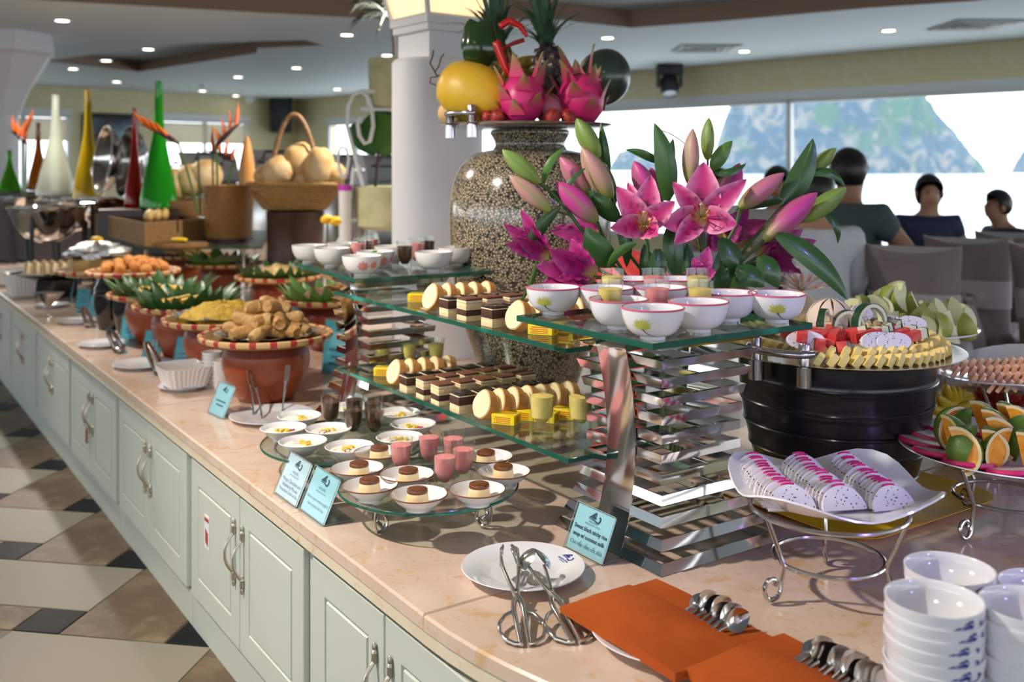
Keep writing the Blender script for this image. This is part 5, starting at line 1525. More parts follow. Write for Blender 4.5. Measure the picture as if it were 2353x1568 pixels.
for i, (pts_, r0, lab) in enumerate([([(1140, 95), (1152, 130), (1165, 165), (1182, 185)], .013, 'long red chili lying against the green pepper'), ([(1148, 62), (1170, 48), (1195, 60), (1212, 85)], .012, 'curved red chili over the brown pineapple'), ([(1205, 92), (1180, 100), (1155, 112)], .008, 'thin red chili behind the bananas'), ([(1370, 158), (1355, 172), (1345, 188)], .010, 'red chili tip in front of the watermelon'), ([(1268, -20), (1276, 4), (1262, 18)], .010, 'red chili standing in the pineapple crown')]):
    b = MB(); P = [dp(x, y, [3.02, 3.12, 3.22, 3.12, 3.26][i]) for x, y in pts_]; n = len(P)
    fine = []
    for k in range(n-1):
        for s in range(4): fine.append(P[k].lerp(P[k+1], s/4))
    fine.append(P[-1])
    b.tube(fine, [r0*(1-.75*(k/len(fine))**3) for k in range(len(fine))], 10); tag(b.build('red_chili', M['chili'], smooth=180), lab, 'chili')

# ================================================================ the lilies
LB = dp(1585, HY, 2.50); LB.z = CT
t = thing('flower_vase', 'clear glass cylinder vase holding the pink lilies', 'vase', LB)
b = MB(); b.lathe([(.001, 0), (.07, 0), (.075, .004), (.078, .34), (.085, .40), (.083, .40), (.074, .34), (.070, .012), (.001, .010)], 32); b.build('glass', M['glass'], t, smooth=50)
b = MB(); b.lathe([(.001, .011), (.069, .013), (.0725, .22), (.001, .22)], 32); b.build('water', thin_glass('vase_water', (.82, .92, .84), .02, 1.33), t, smooth=50)
M['petal'] = mat('lily_petal', (.6, .05, .3), .45, vcol=True, sss=.12)
M['leaf'] = mat('lily_leaf', (.020, .075, .016), .32, n=(9, (.035, .11, .02), .35, .65), coat=.15)
M['leaf_light'] = mat('lily_leaf_young', (.06, .16, .022), .35, n=(9, (.09, .21, .035), .35, .65))
M['stem'] = mat('lily_stem', (.055, .13, .025), .45)
M['anther'] = mat('lily_anther', (.42, .07, .01), .7)
M['filament'] = mat('lily_filament', (.42, .45, .10), .5)
CAMP = Vector((0, 0, CH))
def bez(a, c, d_, n): return [(a*(1-i/n)**2 + c*2*(i/n)*(1-i/n) + d_*(i/n)**2) for i in range(n+1)]
def petal(parent, P0, P1, P2, width, axis, tipc=(.80, .20, .45), midc=(.50, .006, .16), edge=(.84, .36, .56), basec=(.62, .55, .12), curl=.25, name='petal'):
    b = MB(); n = 14; C_ = bez(P0, P1, P2, n); rows = []; cols = []
    rr_ = random.Random(int(P2.x*1e4) & 1023)
    for i, p in enumerate(C_):
        s = i/n; tg = (C_[min(i+1, n)]-C_[max(i-1, 0)]).normalized(); sd = tg.cross(axis)
        if sd.length < 1e-4: sd = tg.orthogonal()
        sd.normalize(); nm = sd.cross(tg).normalized()
        w_ = width*.5*(math.sin(PI*min(1, .10+.90*s**.82))**.8)*(1 if s < .97 else .25) + .0006
        for j in range(9):
            q = -1+j/4
            wob = .0035*math.sin(9*s*PI+j)*abs(q)
            rows_p = p + sd*(w_*q) + nm*(w_*curl*(q*q-.4) + wob)
            if j == 0: rows.append([])
            rows[-1].append(rows_p)
            e = abs(q)**2.2; bs = max(0, 1-s/.22)
            c_ = [midc[k]*(1-e)+edge[k]*e for k in range(3)]
            sh = .25*max(0, s-.5); c_ = [c_[k]*(1-sh)+tipc[k]*sh for k in range(3)]
            if abs(q) < .15: c_ = [c_[0]*.92+.02, c_[1]*.9, c_[2]*.9]
            c_ = [c_[k]*(1-bs)+basec[k]*bs for k in range(3)]
            if .18 < s < .62 and rr_.random() < .16 and abs(q) < .8: c_ = [x*.45 for x in c_]
            cols.append(tuple(c_))
    b.quadgrid(rows, cols); return b.build(name, M['petal'], parent, smooth=180, vcol=True)
def lily(parent, throat, tips, Yt, depth, widths, axis=None, back=None, tone=0, stam=True):
    "flower: throat pixel, petal tip pixels with their own depth offsets"
    P0 = dp(*throat, Yt)
    f = bpy.data.objects.new('flower', None); COL.objects.link(f); f.parent = parent
    f.matrix_parent_inverse = Matrix.Translation(-Vector(parent.location))
    ax = axis or (CAMP-P0).normalized()
    mids = [(.50, .006, .155), (.36, .004, .15), (.27, .003, .12)][tone]
    for i, (tx, ty, dd) in enumerate(tips):
        P2 = dp(tx, ty, Yt+dd)
        P1 = P0*.55 + P2*.45 + ax*depth
        petal(f, P0, P1, P2, widths[i % len(widths)], ax, midc=mids, edge=[(.80, .30, .50), (.54, .06, .30), (.42, .03, .22)][tone])
    if stam:
        for k in range(6):
            a = R(60*k+20); e1 = ax.orthogonal().normalized(); e2 = ax.cross(e1)
            d_ = (ax*.062 + (e1*math.cos(a)+e2*math.sin(a))*.018 + Vector((0, 0, .012)))
            b = MB(); b.tube(bez(P0, P0+d_*.5+ax*.006, P0+d_, 6), .0012, 5); b.build('filament', M['filament'], f)
            b = MB(); b.ell(P0+d_, (.0022, .0022, .0085), 8, 6, M=Rz(a) @ Rx(R(50))); b.build('anther', M['anther'], f, smooth=180)
        b = MB(); b.tube(bez(P0, P0+ax*.04+Vector((0, 0, .01)), P0+ax*.072+Vector((0, 0, .03)), 8), .0017, 6); b.ell(P0+ax*.072+Vector((0, 0, .031)), (.0042, .0042, .003), 10, 6); b.build('pistil', mat('lily_pistil', (.50, .56, .32), .4) if 'lily_pistil' not in bpy.data.materials else bpy.data.materials['lily_pistil'], f)
    return f
def bud(parent, tip, base, w_px, Y, tone, dY=0.0):
    A = dp(*base, Y); B = dp(*tip, Y+dY); L_ = (B-A).length; ax = (B-A).normalized(); e1 = ax.orthogonal().normalized(); e2 = ax.cross(e1)
    w_ = w_px*Y/FP/2
    g0 = (.25, .36, .05); tops = {'g': (.20, .30, .07), 'gp': (.50, .27, .24), 'p': (.55, .16, .28), 'm': (.52, .05, .27)}[tone]
    ribs = {'g': (.13, .25, .03), 'gp': (.22, .30, .05), 'p': (.30, .28, .08), 'm': (.26, .20, .08)}[tone]
    rings = []; cols = []; n = 18
    b = MB()
    prof_ = [(0, .25), (.06, .5), (.18, .78), (.34, .97), (.5, 1.0), (.66, .90), (.8, .68), (.91, .40), (.97, .18), (1, .03)]
    for s, f in prof_:
        ring = []
        for j in range(n):
            a = 2*PI*j/n; tri = 1+.10*math.cos(3*a)
            ring.append(A + ax*(L_*s) + (e1*math.cos(a)+e2*math.sin(a))*(w_*f*tri))
            bl = max(0, 1-s*2.4); cc_ = [tops[k]*(1-bl)+g0[k]*bl for k in range(3)]
            if abs(math.cos(1.5*a)) < .30: cc_ = [cc_[k]*.35+ribs[k]*.65 for k in range(3)]
            cols.append(tuple(cc_))
        rings.append(ring)
    vs_ = [p for r in rings for p in r]; fs_ = []
    for i in range(len(rings)-1):
        for j in range(n): fs_.append((i*n+j, i*n+(j+1) % n, (i+1)*n+(j+1) % n, (i+1)*n+j))
    b.add(vs_, fs_, cols)
    o = b.build('bud', M['petal'], parent, smooth=180, vcol=True); o.matrix_parent_inverse = Matrix.Translation(-Vector(parent.location))
    return A
def leaf(parent, tip, base, w_px, Y, bend=0.0, light=False, dY=0.0, twist=0.0, sag=0.0):
    A = dp(*base, Y); B = dp(*tip, Y+dY); mid_ = (A+B)/2
    dirv = (B-A); side0 = dirv.cross(Vector((0, 1, 0))).normalized()
    C_ = bez(A, mid_ + side0*bend*dirv.length + Vector((0, -.02, sag)), B, 12)
    w_ = w_px*Y/FP/2; b = MB(); rows = []
    for i, p in enumerate(C_):
        s = i/12; tg = (C_[min(i+1, 12)]-C_[max(i-1, 0)]).normalized(); sd = tg.cross(Vector((0, 1, 0))).normalized(); nm = sd.cross(tg)
        sd = sd*math.cos(twist*s+.25) + nm*math.sin(twist*s+.25); nm = sd.cross(tg)
        ww = w_*math.sin(PI*min(1, .06+.94*s**.85))**.75 + .0005
        rows.append([p+sd*(ww*q)+nm*(abs(q)*ww*.28) for q in (-1, -.5, 0, .5, 1)])
    b.quadgrid(rows); o = b.build('leaf', M['leaf_light' if light else 'leaf'], parent, smooth=180); o.matrix_parent_inverse = Matrix.Translation(-Vector(parent.location))
    return o
def stalk(parent, pts, r_=.0045):
    P = pts; b = MB(); fine = []
    n = len(P)
    for k in range(n-1):
        p_, q_ = P[k], P[k+1]
        a_ = P[k-1] if k else p_; d_ = P[k+2] if k+2 < n else q_
        for s in range(6):
            t_ = s/6
            fine.append(.5*((2*p_) + (q_-a_)*t_ + (2*a_-5*p_+4*q_-d_)*t_**2 + (-a_+3*p_-3*q_+d_)*t_**3))
    fine.append(P[-1]); b.tube(fine, r_, 8); o = b.build('stem', M['stem'], parent, smooth=180); o.matrix_parent_inverse = Matrix.Translation(-Vector(parent.location)); return o
def stem_thing(label): return thing('lily_stem', label, 'lily', (LB.x, LB.y, CT+.02))
def root(dx=0.0): return [Vector((LB.x+dx, LB.y, CT+.03)), Vector((LB.x+dx*.6, LB.y-.01, CT+.36))]
W6 = [.062, .050, .062, .052, .058, .048]
# 1: the big open lily
s1 = stem_thing('lily stem with the widest open spotted pink flower and a green bud above')
stalk(s1, root(.02)+[dp(1625, 640, 2.46), dp(1615, 560, 2.44), dp(1611, 505, 2.42)])
lily(s1, (1611, 500), [(1618, 372, .02), (1546, 418, -.02), (1716, 412, -.02), (1694, 517, -.06), (1522, 518, -.05), (1549, 562, -.07)], 2.42, .035, [.088, .050, .058, .068, .070, .052])
A = bud(s1, (1629, 270), (1626, 368), 32, 2.52, 'g'); stalk(s1, [dp(1620, 600, 2.5), dp(1628, 470, 2.52), A], .003)
A = bud(s1, (1592, 295), (1586, 425), 40, 2.48, 'gp'); stalk(s1, [dp(1610, 580, 2.5), dp(1590, 480, 2.49), A], .003)
leaf(s1, (1683, 323), (1636, 392), 34, 2.50, .12, True); leaf(s1, (1714, 376), (1640, 398), 18, 2.48, -.2)
leaf(s1, (1702, 640), (1655, 548), 50, 2.40, .1); leaf(s1, (1560, 650), (1545, 515), 50, 2.42, -.05)
# 2: the open lily with rusty stamens
s2 = stem_thing('lily stem with the open deep pink flower showing rust-red stamens')
stalk(s2, root(-.02)+[dp(1500, 620, 2.44), dp(1488, 560, 2.42), dp(1480, 522, 2.40)])
lily(s2, (1480, 518), [(1496, 402, .02), (1417, 428, .0), (1403, 524, -.06), (1512, 541, -.08), (1551, 463, -.03), (1443, 418, .04)], 2.40, .022, [.066, .062, .058, .060, .056, .044], tone=0)
A = bud(s2, (1457, 370), (1505, 468), 50, 2.50, 'm'); A = bud(s2, (1495, 385), (1518, 470), 40, 2.52, 'm')
leaf(s2, (1503, 282), (1532, 462), 50, 2.47, -.10); leaf(s2, (1547, 318), (1538, 405), 24, 2.50, .1); leaf(s2, (1438, 344), (1510, 374), 20, 2.50, -.12)
leaf(s2, (1395, 618), (1462, 560), 22, 2.40, -.25, True); leaf(s2, (1500, 668), (1512, 572), 45, 2.38, .12); leaf(s2, (1440, 615), (1425, 495), 34, 2.46, .1)
b = MB(); b.tube(bez(dp(1518, 300, 2.5), dp(1545, 305, 2.5), dp(1575, 332, 2.5), 8), .0016, 6); o = b.build('bare_stalk', M['stem'], s2); o.matrix_parent_inverse = Matrix.Translation(-Vector(s2.location))
# 3: upper left buds
s3 = stem_thing('lily stem with two tall green buds in front of the urn')
stalk(s3, root(-.04)+[dp(1450, 590, 2.50), dp(1418, 490, 2.48), dp(1405, 452, 2.48)])
bud(s3, (1337, 338), (1405, 456), 52, 2.46, 'gp'); A = bud(s3, (1325, 272), (1376, 362), 46, 2.50, 'g'); stalk(s3, [dp(1408, 470, 2.49), dp(1392, 410, 2.5), A], .003)
leaf(s3, (1381, 282), (1396, 405), 24, 2.52, .03); leaf(s3, (1387, 372), (1412, 470), 22, 2.50, -.05); leaf(s3, (1352, 438), (1422, 508), 44, 2.46, .05); leaf(s3, (1348, 520), (1410, 612), 62, 2.42, .18)
# 4: left buds
s4 = stem_thing('lily stem with two slim green buds reaching furthest over the urn')
stalk(s4, root(-.05)+[dp(1440, 640, 2.46), dp(1350, 545, 2.44), dp(1285, 460, 2.44), dp(1240, 422, 2.44)])
bud(s4, (1154, 344), (1238, 421), 40, 2.42, 'g'); A = bud(s4, (1171, 403), (1264, 485), 40, 2.40, 'gp'); stalk(s4, [dp(1310, 495, 2.44), dp(1285, 488, 2.43), A], .003)
leaf(s4, (1297, 340), (1249, 422), 18, 2.46, .25, True); leaf(s4, (1196, 606), (1285, 478), 30, 2.40, -.12); leaf(s4, (1192, 700), (1236, 592), 12, 2.42, .12, True); leaf(s4, (1300, 470), (1262, 440), 22, 2.45, .1)
# 5: pink buds left
s5 = stem_thing('lily stem with two pink buds and a half-open flower beside the urn')
stalk(s5, root(-.03)+[dp(1460, 660, 2.44), dp(1400, 570, 2.46), dp(1372, 510, 2.46)])
bud(s5, (1287, 361), (1358, 448), 48, 2.50, 'p'); bud(s5, (1277, 418), (1372, 510), 52, 2.44, 'm')
lily(s5, (1372, 545), [(1262, 530, .0), (1320, 478, .03), (1275, 520, .04)], 2.48, -.01, [.045, .05, .04], axis=Vector((-.7, -.6, .2)), tone=1, stam=False)
leaf(s5, (1345, 386), (1290, 440), 12, 2.44, .05)
# 6: far-left nodding lilies
s6 = stem_thing('lily stem with a nodding pink flower low over the bowls')
stalk(s6, root(-.05)+[dp(1480, 690, 2.40), dp(1410, 645, 2.38), dp(1364, 637, 2.36)])
lily(s6, (1364, 636), [(1230, 612, -.03), (1247, 652, -.03), (1312, 549, .0), (1262, 572, -.06), (1285, 640, -.08)], 2.36, .02, [.060, .055, .055, .06, .05], axis=Vector((-.6, -.7, .3)), tone=1, stam=False)
s7 = stem_thing('lily stem with a small curled pink flower against the urn')
stalk(s7, root(-.05)+[dp(1470, 670, 2.44), dp(1350, 610, 2.44), dp(1262, 588, 2.42)])
lily(s7, (1262, 588), [(1157, 514, -.02), (1161, 560, -.04), (1198, 482, .0), (1226, 515, -.05), (1190, 545, -.07)], 2.42, .012, [.042, .042, .046, .040, .044], axis=Vector((-.6, -.7, .3)), tone=1, stam=False)
# 8: right side
s8 = stem_thing('lily stem with the long magenta bud and a green bud behind it')
stalk(s8, root(.05)+[dp(1660, 650, 2.46), dp(1715, 590, 2.44), dp(1758, 550, 2.44)])
bud(s8, (1878, 443), (1755, 553), 54, 2.42, 'm'); A = bud(s8, (1945, 431), (1846, 508), 44, 2.46, 'g'); stalk(s8, [dp(1770, 560, 2.45), dp(1810, 530, 2.46), A], .003)
leaf(s8, (1948, 690), (1785, 540), 54, 2.38, .16); leaf(s8, (1925, 560), (1892, 488), 20, 2.46, .3); leaf(s8, (1790, 662), (1745, 590), 55, 2.38, .1); leaf(s8, (1758, 660), (1690, 620), 50, 2.36, .15)
s9 = stem_thing('lily stem with a broad leaf and the highest green bud by the diners')
stalk(s9, root(.05)+[dp(1690, 600, 2.52), dp(1775, 500, 2.52), dp(1862, 398, 2.52)])
bud(s9, (1922, 340), (1864, 396), 32, 2.52, 'g'); leaf(s9, (1868, 318), (1796, 470), 54, 2.50, -.12); leaf(s9, (1942, 432), (1858, 402), 22, 2.5, .45); leaf(s9, (1690, 484), (1800, 462), 26, 2.5, -.12)
s10 = stem_thing('lily stem with a slanting pink-green bud between leaves')
stalk(s10, root(.04)+[dp(1650, 600, 2.50), dp(1690, 520, 2.50), dp(1700, 478, 2.50)])
bud(s10, (1802, 398), (1698, 478), 44, 2.48, 'p'); bud(s10, (1700, 375), (1668, 475), 48, 2.53, 'm')
s11 = stem_thing('lily stem with a drooping magenta flower by the white shirt')
stalk(s11, root(.05)+[dp(1660, 660, 2.46), dp(1712, 610, 2.45), dp(1740, 592, 2.45)])
lily(s11, (1740, 592), [(1876, 553, .0), (1842, 628, -.02), (1845, 527, .03), (1800, 545, -.05), (1820, 600, -.05)], 2.45, .01, [.055, .05, .055, .05, .045], axis=Vector((.7, -.6, .2)), tone=2, stam=False)
s12 = stem_thing('lily stem with a dark magenta flower behind the widest one')
stalk(s12, root(.03)+[dp(1650, 640, 2.52), dp(1665, 560, 2.54)])
lily(s12, (1662, 545), [(1766, 508, .0), (1600, 560, .0), (1720, 480, .02), (1705, 520, -.03), (1640, 575, -.03)], 2.54, .02, [.05, .06, .055, .055, .05], tone=2, stam=False)
s13 = stem_thing('short lily stem with a small pink flower behind the mousse glasses')
stalk(s13, root(.02)+[dp(1612, 660, 2.36), dp(1612, 632, 2.34)])
lily(s13, (1612, 632), [(1628, 566, .0), (1645, 624, -.03), (1572, 628, -.03), (1592, 592, .0), (1590, 640, -.05)], 2.34, .012, [.036, .032, .034, .03, .03], tone=1, stam=False)
leaf(s13, (1690, 600), (1640, 670), 40, 2.40, .1); leaf(s13, (1405, 650), (1510, 690), 40, 2.42, -.1); leaf(s13, (1580, 560), (1590, 690), 50, 2.44, .1); leaf(s13, (1660, 560), (1640, 690), 50, 2.46, -.1); leaf(s13, (1330, 640), (1450, 700), 44, 2.44, .1); leaf(s13, (1480, 560), (1520, 700), 50, 2.48, .1); leaf(s13, (1740, 600), (1660, 700), 46, 2.5, .1)

# carved flower and watermelon carving beside the lilies
CF = dp(1842, 668, 2.62)
t = thing('carved_flower', 'white carved vegetable flower with red-tipped petals behind the bowls', 'garnish', CF)
M['cpetal'] = mat('carved_petal', (.8, .7, .6), .5, vcol=True)
for ring_, (n_, ln, el) in enumerate(((14, .075, 12), (12, .062, 38), (8, .048, 64))):
    for k in range(n_):
        a = 2*PI*k/n_ + ring_*.2; d_ = Vector((math.cos(a)*math.cos(R(el)), math.sin(a)*math.cos(R(el)), math.sin(R(el)))); sd = Vector((-math.sin(a), math.cos(a), 0)); b = MB(); rows = []; cols = []
        for i in range(5):
            e = i/4; w_ = .009*(1-e*.8)*(.5+e if e < .5 else 1); rows.append([d_*(ln*e)-sd*w_, d_*(ln*e)+Vector((0, 0, .004*e)), d_*(ln*e)+sd*w_]); cols += [(.82, .70-.35*(e > .7)*(k % 2), .58-.35*(e > .7)*(k % 2))]*3
        b.quadgrid(rows, cols); b.build('petal', M['cpetal'], t, smooth=180, vcol=True)
b = MB(); b.lathe([(.05, -(CF.z-CT)), (.052, -.06), (.03, -.02), (.001, 0)], 20, cap0=True); b.build('stand', mat('pale_squash', (.62, .52, .26), .6), t)
WC = dp(1455, 640, 2.86)
t = thing('watermelon_carving', 'carved red watermelon block behind the lily leaves', 'watermelon', (WC.x, WC.y, CT))
b = MB(); b.ell((0, 0, WC.z-CT-.05), (.12, .10, .13), 20, 12, jit=.12, seed=3); b.build('flesh', M['wmelon'], t, smooth=60)
b = MB(); b.lathe([(.10, 0), (.12, .10), (.13, WC.z-CT-.09), (.001, WC.z-CT-.08)], 24, cap0=True); b.build('rind', M['wskin'], t)
# ================================================================ terracotta pots with winnowing trays
M['terra'] = mat('terracotta', (.31, .058, .014), .33, n=(5, (.26, .044, .011), .4, .65), coat=.2)
M['terra_dark'] = mat('terracotta_band', (.17, .032, .018), .4)
M['tray_cane'] = weave('winnowing_cane', (.46, .25, .08), (.14, .06, .02), 95)
M['cane_red'] = mat('red_lacing', (.42, .03, .025), .55)
M['cane_pale'] = mat('pale_lacing', (.62, .40, .17), .55)
M['foil'] = mat('aluminium_foil', (.78, .79, .80), .22, metal=1.0, bump=(55, 1.0, .012))
def make_pot(label, h=.185, s=1.0):
    t = thing('terracotta_pot', label, 'pot')
    b = MB(); pr = [(.075, 0), (.088, .002), (.100, .02), (.122, .06), (.137, .10), (.1405, .125), (.138, .150)]
    b.lathe([(r_*s, z*h/.185) for r_, z in pr], 40, cap0=True); b.build('body', M['terra'], t, smooth=70)
    b = MB(); b.lathe([(r_*s, z*h/.185) for r_, z in [(.138, .150), (.131, .170), (.124, .180), (.128, .185), (.118, .185), (.112, .165)]], 40); b.build('collar', M['terra_dark'], t, smooth=70)
    return t
POT = make_pot('terracotta pot')
def make_tray(label, r_=.205):
    t = thing('winnowing_tray', label, 'tray')
    b = MB(); b.lathe([(.001, 0), (r_*.9, .001), (r_*.985, .020), (r_, .024), (r_*.97, .024), (r_*.88, .006), (.001, .004)], 48); b.build('woven_bottom', M['tray_cane'], t, smooth=50)
    b = MB(); n = 64
    for k in range(n):
        a0, a1 = 2*PI*k/n, 2*PI*(k+1)/n; b.mat = 1 if k % 3 == 0 else 0
        b.loft([[((r_+dx)*math.cos(a), (r_+dx)*math.sin(a), z) for dx, z in ((.004, .010), (.010, .017), (.009, .026), (.002, .029), (-.006, .024))] for a in (a0, a1)], closed=False)
    o = b.build('laced_rim', [M['cane_pale'], M['cane_red']], t, smooth=60)
    return t
TRAY = make_tray('woven tray')
M['bleaf'] = mat('cut_banana_leaf', (.022, .085, .016), .38, n=(14, (.045, .14, .03), .4, .65))
M['bleaf2'] = mat('fresh_leaf', (.09, .23, .03), .38, n=(14, (.13, .30, .05), .4, .65))
def leafy(name, m_, n=22, r_=.20, seed=0):
    rr_ = random.Random(seed); ms = []
    b = MB(); rows = []
    for i in range(6):
        e = i/5; w_ = .030*(1-e)**.8+.0008
        rows.append([(q*w_, .010*e + .020*e*e - abs(q)*.003, .004+.082*e) for q in (-1, -.5, 0, .5, 1)])
    b.quadgrid(rows); return b.mesh('leaf_point', m_, 180)
LEAF_D = leafy('leaf', M['bleaf']); LEAF_L = leafy('leaf', M['bleaf2'])
rnd = random.Random(17)
def pot_set(x, y, z0, lab_pot, lab_tray, leaves=None, n=26, tr=1.0, pot=True, arc=(0, 360)):
    if pot: place(POT, (x, y, z0), x, lab_pot, 'terracotta pots under the woven trays')
    tz = z0 + (.186 if pot else 0)
    t = place(TRAY, (x, y, tz), y, lab_tray, 'woven trays of hot food', scale=(tr, tr, 1))
    if leaves:
        for k in range(n):
            a = R(arc[0] + (arc[1]-arc[0])*k/n)
            o = obj('leaf_point', leaves, t); s = rnd.uniform(.8, 1.25)
            o.location = (.172*math.cos(a-t.rotation_euler.z)/1, .172*math.sin(a-t.rotation_euler.z), .012)
            o.rotation_euler = (R(rnd.uniform(-32, -8)), rnd.uniform(-.2, .2), a-t.rotation_euler.z-PI/2); o.scale = (s*1.1, s, s)
    return Vector((x, y, tz+.008))
p = lambda k: cu(1.665+.43*k, .345)
# ---- pot 1: spring rolls
c1 = pot_set(p(0).x, p(0).y, CT, 'terracotta pot under the spring roll tray', 'woven tray with red lacing heaped with spring rolls')
c1s = c1
b = MB(); rows = []
for i in range(12):
    rows.append([( .165*(i/11)*math.cos(2*PI*j/26)*(1+.06*noise.noise(Vector((i, j, 0)))), .165*(i/11)*math.sin(2*PI*j/26), .010 + .012*noise.noise(Vector((i*.9, j*.7, 3))) + (.012 if i > 9 else 0)) for j in range(27)])
b.quadgrid(rows); fm = b.mesh('foil_sheet', M['foil'], 60)
o = obj('foil_sheet', fm); o.location = c1; tag(o, 'crumpled foil under the spring rolls', 'foil')
M['roll'] = mat('fried_wrapper', (.48, .245, .07), .6, n=[(14, (.60, .37, .14), .4, .65), (50, (.33, .13, .03), .56, .70)], bump=(50, .8, .012))
rl = []
for s in range(3):
    b = MB(); rings = []
    for i in range(9):
        q = i/8; rr_ = .0215*(1+.12*noise.noise(Vector((q*4, s*7, 0))))*(1 if .02 < q < .98 else .8)
        rings.append([(-.048+.096*q, rr_*(1+.14*noise.noise(Vector((q*3, j*.9, s))))*math.cos(2*PI*j/12), rr_*(1+.14*noise.noise(Vector((q*3, j*.9, s+5))))*math.sin(2*PI*j/12)) for j in range(12)])
    rings.append([(.045, p_[1]*.35, p_[2]*.35) for p_ in rings[-1]]); rings.insert(0, [(-.045, p_[1]*.35, p_[2]*.35) for p_ in rings[0]])
    b.loft(rings, True, True); rl.append(b.mesh('spring_roll', M['roll'], 60))
rr_ = random.Random(9)
for k in range(30):
    lay = 0 if k < 14 else 1 if k < 24 else 2
    a = k*2.4; r_ = [.125, .082, .035][lay]*math.sqrt(rr_.uniform(.35, 1))
    o = obj('spring_roll', rl[k % 3]); o.location = c1 + Vector((r_*math.cos(a), r_*math.sin(a), .035+.034*lay)); o.rotation_euler = (rr_.uniform(0, 6), rr_.uniform(-.35, .35), rr_.uniform(0, 3.1))
    tag(o, 'golden fried spring roll in the laced tray', 'spring roll', 'spring rolls on the front pot')
# ---- pot 2: yellow rice
c2_ = pot_set(p(1).x, p(1).y, CT, 'terracotta pot under the yellow rice tray', 'woven tray with red lacing heaped with yellow rice')
o = obj('foil_sheet', fm); o.location = c2_; o.scale = (1.08, 1.08, 1.4); tag(o, 'crumpled foil around the yellow rice', 'foil')
b = MB(); rows = []
for i in range(22):
    q = i/21
    rows.append([(.165*q*math.cos(2*PI*j/48), .165*q*math.sin(2*PI*j/48), .014+.055*(1-q**2.2)+.016*noise.noise(Vector((q*6*math.cos(2*PI*j/48), q*6*math.sin(2*PI*j/48), 1)))+.006*noise.noise(Vector((i*1.7, j*1.9, 4)))) for j in range(49)])
b.quadgrid(rows); o = b.build('yellow_rice', mat('turmeric_rice', (.74, .44, .008), .6, n=[(60, (.55, .27, .006), .45, .65), (130, (.75, .52, .05), .5, .65)], bump=(160, 1, .006)), smooth=60); o.location = c2_; tag(o, 'heap of yellow turmeric rice', 'rice', kind='stuff')
# ---- pots 3 and 4: omelette slices in cut leaves
c3 = pot_set(p(2).x, p(2).y, CT, 'terracotta pot under the leaf-edged omelette tray next to the rice', 'woven tray edged with cut leaves holding omelette slices next to the rice', LEAF_D, 30)
c4 = pot_set(p(3).x, p(3).y, CT, 'terracotta pot under the leaf-edged tray beside the black jars', 'woven tray edged with cut leaves holding pale omelette beside the black jars', LEAF_D, 30)
M['omel'] = mat('omelette', (.62, .42, .08), .55, n=(30, (.40, .27, .06), .5, .68))
b = MB(); b.rbox((0, 0, .006), (.050, .032, .012), .003); om = b.mesh('omelette_slice', M['omel'])
for cc_, lab, g_ in ((c3, 'yellow omelette slice in the leaf-edged tray next to the rice', 'omelette slices next to the rice'), (c4, 'yellow omelette slice in the leaf-edged tray beside the black jars', 'omelette slices beside the black jars')):
    for k in range(26):
        a = k*2.4; r_ = .135*math.sqrt((k+1)/26); o = obj('omelette_slice', om); o.location = cc_ + Vector((r_*math.cos(a), r_*math.sin(a), .010+.030*(1-r_/.14))); o.rotation_euler = (rr_.uniform(-.25, .25), rr_.uniform(-.25, .25), rr_.uniform(0, 3)); tag(o, lab, 'omelette', g_)
# ---- second row
M['noodle'] = mat('fried_noodles', (.52, .34, .12), .6, n=[(30, (.68, .52, .25), .45, .6), (18, (.36, .20, .05), .58, .7)], bump=(60, 1, .01))
def heap(name, label, cat, c, r_, h, m_, seed):
    b = MB(); rows = []
    for i in range(14):
        q = i/13
        rows.append([(r_*q*math.cos(2*PI*j/32), r_*q*math.sin(2*PI*j/32), .004+h*(1-q**2)+.02*h/.05*noise.noise(Vector((q*5*math.cos(2*PI*j/32)+seed, q*5*math.sin(2*PI*j/32), seed)))) for j in range(33)])
    b.quadgrid(rows); o = b.build(name, m_, smooth=60); o.location = c; return tag(o, label, cat, kind='stuff')
ca = pot_set(-.755, 4.15, CT, 'terracotta pot behind the spring roll tray', 'woven tray edged with fresh leaves behind the far tower', LEAF_L, 22)
heap('grilled_meat', 'brown grilled meat in the tray edged with fresh leaves', 'meat', ca, .14, .05, mat('grilled_meat', (.14, .06, .03), .5, n=(25, (.3, .15, .07), .45, .65), bump=(30, 1, .01)), 1)
cb = pot_set(-1.165, 4.98, CT, 'terracotta pot under the noodle tray', 'woven tray edged with leaves holding fried noodles', LEAF_D, 24)
heap('fried_noodles', 'heap of fried noodles with yellow garnish', 'noodles', cb, .15, .06, M['noodle'], 2)
cc2 = pot_set(-1.63, 5.66, CT, 'terracotta pot under the foil-lined tray', 'woven tray holding a foil dish of stir-fry', LEAF_L, 22, arc=(30, 300))
heap('stir_fry', 'beige stir-fry in a foil dish', 'food', cc2, .15, .05, mat('stir_fry', (.58, .45, .28), .6, n=(25, (.36, .24, .1), .45, .65), bump=(40, 1, .01)), 3)
o = obj('foil_sheet', fm); o.location = cc2 + Vector((.04, -.05, .004)); o.scale = (.8, .8, 1.5); tag(o, 'crumpled foil dish under the stir-fry', 'foil')
cd = pot_set(-2.03, 6.2, CT, 'terracotta pot under the crackling tray', 'woven tray of fried sticks at the far wicker box')
for k in range(14):
    b = MB() if k == 0 else b
    if k == 0: b.tube([(-.06, 0, 0), (0, .004, .004), (.06, 0, 0)], .011, 6); sm = b.mesh('fried_stick', M['roll'])
    o = obj('fried_stick', sm); o.location = cd + Vector((rr_.uniform(-.1, .1), rr_.uniform(-.1, .1), .02+.014*(k % 3))); o.rotation_euler = (0, 0, rr_.uniform(0, 3)); tag(o, 'tan fried stick in the tray at the wicker box', 'snack', 'fried sticks')
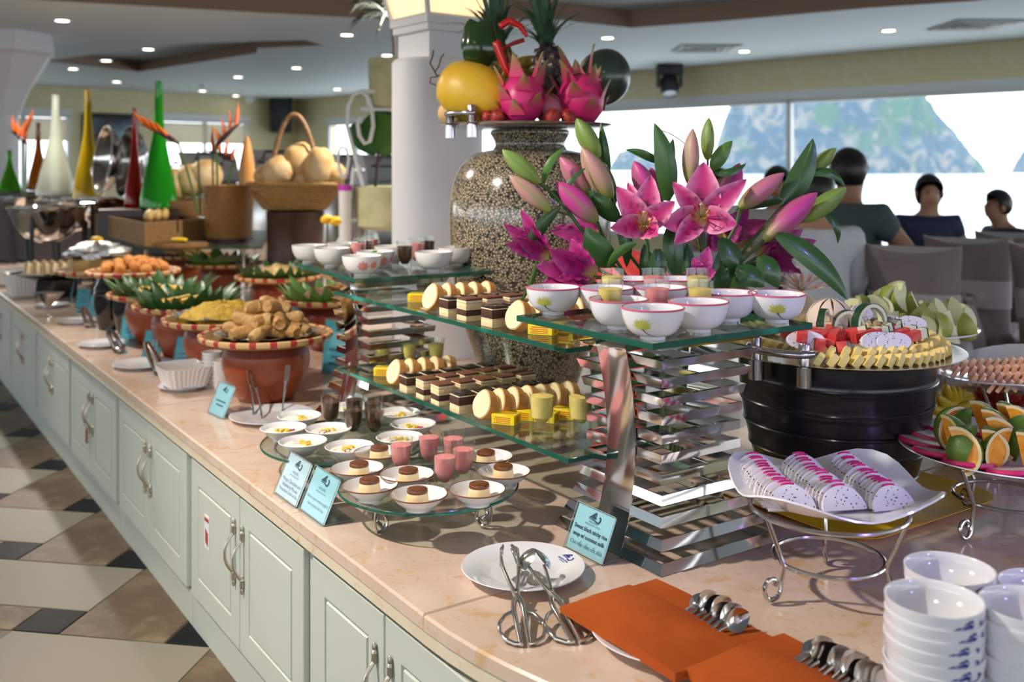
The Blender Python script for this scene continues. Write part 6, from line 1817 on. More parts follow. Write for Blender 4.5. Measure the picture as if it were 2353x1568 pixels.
# ---- black jars and trays further along
M['jar'] = mat('black_glaze', (.006, .006, .008), .12, coat=.6)
JAR = thing('black_jar', 'glossy black ribbed jar under the croquette tray', 'jar')
b = MB(); b.lathe([(.03, 0), (.042, .0), (.050, .03), (.062, .09), (.066, .13), (.062, .16), (.066, .165), (.060, .18), (.064, .185), (.058, .20), (.05, .215), (.045, .235)], 32, cap0=True, cap1=True); b.build('body', M['jar'], JAR, smooth=50)
for x, y in ((-1.87, 4.62), (-1.735, 4.50), (-1.90, 4.88), (-1.70, 4.80)): place(JAR, (x, y, CT), 0, None, 'black jars under the croquette tray')
ce = pot_set(-1.80, 4.74, CT+.237, '', 'woven tray of orange croquettes on black jars', None, pot=False)
b = MB(); b.ell((0, 0, 0), (.032, .026, .024), 14, 8, jit=.1); cqm = b.mesh('croquette', mat('croquette', (.60, .24, .045), .6, n=(30, (.45, .16, .03), .45, .65), bump=(60, .8, .008)), 180)
for k in range(22):
    a = k*2.4; r_ = .14*math.sqrt((k+1)/22); o = obj('croquette', cqm); o.location = ce + Vector((r_*math.cos(a), r_*math.sin(a), .024+.05*(1-r_/.15))); o.rotation_euler = (k, k*.7, k*1.3); tag(o, 'orange fried croquette on the tray over the black jars', 'croquette', 'croquettes')
t = thing('wire_stand', 'chrome pedestal stand under the foil-topped tray', 'stand', (-2.16, 5.2, CT))
b = MB(); b.lathe([(.001, .005), (.10, .005), (.105, 0)], 28); b.build('base', M['chrome'], t)
b = MB(); b.tube([(0, 0, .004), (0, 0, .19)], .010, 10); b.build('post', M['chrome'], t)
b = MB(); b.lathe([(.001, .19), (.16, .19), (.165, .196), (.001, .196)], 36); b.build('disc', M['chrome'], t)
cf = pot_set(-2.16, 5.2, CT+.197, '', 'woven tray with red lacing on a chrome pedestal', None, pot=False)
b = MB(); b.rbox((0, 0, .04), (.26, .2, .06), .01); o = b.build('wooden_block', mat('pale_wood', (.46, .30, .11), .6), smooth=40); o.location = cf+Vector((0, 0, .004)); o.rotation_euler = (0, 0, .5); tag(o, 'pale wooden block under the foil parcel', 'block')
b = MB(); b.ell((0, 0, 0), (.16, .12, .05), 28, 14, jit=.45, seed=4); o = b.build('foil_parcel', M['foil'], smooth=30); o.location = cf+Vector((0, 0, .105)); o.rotation_euler = (0, 0, .5); tag(o, 'large crumpled foil parcel on the wooden block', 'foil')
# sandwiches on a black platter
t = thing('black_platter', 'black oval platter of sandwiches at the far chafing dish', 'platter', (-2.66, 5.8, CT))
b = MB(); b.lathe([(.10, 0), (.12, 0), (.13, .10), (.24, .135), (.245, .14), (.22, .13), (.001, .115)], 40, cap0=True, sy=.8); b.build('body', M['jar'], t, smooth=50)
b = MB(); b.prism([(-.05, -.03), (.05, -.03), (0, .05)], 0, .012); b1 = b.mesh('bread', M['crumb'], 0)
b = MB(); b.prism([(-.052, -.031), (.052, -.031), (0, .052)], .012, .022); b2 = b.mesh('filling', mat('sandwich_filling', (.22, .26, .07), .6, n=(40, (.5, .2, .1), .5, .6)), 0)
SW = thing('sandwich', 'triangular sandwich on the black platter', 'sandwich'); obj('bread', b1, SW); obj('filling', b2, SW); o = obj('bread', b1, SW); o.location.z = .022
for k in range(12): place(SW, (-2.80+.05*(k % 6), 5.76+.08*(k//6), CT+.15), 0, None, 'sandwiches on the black platter', rot=(R(62), 0, R(70+8*(k % 3))))

# ---- stone-white small crockery along the front edge
def plate_small(x, y, label, r_=.10):
    t = make_plate(label, r_, .014); t.location = (x, y, CT); return t
def pleated(x, y, rz, label, a=.075, h=.065, m_=None):
    t = thing('pleated_dish', label, 'dish', (x, y, CT+.012), rz)
    b = MB(); n = 72
    def ring(f, z, amp):
        o = []
        for k in range(n):
            q = 2*PI*k/n; c_, s_ = math.cos(q), math.sin(q); e = 6
            rr2 = a*f/((abs(c_)**e+abs(s_)**e)**(1/e))*(1+amp*(1 if k % 2 else -1)); o.append((rr2*c_, rr2*s_, z))
        return o
    b.loft([ring(.72, 0, .0), ring(.76, .004, .014), ring(.98, h*.85, .014), ring(1.03, h, .0), ring(1.0, h, 0), ring(.94, h*.85, .0), ring(.72, .006, 0)], True, True); b.build('body', m_ or M['porcelain'], t, smooth=0)
    return t
q = at(424, 893, CT); plate_small(q.x, q.y, 'small white saucer under the pleated dish', .085); pleated(q.x, q.y, TH, 'square white pleated dish holding tongs beside the menu card', .085, .07)
for px, py, lab, r_ in ((330, 842, 'white plate with a fork near the pleated dish', .11), (238, 795, 'white plate under black-handled tongs', .10), (182, 742, 'white plate under steel tongs', .10), (625, 962, 'white plate with forks behind the yoghurt tray', .125), (120, 705, 'white plate under the sauce boat', .09)):
    q = at(px, py, CT); plate_small(q.x, q.y, lab, r_)
# stacked sauce cups
b = MB(); b.lathe([(.018, 0), (.022, 0), (.034, .03), (.035, .032), (.033, .031), (.02, .005), (.001, .004)], 24, cap0=True); cupm = b.mesh('sauce_cup', M['porcelain'], 60)
for s, (px, py, n) in enumerate(((487, 888, 8), (512, 900, 7))):
    q = at(px, py, CT)
    for k in range(n):
        o = obj('sauce_cup', cupm); o.location = q + Vector((0, 0, .0125*k)); tag(o, 'small white sauce cup stacked beside the spring roll pot', 'cup', 'stacked sauce cups')
# tongs and forks resting on the small plates
def simple_tongs(px, py, Y0, L_, lab, dark=False, ang=0.0, lift=.04):
    q = at(px, py, CT); t = thing('serving_tongs', lab, 'tongs', (q.x, q.y, CT+.016), RF+ang)
    for s in (-1, 1):
        b = MB(); pts = [(L_*.5, s*.004, lift), (L_*.2, s*.012, lift*.6), (-L_*.25, s*.015, lift*.2), (-L_*.5, s*.012, .0)]
        b.tube(pts, [.009, .010, .008, .014], 8, flat=.35); b.build('arm', M['black'] if dark else M['inox'], t, smooth=60)
    b = MB(); b.ell((-L_*.5, 0, .004), (.03, .022, .006), 14, 8); b.build('tip', M['inox'], t, smooth=180)
simple_tongs(262, 800, 0, .26, 'black-handled steel tongs on a white plate', True, PI*.98, .05)
simple_tongs(200, 745, 0, .24, 'steel tongs on the far white plate', False, PI*.97, .05)
simple_tongs(352, 850, 0, .22, 'steel tongs leaning into the pleated dish', False, PI*.99, .07)
FK = thing('serving_fork', 'steel fork resting on the plate behind the yoghurt tray', 'fork')
b = MB(); b.tube([(0, -.10, 0), (0, -.02, .004), (0, .03, .006)], [.004, .003, .004], 8, flat=.6); b.build('stem', M['inox'], FK)
for s in (-1.5, -.5, .5, 1.5):
    b = MB(); b.tube([(s*.003, .03, .006), (s*.0042, .05, .004), (s*.0042, .085, .006)], .0014, 6); b.build('tine', M['inox'], FK)
for px, py, rz, ti, lab in ((592, 955, 28, 40, None), (578, 948, 22, 45, None), (655, 945, -10, 70, None), (362, 830, 0, 70, 'steel fork standing on the plate near the pleated dish'), (352, 832, 10, 75, 'steel fork standing on the plate near the pleated dish')):
    q = at(px, py, CT); place(FK, (q.x, q.y, CT+.055), 0, lab, 'forks on the small plates', rot=(R(ti), 0, R(rz)))
# white square bowls and sauce boat far left
pleated(at(62, 682, CT).x, at(62, 682, CT).y, TH, 'tall square white bowl beside the chafing dishes', .12, .13)
pleated(at(30, 655, CT).x, at(30, 655, CT).y, TH, 'low square white bowl near the far column', .12, .09)
t = thing('sauce_boat', 'steel funnel-shaped sauce boat on the far white plate', 'sauce boat', at(112, 728, CT))
b = MB(); b.lathe([(.03, 0), (.006, .006), (.006, .05), (.03, .07), (.075, .12), (.078, .122), (.07, .118), (.001, .07)], 28, cap0=True, sy=.6); b.build('body', M['inox'], t, smooth=50)
# small menu cards along the counter
for i, (px, py, s) in enumerate([(345, 828, 1), (293, 782, .9), (265, 758, .9), (213, 728, .9), (187, 708, .9), (153, 683, .9), (416, 846, 1)]):
    q = at(px, py, CT); sign(q, RF+.62+.15*math.sin(i*2.0), .085*s, .11*s, None, M['card_teal'], 'narrow blue menu card ' + ['beside the yellow rice pot', 'in front of the omelette pots', 'between the omelette pots and black jars', 'in front of the black jars', 'at the chrome pedestal stand', 'by the tall square white bowl', 'behind the pleated dish'][i], 14, bars=2)
q = at(772, 862, CT); sign(q, RF+.5, .13, .19, None, M['card_teal'], 'large blue menu card propped behind the spring roll pot', 8, bars=3)
q = at(668, 738, CT); sign(q, RF+.4, .11, .17, None, M['card_teal'], 'large blue menu card propped at the noodle pot', 8, bars=2)
q = at(430, 640, CT); sign(q, RF+.4, .12, .20, None, M['card_teal'], 'blue menu card standing at the foil-lined tray', 8, bars=2)
q = at(372, 642, CT); sign(q, RF+.4, .10, .26, None, M['card_teal'], 'blue menu card standing behind the leaf-edged trays', 8, bars=2)

# ================================================================ raised back display
t = thing('glass_riser', 'raised glass shelf carrying the wicker box and planter', 'glass shelf', (-2.0, 5.9, CT))
pts = [at(318, 574, .86), at(602, 572, .86), at(625, 532, .86), at(262, 534, .86)]
pts = [(p_.x+2.0, p_.y-5.9) for p_ in pts]
b = MB(); b.add([(*p_, .32) for p_ in pts]+[(*p_, .31) for p_ in pts], [(0, 1, 2, 3), (7, 6, 5, 4)]); b.build('glass_sheet', M['shelf'], t, smooth=0)
b = MB(); b.loft([[(*p_, .31) for p_ in pts], [(*p_, .32) for p_ in pts]]); b.build('polished_edge', M['shelf_edge'], t, smooth=0)
for p_ in pts:
    b = MB(); b.tube([(p_[0]*.8, p_[1]*.8, 0), (p_[0]*.8, p_[1]*.8, .31)], .012, 10); b.build('post', M['chrome'], t)
M['wicker'] = weave('brown_wicker', (.42, .23, .075), (.11, .05, .015), 34)
M['wicker2'] = weave('amber_wicker', (.50, .23, .045), (.15, .06, .012), 36)
SZ = .871
f_, l_, r__ = at(332, 512, 1.0), at(215, 490, 1.0), at(480, 503, 1.0)
t = thing('wicker_box', 'long rectangular wicker tray box holding rope bread', 'basket', (f_.x, f_.y, SZ))
q = [Vector((0, 0, 0)), r__-f_, r__-f_+l_-f_, l_-f_]
b = MB()
def inset(k): 
    c_ = sum(q, Vector())/4; return [p_+(c_-p_).normalized()*k for p_ in q]
i0, i1 = q, inset(.03)
H_ = 1.0-SZ
b.loft([[(p_.x, p_.y, 0) for p_ in i0], [(p_.x, p_.y, H_) for p_ in i0], [(p_.x, p_.y, H_) for p_ in i1], [(p_.x, p_.y, .05) for p_ in i1]], True, True); b.build('body', M['wicker'], t, smooth=0)
M['loaf'] = mat('bread_loaf', (.60, .36, .13), .6, n=[(8, (.72, .54, .30), .42, .62), (18, (.42, .20, .06), .58, .72)])
b = MB()
b.ell((0, 0, 0), (.030, .075, .045), 16, 10, jit=.06); lm = b.mesh('rope_roll', mat('rope_bread', (.66, .46, .17), .55, n=(14, (.58, .34, .1), .5, .7)), 180)
for k in range(6):
    c_ = at(338+18*k, 500-1.5*k, 1.01); c_.y += .25; c_.x -= .08
    o = obj('rope_roll', lm); o.location = (c_.x, c_.y, 1.005); o.rotation_euler = (0, .3, R(20)); tag(o, 'golden rope bread roll in the wicker box', 'bread', 'rope rolls in the wicker box')
t = thing('wicker_planter', 'tall amber wicker planter with orange flowers', 'basket', (*dp(525, HY, 5.75).xy, SZ))
b = MB(); b.lathe([(.12, 0), (.125, .005), (.135, .15), (.14, .325), (.135, .328), (.125, .3), (.12, .05)], 36, cap0=True); b.build('body', M['wicker2'], t, smooth=40)
b = MB(); b.lathe([(.128, 0), (.14, .003), (.14, .02), (.128, .024)], 36); b.build('base_ring', mat('dark_wood', (.03, .012, .008), .4), t)
t = thing('woven_board', 'round woven board with yellow garnish on the glass shelf', 'board', (*dp(415, HY, 5.42).xy, SZ))
b = MB(); b.lathe([(.001, .02), (.14, .02), (.145, .015), (.145, 0)], 36, cap1=True); b.build('body', M['wicker2'], t)
b = MB(); b.ell((-.01, 0, .035), (.05, .03, .014), 14, 8); b.build('garnish', mat('yellow_garnish', (.85, .55, .01), .4), t, smooth=180)
# handled basket of loaves on a wooden pedestal
pc = dp(678, HY, 5.6); pc.z = CT
t = thing('wooden_pedestal', 'dark round wooden pedestal under the handled bread basket', 'pedestal', pc)
b = MB(); b.lathe([(.15, 0), (.16, .0), (.155, .30), (.158, .50), (.162, .505), (.001, .505)], 40, cap0=True); b.build('body', mat('pedestal_wood', (.045, .022, .016), .35, n=(6, (.07, .035, .025), .4, .65)), t, smooth=40)
BZ = CT+.506
t = thing('handled_basket', 'boat-shaped cane basket with a tall arched handle', 'basket', (pc.x, pc.y, BZ))
M['bcane'] = weave('basket_cane', (.56, .32, .10), (.15, .07, .015), 30)
b = MB(); b.lathe([(.14, 0), (.18, .01), (.215, .06), (.255, .12), (.262, .15), (.255, .152), (.24, .12), (.17, .02), (.001, .02)], 40, cap0=True, sy=.7); b.build('body', M['bcane'], t, smooth=40)
b = MB(); b.tube([(.26*math.cos(2*PI*k/40), .182*math.sin(2*PI*k/40), .15) for k in range(40)], .014, 8, closed=True); b.build('rim', M['bcane'], t)
b = MB(); b.tube([(-.13+.26*k/24, -.10*abs(1-k/12)**.0*0-.02, .14+.40*math.sin(PI*k/24)**.55) for k in range(25)], .014, 8); b.build('handle', mat('bent_cane', (.24, .13, .055), .5, n=(40, (.34, .2, .09), .5, .6)), t, smooth=60)
for k, (px, py, rx_, rz_, an) in enumerate([(640, 395, .07, .085, 20), (690, 370, .085, .10, -10), (735, 385, .085, .11, 15), (610, 405, .055, .06, 0), (770, 400, .055, .06, 0), (700, 410, .08, .06, 30)]):
    q = dp(px, py, 5.6 + (.03 if k % 2 else -.04)); lump('bread_loaf', 'large floury bread loaf heaped in the handled basket', 'bread', q, (rx_*1.25, rx_, rz_*1.05), M['loaf'], rot=(0, R(an), k), jit=.10, seed=k, group='loaves in the handled basket')
for k, (px, py) in enumerate([(400, 425), (440, 415), (472, 405)]):
    q = dp(px, py, 6.4); lump('bread_loaf', 'large floury bread loaf behind the wicker box', 'bread', q, (.11, .09, .11), M['loaf'], jit=.1, seed=k+8, group='loaves behind the wicker box')
b = MB(); b.lathe([(.19, 0), (.2, .01), (.21, .10), (.2, .105), (.18, .02)], 32, cap0=True); o = b.build('bread_basket', M['wicker']); q = dp(436, 470, 6.4); o.location = (q.x, q.y, .99); tag(o, 'round wicker basket under the loaves behind the wicker box', 'basket')
# tiered plinth behind everything
for px_, Y_, zt_, lab_ in ((337, 6.33, 1.04, 'dark block under the green and red bottles'), (165, 7.62, 1.06, 'dark block under the yellow and white bottles'), (52, 8.15, 1.105, 'dark block under the amber bottle')):
    q = dp(px_, HY, Y_); b = MB(); b.rbox((0, 0, (zt_-CT)/2), (.50, .30, zt_-CT), .008); o = b.build('display_block', bpy.data.materials['dark_wood'], smooth=0); o.location = (q.x, q.y, CT); tag(o, lab_, 'plinth')
# coloured glass bottles
def bottle(label, px, y0, y1, Y, w_px, col):
    z0 = CH-(y1-HY)*Y/FP; z1 = CH-(y0-HY)*Y/FP; x = (px-CX)*Y/FP; h = z1-z0; r_ = w_px/2*Y/FP
    t = thing('glass_bottle', label, 'bottle', (x, Y, z0))
    m_ = bpy.data.materials.new('coloured_glass'); m_.use_nodes = True; pz = m_.node_tree.nodes['Principled BSDF']
    pz.inputs['Base Color'].default_value = (*col, 1); pz.inputs['Roughness'].default_value = .08; pz.inputs['Transmission Weight'].default_value = .55; pz.inputs['IOR'].default_value = 1.15; pz.inputs['Coat Weight'].default_value = .4
    b = MB(); b.lathe([(r_*.8, 0), (r_, .01), (r_*1.0, h*.06), (r_*.82, h*.22), (r_*.5, h*.44), (r_*.30, h*.60), (r_*.23, h*.75), (r_*.20, h*.98), (r_*.22, h), (r_*.16, h), (r_*.15, h*.7), (r_*.4, h*.44), (r_*.7, h*.2), (r_*.8, .02)], 28, cap0=True); b.build('body', m_, t, smooth=60)
    return z0
bottle('tall bright green cone-shaped glass bottle beside the loaves', 365, 187, 480, 6.27, 84, (.02, .42, .015))
bottle('tall yellow cone-shaped glass bottle beside the mirror lids', 203, 207, 458, 7.53, 66, (.62, .42, .01))
bottle('tall milky white cone-shaped glass bottle', 128, 218, 452, 7.72, 84, (.70, .74, .62))
bottle('tall red glass bottle behind the green one', 309, 248, 480, 6.40, 46, (.45, .015, .01))
bottle('amber cone-shaped glass bottle by the far flowers', 88, 283, 438, 8.15, 48, (.45, .14, .005))
bottle('short green cone-shaped glass bottle near the far column', 22, 345, 442, 8.05, 50, (.12, .50, .02))
t = thing('wooden_cone', 'pale orange carved wooden cone in the amber planter', 'ornament', dp(568, 435, 5.75))
b = MB(); h_ = 125*5.75/FP; b.lathe([(.035, -.1), (.045, 0), (.046, h_*.3), (.034, h_*.62), (.018, h_*.88), (.001, h_)], 24, cap0=True); b.build('body', mat('orange_wood', (.60, .27, .06), .5, n=(5, (.66, .36, .12), .4, .65)), t, smooth=180)
# bird of paradise flowers
M['bop'] = mat('strelitzia_orange', (.75, .14, .008), .45)
M['bop_d'] = mat('strelitzia_beak', (.06, .02, .03), .4)
def strel(label, tip, head, base, Y, back=True):
    t = thing('bird_of_paradise', label, 'flower', dp(*base, Y)); o0 = Vector(t.location)
    A, Hh, T_ = dp(*base, Y)-o0, dp(*head, Y)-o0, dp(*tip, Y)-o0
    b = MB(); b.tube(bez(A, (A+Hh)/2+Vector((0, 0, .05)), Hh, 8), .007, 8); b.build('stem', M['stem'], t)
    b = MB(); C_ = bez(Hh, (Hh+T_)/2 + Vector((0, 0, .02)), T_, 8); b.tube(C_, [.014, .022, .026, .024, .020, .015, .010, .006, .001], 8, flat=.6); b.build('beak', M['bop_d'], t, smooth=180)
    d_ = (T_-Hh)
    for k in range(4):
        f = .1+.18*k; p0 = Hh+d_*f; p2 = p0 + Vector((-d_.x*.25+.02*k*(1 if d_.x > 0 else -1), .01*(k-2), .10+.02*k)) if back else p0+d_*.5+Vector((0, 0, .06))
        b = MB(); C_ = bez(p0, (p0+p2)/2+d_*.12, p2, 6); b.tube(C_, [.010, .022, .027, .024, .016, .008, .0012], 6, flat=.35); b.build('sepal', M['bop'], t, smooth=180)
strel('bird of paradise flower drooping over the mirror lids', (318, 285), (410, 330), (455, 490), 5.6, False)
strel('bird of paradise flower with dark beak above the amber planter', (560, 278), (497, 335), (500, 440), 5.7)
strel('orange bird of paradise flower low in the amber planter', (470, 345), (540, 372), (520, 440), 5.72)
strel('bird of paradise flower at the far bottles', (20, 300), (62, 330), (60, 450), 7.6)
strel('second bird of paradise flower at the far bottles', (70, 275), (52, 330), (52, 450), 7.7)
for k, (tx, ty, bx_, by_) in enumerate([(488, 330, 490, 440), (455, 345, 460, 492)]):
    b = MB(); b.tube([dp(bx_, by_, 5.75), dp((bx_+tx)/2, (by_+ty)/2, 5.75), dp(tx, ty, 5.75)], .006, 8); tag(b.build('green_stalk', M['stem']), ['bare green stalk rising from the amber planter', 'bare green stalk rising from the wicker box'][k], 'stalk')
# chafing dishes with mirror lids
M['lid'] = mat('smoked_chrome', (.42, .39, .37), .10, metal=1.0)
def chafer(label, px, py, Y, w_px, lid=None, legs=True):
    "round steel chafing dish whose rim centre is at the pixel"
    c_ = dp(px, py, Y); r_ = w_px/2*Y/FP; t = thing('chafing_dish', label, 'chafing dish', (c_.x, c_.y, CT)); z = c_.z-CT
    b = MB(); b.lathe([(r_*.25, z-r_*.95), (r_*.6, z-r_*.8), (r_*.88, z-r_*.42), (r_*.98, z-.02), (r_*1.04, z), (r_*1.04, z+.012), (r_*.9, z+.012), (r_*.85, z-.03), (.001, z-.05)], 40, cap0=True); b.build('pan', M['chrome'], t, smooth=50)
    for a in (30, 150, 270):
        a = R(a); b = MB(); b.tube([(r_*.9*math.cos(a), r_*.9*math.sin(a), z-.03), (r_*.95*math.cos(a), r_*.95*math.sin(a), z*.5), (r_*.8*math.cos(a), r_*.8*math.sin(a), 0)], .014, 8); b.build('leg', M['black'], t)
    if lid is not None:
        lx, ly, lr = lid; LC = dp(lx, ly, Y+.12)-Vector((c_.x, c_.y, CT)); T_ = Matrix.Translation(LC) @ Vector((-.80, -.57, .12)).to_track_quat('Z', 'Y').to_matrix().to_4x4(); r_l = lr*Y/FP
        b = MB(); b.M = T_
        b.lathe([(r_l*1.0, 0), (r_l*.97, -.015), (r_l*.85, -.06), (r_l*.55, -.11), (.001, -.13)], 40); b.build('lid', M['lid'], t, smooth=60)
        b = MB(); b.M = T_; b.tube([(r_l*math.cos(2*PI*k/40), r_l*math.sin(2*PI*k/40), 0) for k in range(40)], .008, 6, closed=True); b.build('lid_rim', M['chrome'], t)
    b = MB(); b.tube([(-.04, -r_*1.04, z-.02), (-.045, -r_*1.04-.04, z-.02), (.045, -r_*1.04-.04, z-.02), (.04, -r_*1.04, z-.02)], .007, 8); b.build('handle', M['chrome'], t)
chafer('deep round chafing dish without a lid next to the sandwiches', 110, 478, 6.3, 165)
chafer('round chafing dish with an open mirror lid beside the yellow bottle', 165, 462, 7.0, 150, lid=(236, 368, 80))
chafer('round chafing dish with an open mirror lid beside the red bottle', 235, 458, 6.7, 120, lid=(290, 372, 84))
chafer('small round chafing dish near the far column', 55, 455, 7.9, 110)
def rolltop(label, px, py, Y, w_px, h_px):
    c_ = dp(px, py, Y); w_ = w_px*Y/FP; h = h_px*Y/FP; z0 = c_.z
    t = thing('chafing_dish', label, 'chafing dish', (c_.x, c_.y, CT), R(35))
    b = MB(); b.rbox((0, 0, (z0-CT)/2), (w_, w_*.7, z0-CT), .02); b.build('body', M['steel'], t)
    b = MB(); rings = []
    for i in range(9):
        q = PI*i/8; rings.append([(x, -w_*.35*math.cos(q), z0-CT+h*math.sin(q)) for x in (-w_/2, w_/2)])
    b.quadgrid(rings); b.add([r[0] for r in rings], [tuple(range(9))]); b.add([r[1] for r in rings], [tuple(range(9))]); b.build('lid', M['chrome'], t, smooth=50)
    b = MB(); b.tube([(-w_*.25, -w_*.3, z0-CT+h*.75), (-w_*.25, -w_*.42, z0-CT+h*.95), (w_*.25, -w_*.42, z0-CT+h*.95), (w_*.25, -w_*.3, z0-CT+h*.75)], .012, 8); b.build('handle', M['black'], t)
    b = MB(); b.tube([(-w_*.5, 0, z0-CT+h*.3), (-w_*.58, 0, z0-CT+h*.5), (-w_*.5, 0, z0-CT+h*.7)], .010, 8); b.build('side_grip', M['chrome'], t)
rolltop('roll-top chafing dish behind the handled basket', 790, 430, 7.6, 150, 75)
rolltop('roll-top chafing dish between the loaves and the amber planter', 620, 425, 8.0, 120, 80)
rolltop('roll-top chafing dish beside the green leaf', 880, 425, 7.2, 120, 70)
rolltop('roll-top chafing dish behind the orange flowers', 470, 420, 8.3, 130, 70)
# white scroll stand with stone pots and foliage next to the column
WS = dp(855, HY, 5.3); WS.z = CT
t = thing('scroll_plant_stand', 'white wrought-iron plant stand with scrolls beside the column', 'plant stand', WS)
def wl(pts_, r_=.011):
    b = MB(); b.tube([dp(x, y, 5.22)-WS for x, y in pts_], r_, 8); return b.build('scroll', mat('white_iron', (.72, .74, .76), .4) if 'white_iron' not in bpy.data.materials else bpy.data.materials['white_iron'], t, smooth=60)
wl([(868, 560), (852, 500), (830, 410), (812, 345), (798, 290), (800, 245), (812, 218), (830, 210), (845, 222), (855, 250), (858, 290), (850, 325), (838, 330), (826, 312), (822, 285), (828, 268)])
wl([(812, 385), (806, 450), (795, 520), (775, 560)], .009)
wl([(779, 345), (785, 338), (796, 342), (802, 365), (796, 400), (785, 408)], .008)
wl([(779, 345), (776, 370), (785, 408)], .008)
wl([(830, 210), (960, 212)], .010); wl([(828, 250), (960, 254)], .010); wl([(800, 505), (960, 505)], .009); wl([(842, 222), (846, 250), (852, 226), (858, 250)], .006)
M['stone'] = mat('mossy_stone', (.52, .50, .30), .8, n=(9, (.40, .40, .22), .45, .65))
for z0, z1, r0, r1, lab in ((250, 136, .115, .125, 'upper pale stone pot in the white plant stand'), (526, 428, .19, .19, 'lower pale stone pot in the white plant stand')):
    c_ = dp(900, z0, 5.3); h = (z0-z1)*5.3/FP; b = MB(); b.lathe([(r0*.75, 0), (r0, .02), (r1, h*.9), (r1, h), (r1*.88, h), (r1*.85, h-.03), (.001, h-.03)], 32, cap0=True); o = b.build('stone_pot', M['stone'], smooth=40); o.location = c_; tag(o, lab, 'pot')
t = thing('banana_leaf', 'broad green leaf on a dark stalk in the lower stone pot', 'plant', dp(868, 440, 5.3)); o0 = Vector(t.location)
b = MB(); b.tube([dp(862, 440, 5.3)-o0, dp(866, 390, 5.3)-o0, dp(870, 340, 5.3)-o0], .009, 8); b.build('stalk', mat('dark_stalk', (.05, .03, .02), .5), t)
for s, tip, w_ in ((0, (805, 290), 26), (1, (915, 250), 50), (2, (885, 262), 50)):
    A, B = dp(866, 352, 5.3)-o0, dp(*tip, 5.3-.05*s)-o0; b = MB(); rows = []
    for i in range(9):
        e = i/8; p_ = A.lerp(B, e); ww = w_*5.3/FP*(math.sin(PI*(.12+.70*e)))
        sd = (B-A).cross(Vector((0, 1, 0))).normalized(); rows.append([p_+sd*(ww*q)+Vector((0, .02*abs(q), 0)) for q in (-1, -.5, 0, .5, 1)])
    b.quadgrid(rows); b.build('leaf', mat('broad_leaf', (.016, .10, .010), .35) if 'broad_leaf' not in bpy.data.materials else bpy.data.materials['broad_leaf'], t, smooth=180)
t = thing('palm_plant', 'small palm with thin dark fronds in the upper stone pot', 'plant', dp(905, 140, 5.25)); o0 = Vector(t.location)
b = MB(); b.tube([Vector((0, 0, -.03)), dp(905, 100, 5.25)-o0, dp(900, 50, 5.25)-o0], .008, 8); b.build('stalk', bpy.data.materials['dark_stalk'], t)
M['palm'] = mat('palm_frond', (.012, .045, .022), .45)
rr_ = random.Random(31)
for fr_ in range(4):
    p0 = dp(902, 60-12*fr_, 5.2)-o0; p1 = dp([835, 825, 850, 870][fr_], [5, 45, -20, 70][fr_], 5.1-.05*fr_)-o0
    C_ = bez(p0, (p0+p1)/2+Vector((0, 0, .08)), p1, 8)
    b = MB(); b.tube(C_, .004, 6)
    for i in range(1, 9):
        for s in (-1, 1):
            a_ = C_[i]; dirn = (C_[i]-C_[i-1]).normalized(); e_ = a_ + dirn*.09 + Vector((0, s*.03, -.06 if s < 0 else .02)) + Vector((rr_.uniform(-.01, .01), 0, rr_.uniform(-.03, .0)))
            w_ = Vector((0, .0, .006)); m_ = (a_+e_)/2+Vector((0, 0, .015)); b.add([a_, m_+w_, e_, m_-w_], [(0, 1, 2, 3)])
    b.build('frond', M['palm'], t, smooth=0)
# small yellow flowers and extras near the stand
for k, (px, py) in enumerate([(752, 505), (770, 508), (222, 552)]):
    b = MB(); b.ell((0, 0, 0), (.035, .03, .022), 14, 8, jit=.3, seed=k); o = b.build('yellow_bloom', mat('yellow_bloom', (.85, .48, .005), .5) if 'yellow_bloom' not in bpy.data.materials else bpy.data.materials['yellow_bloom'], smooth=60); o.location = dp(px, py, 4.9 if k < 2 else 5.6); tag(o, ['yellow bloom beside the wooden pedestal', 'second yellow bloom at the white plant stand', 'yellow carved bloom behind the foil parcel'][k], 'flower')
    b = MB(); q = o.location; b.tube([(q.x, q.y, CT), (q.x, q.y, q.z)], .005, 6); tag(b.build('green_stalk', M['stem']), ['green stalk under the bloom beside the pedestal', 'green stalk under the bloom at the plant stand', 'green stalk under the bloom behind the foil'][k], 'stalk')
c_ = dp(793, 425, 5.2); b = MB(); b.lathe([(.03, -.45), (.035, -.02), (.036, 0), (.001, 0)], 20, cap0=True); o = b.build('label_pot', M['porcelain']); o.location = c_; tag(o, 'slim white container with a purple band by the plant stand', 'container')
b = MB(); b.lathe([(.0365, -.03), (.0365, .0)], 20); bb = b.build('purple_band', mat('purple_band', (.55, .03, .45), .5), o)
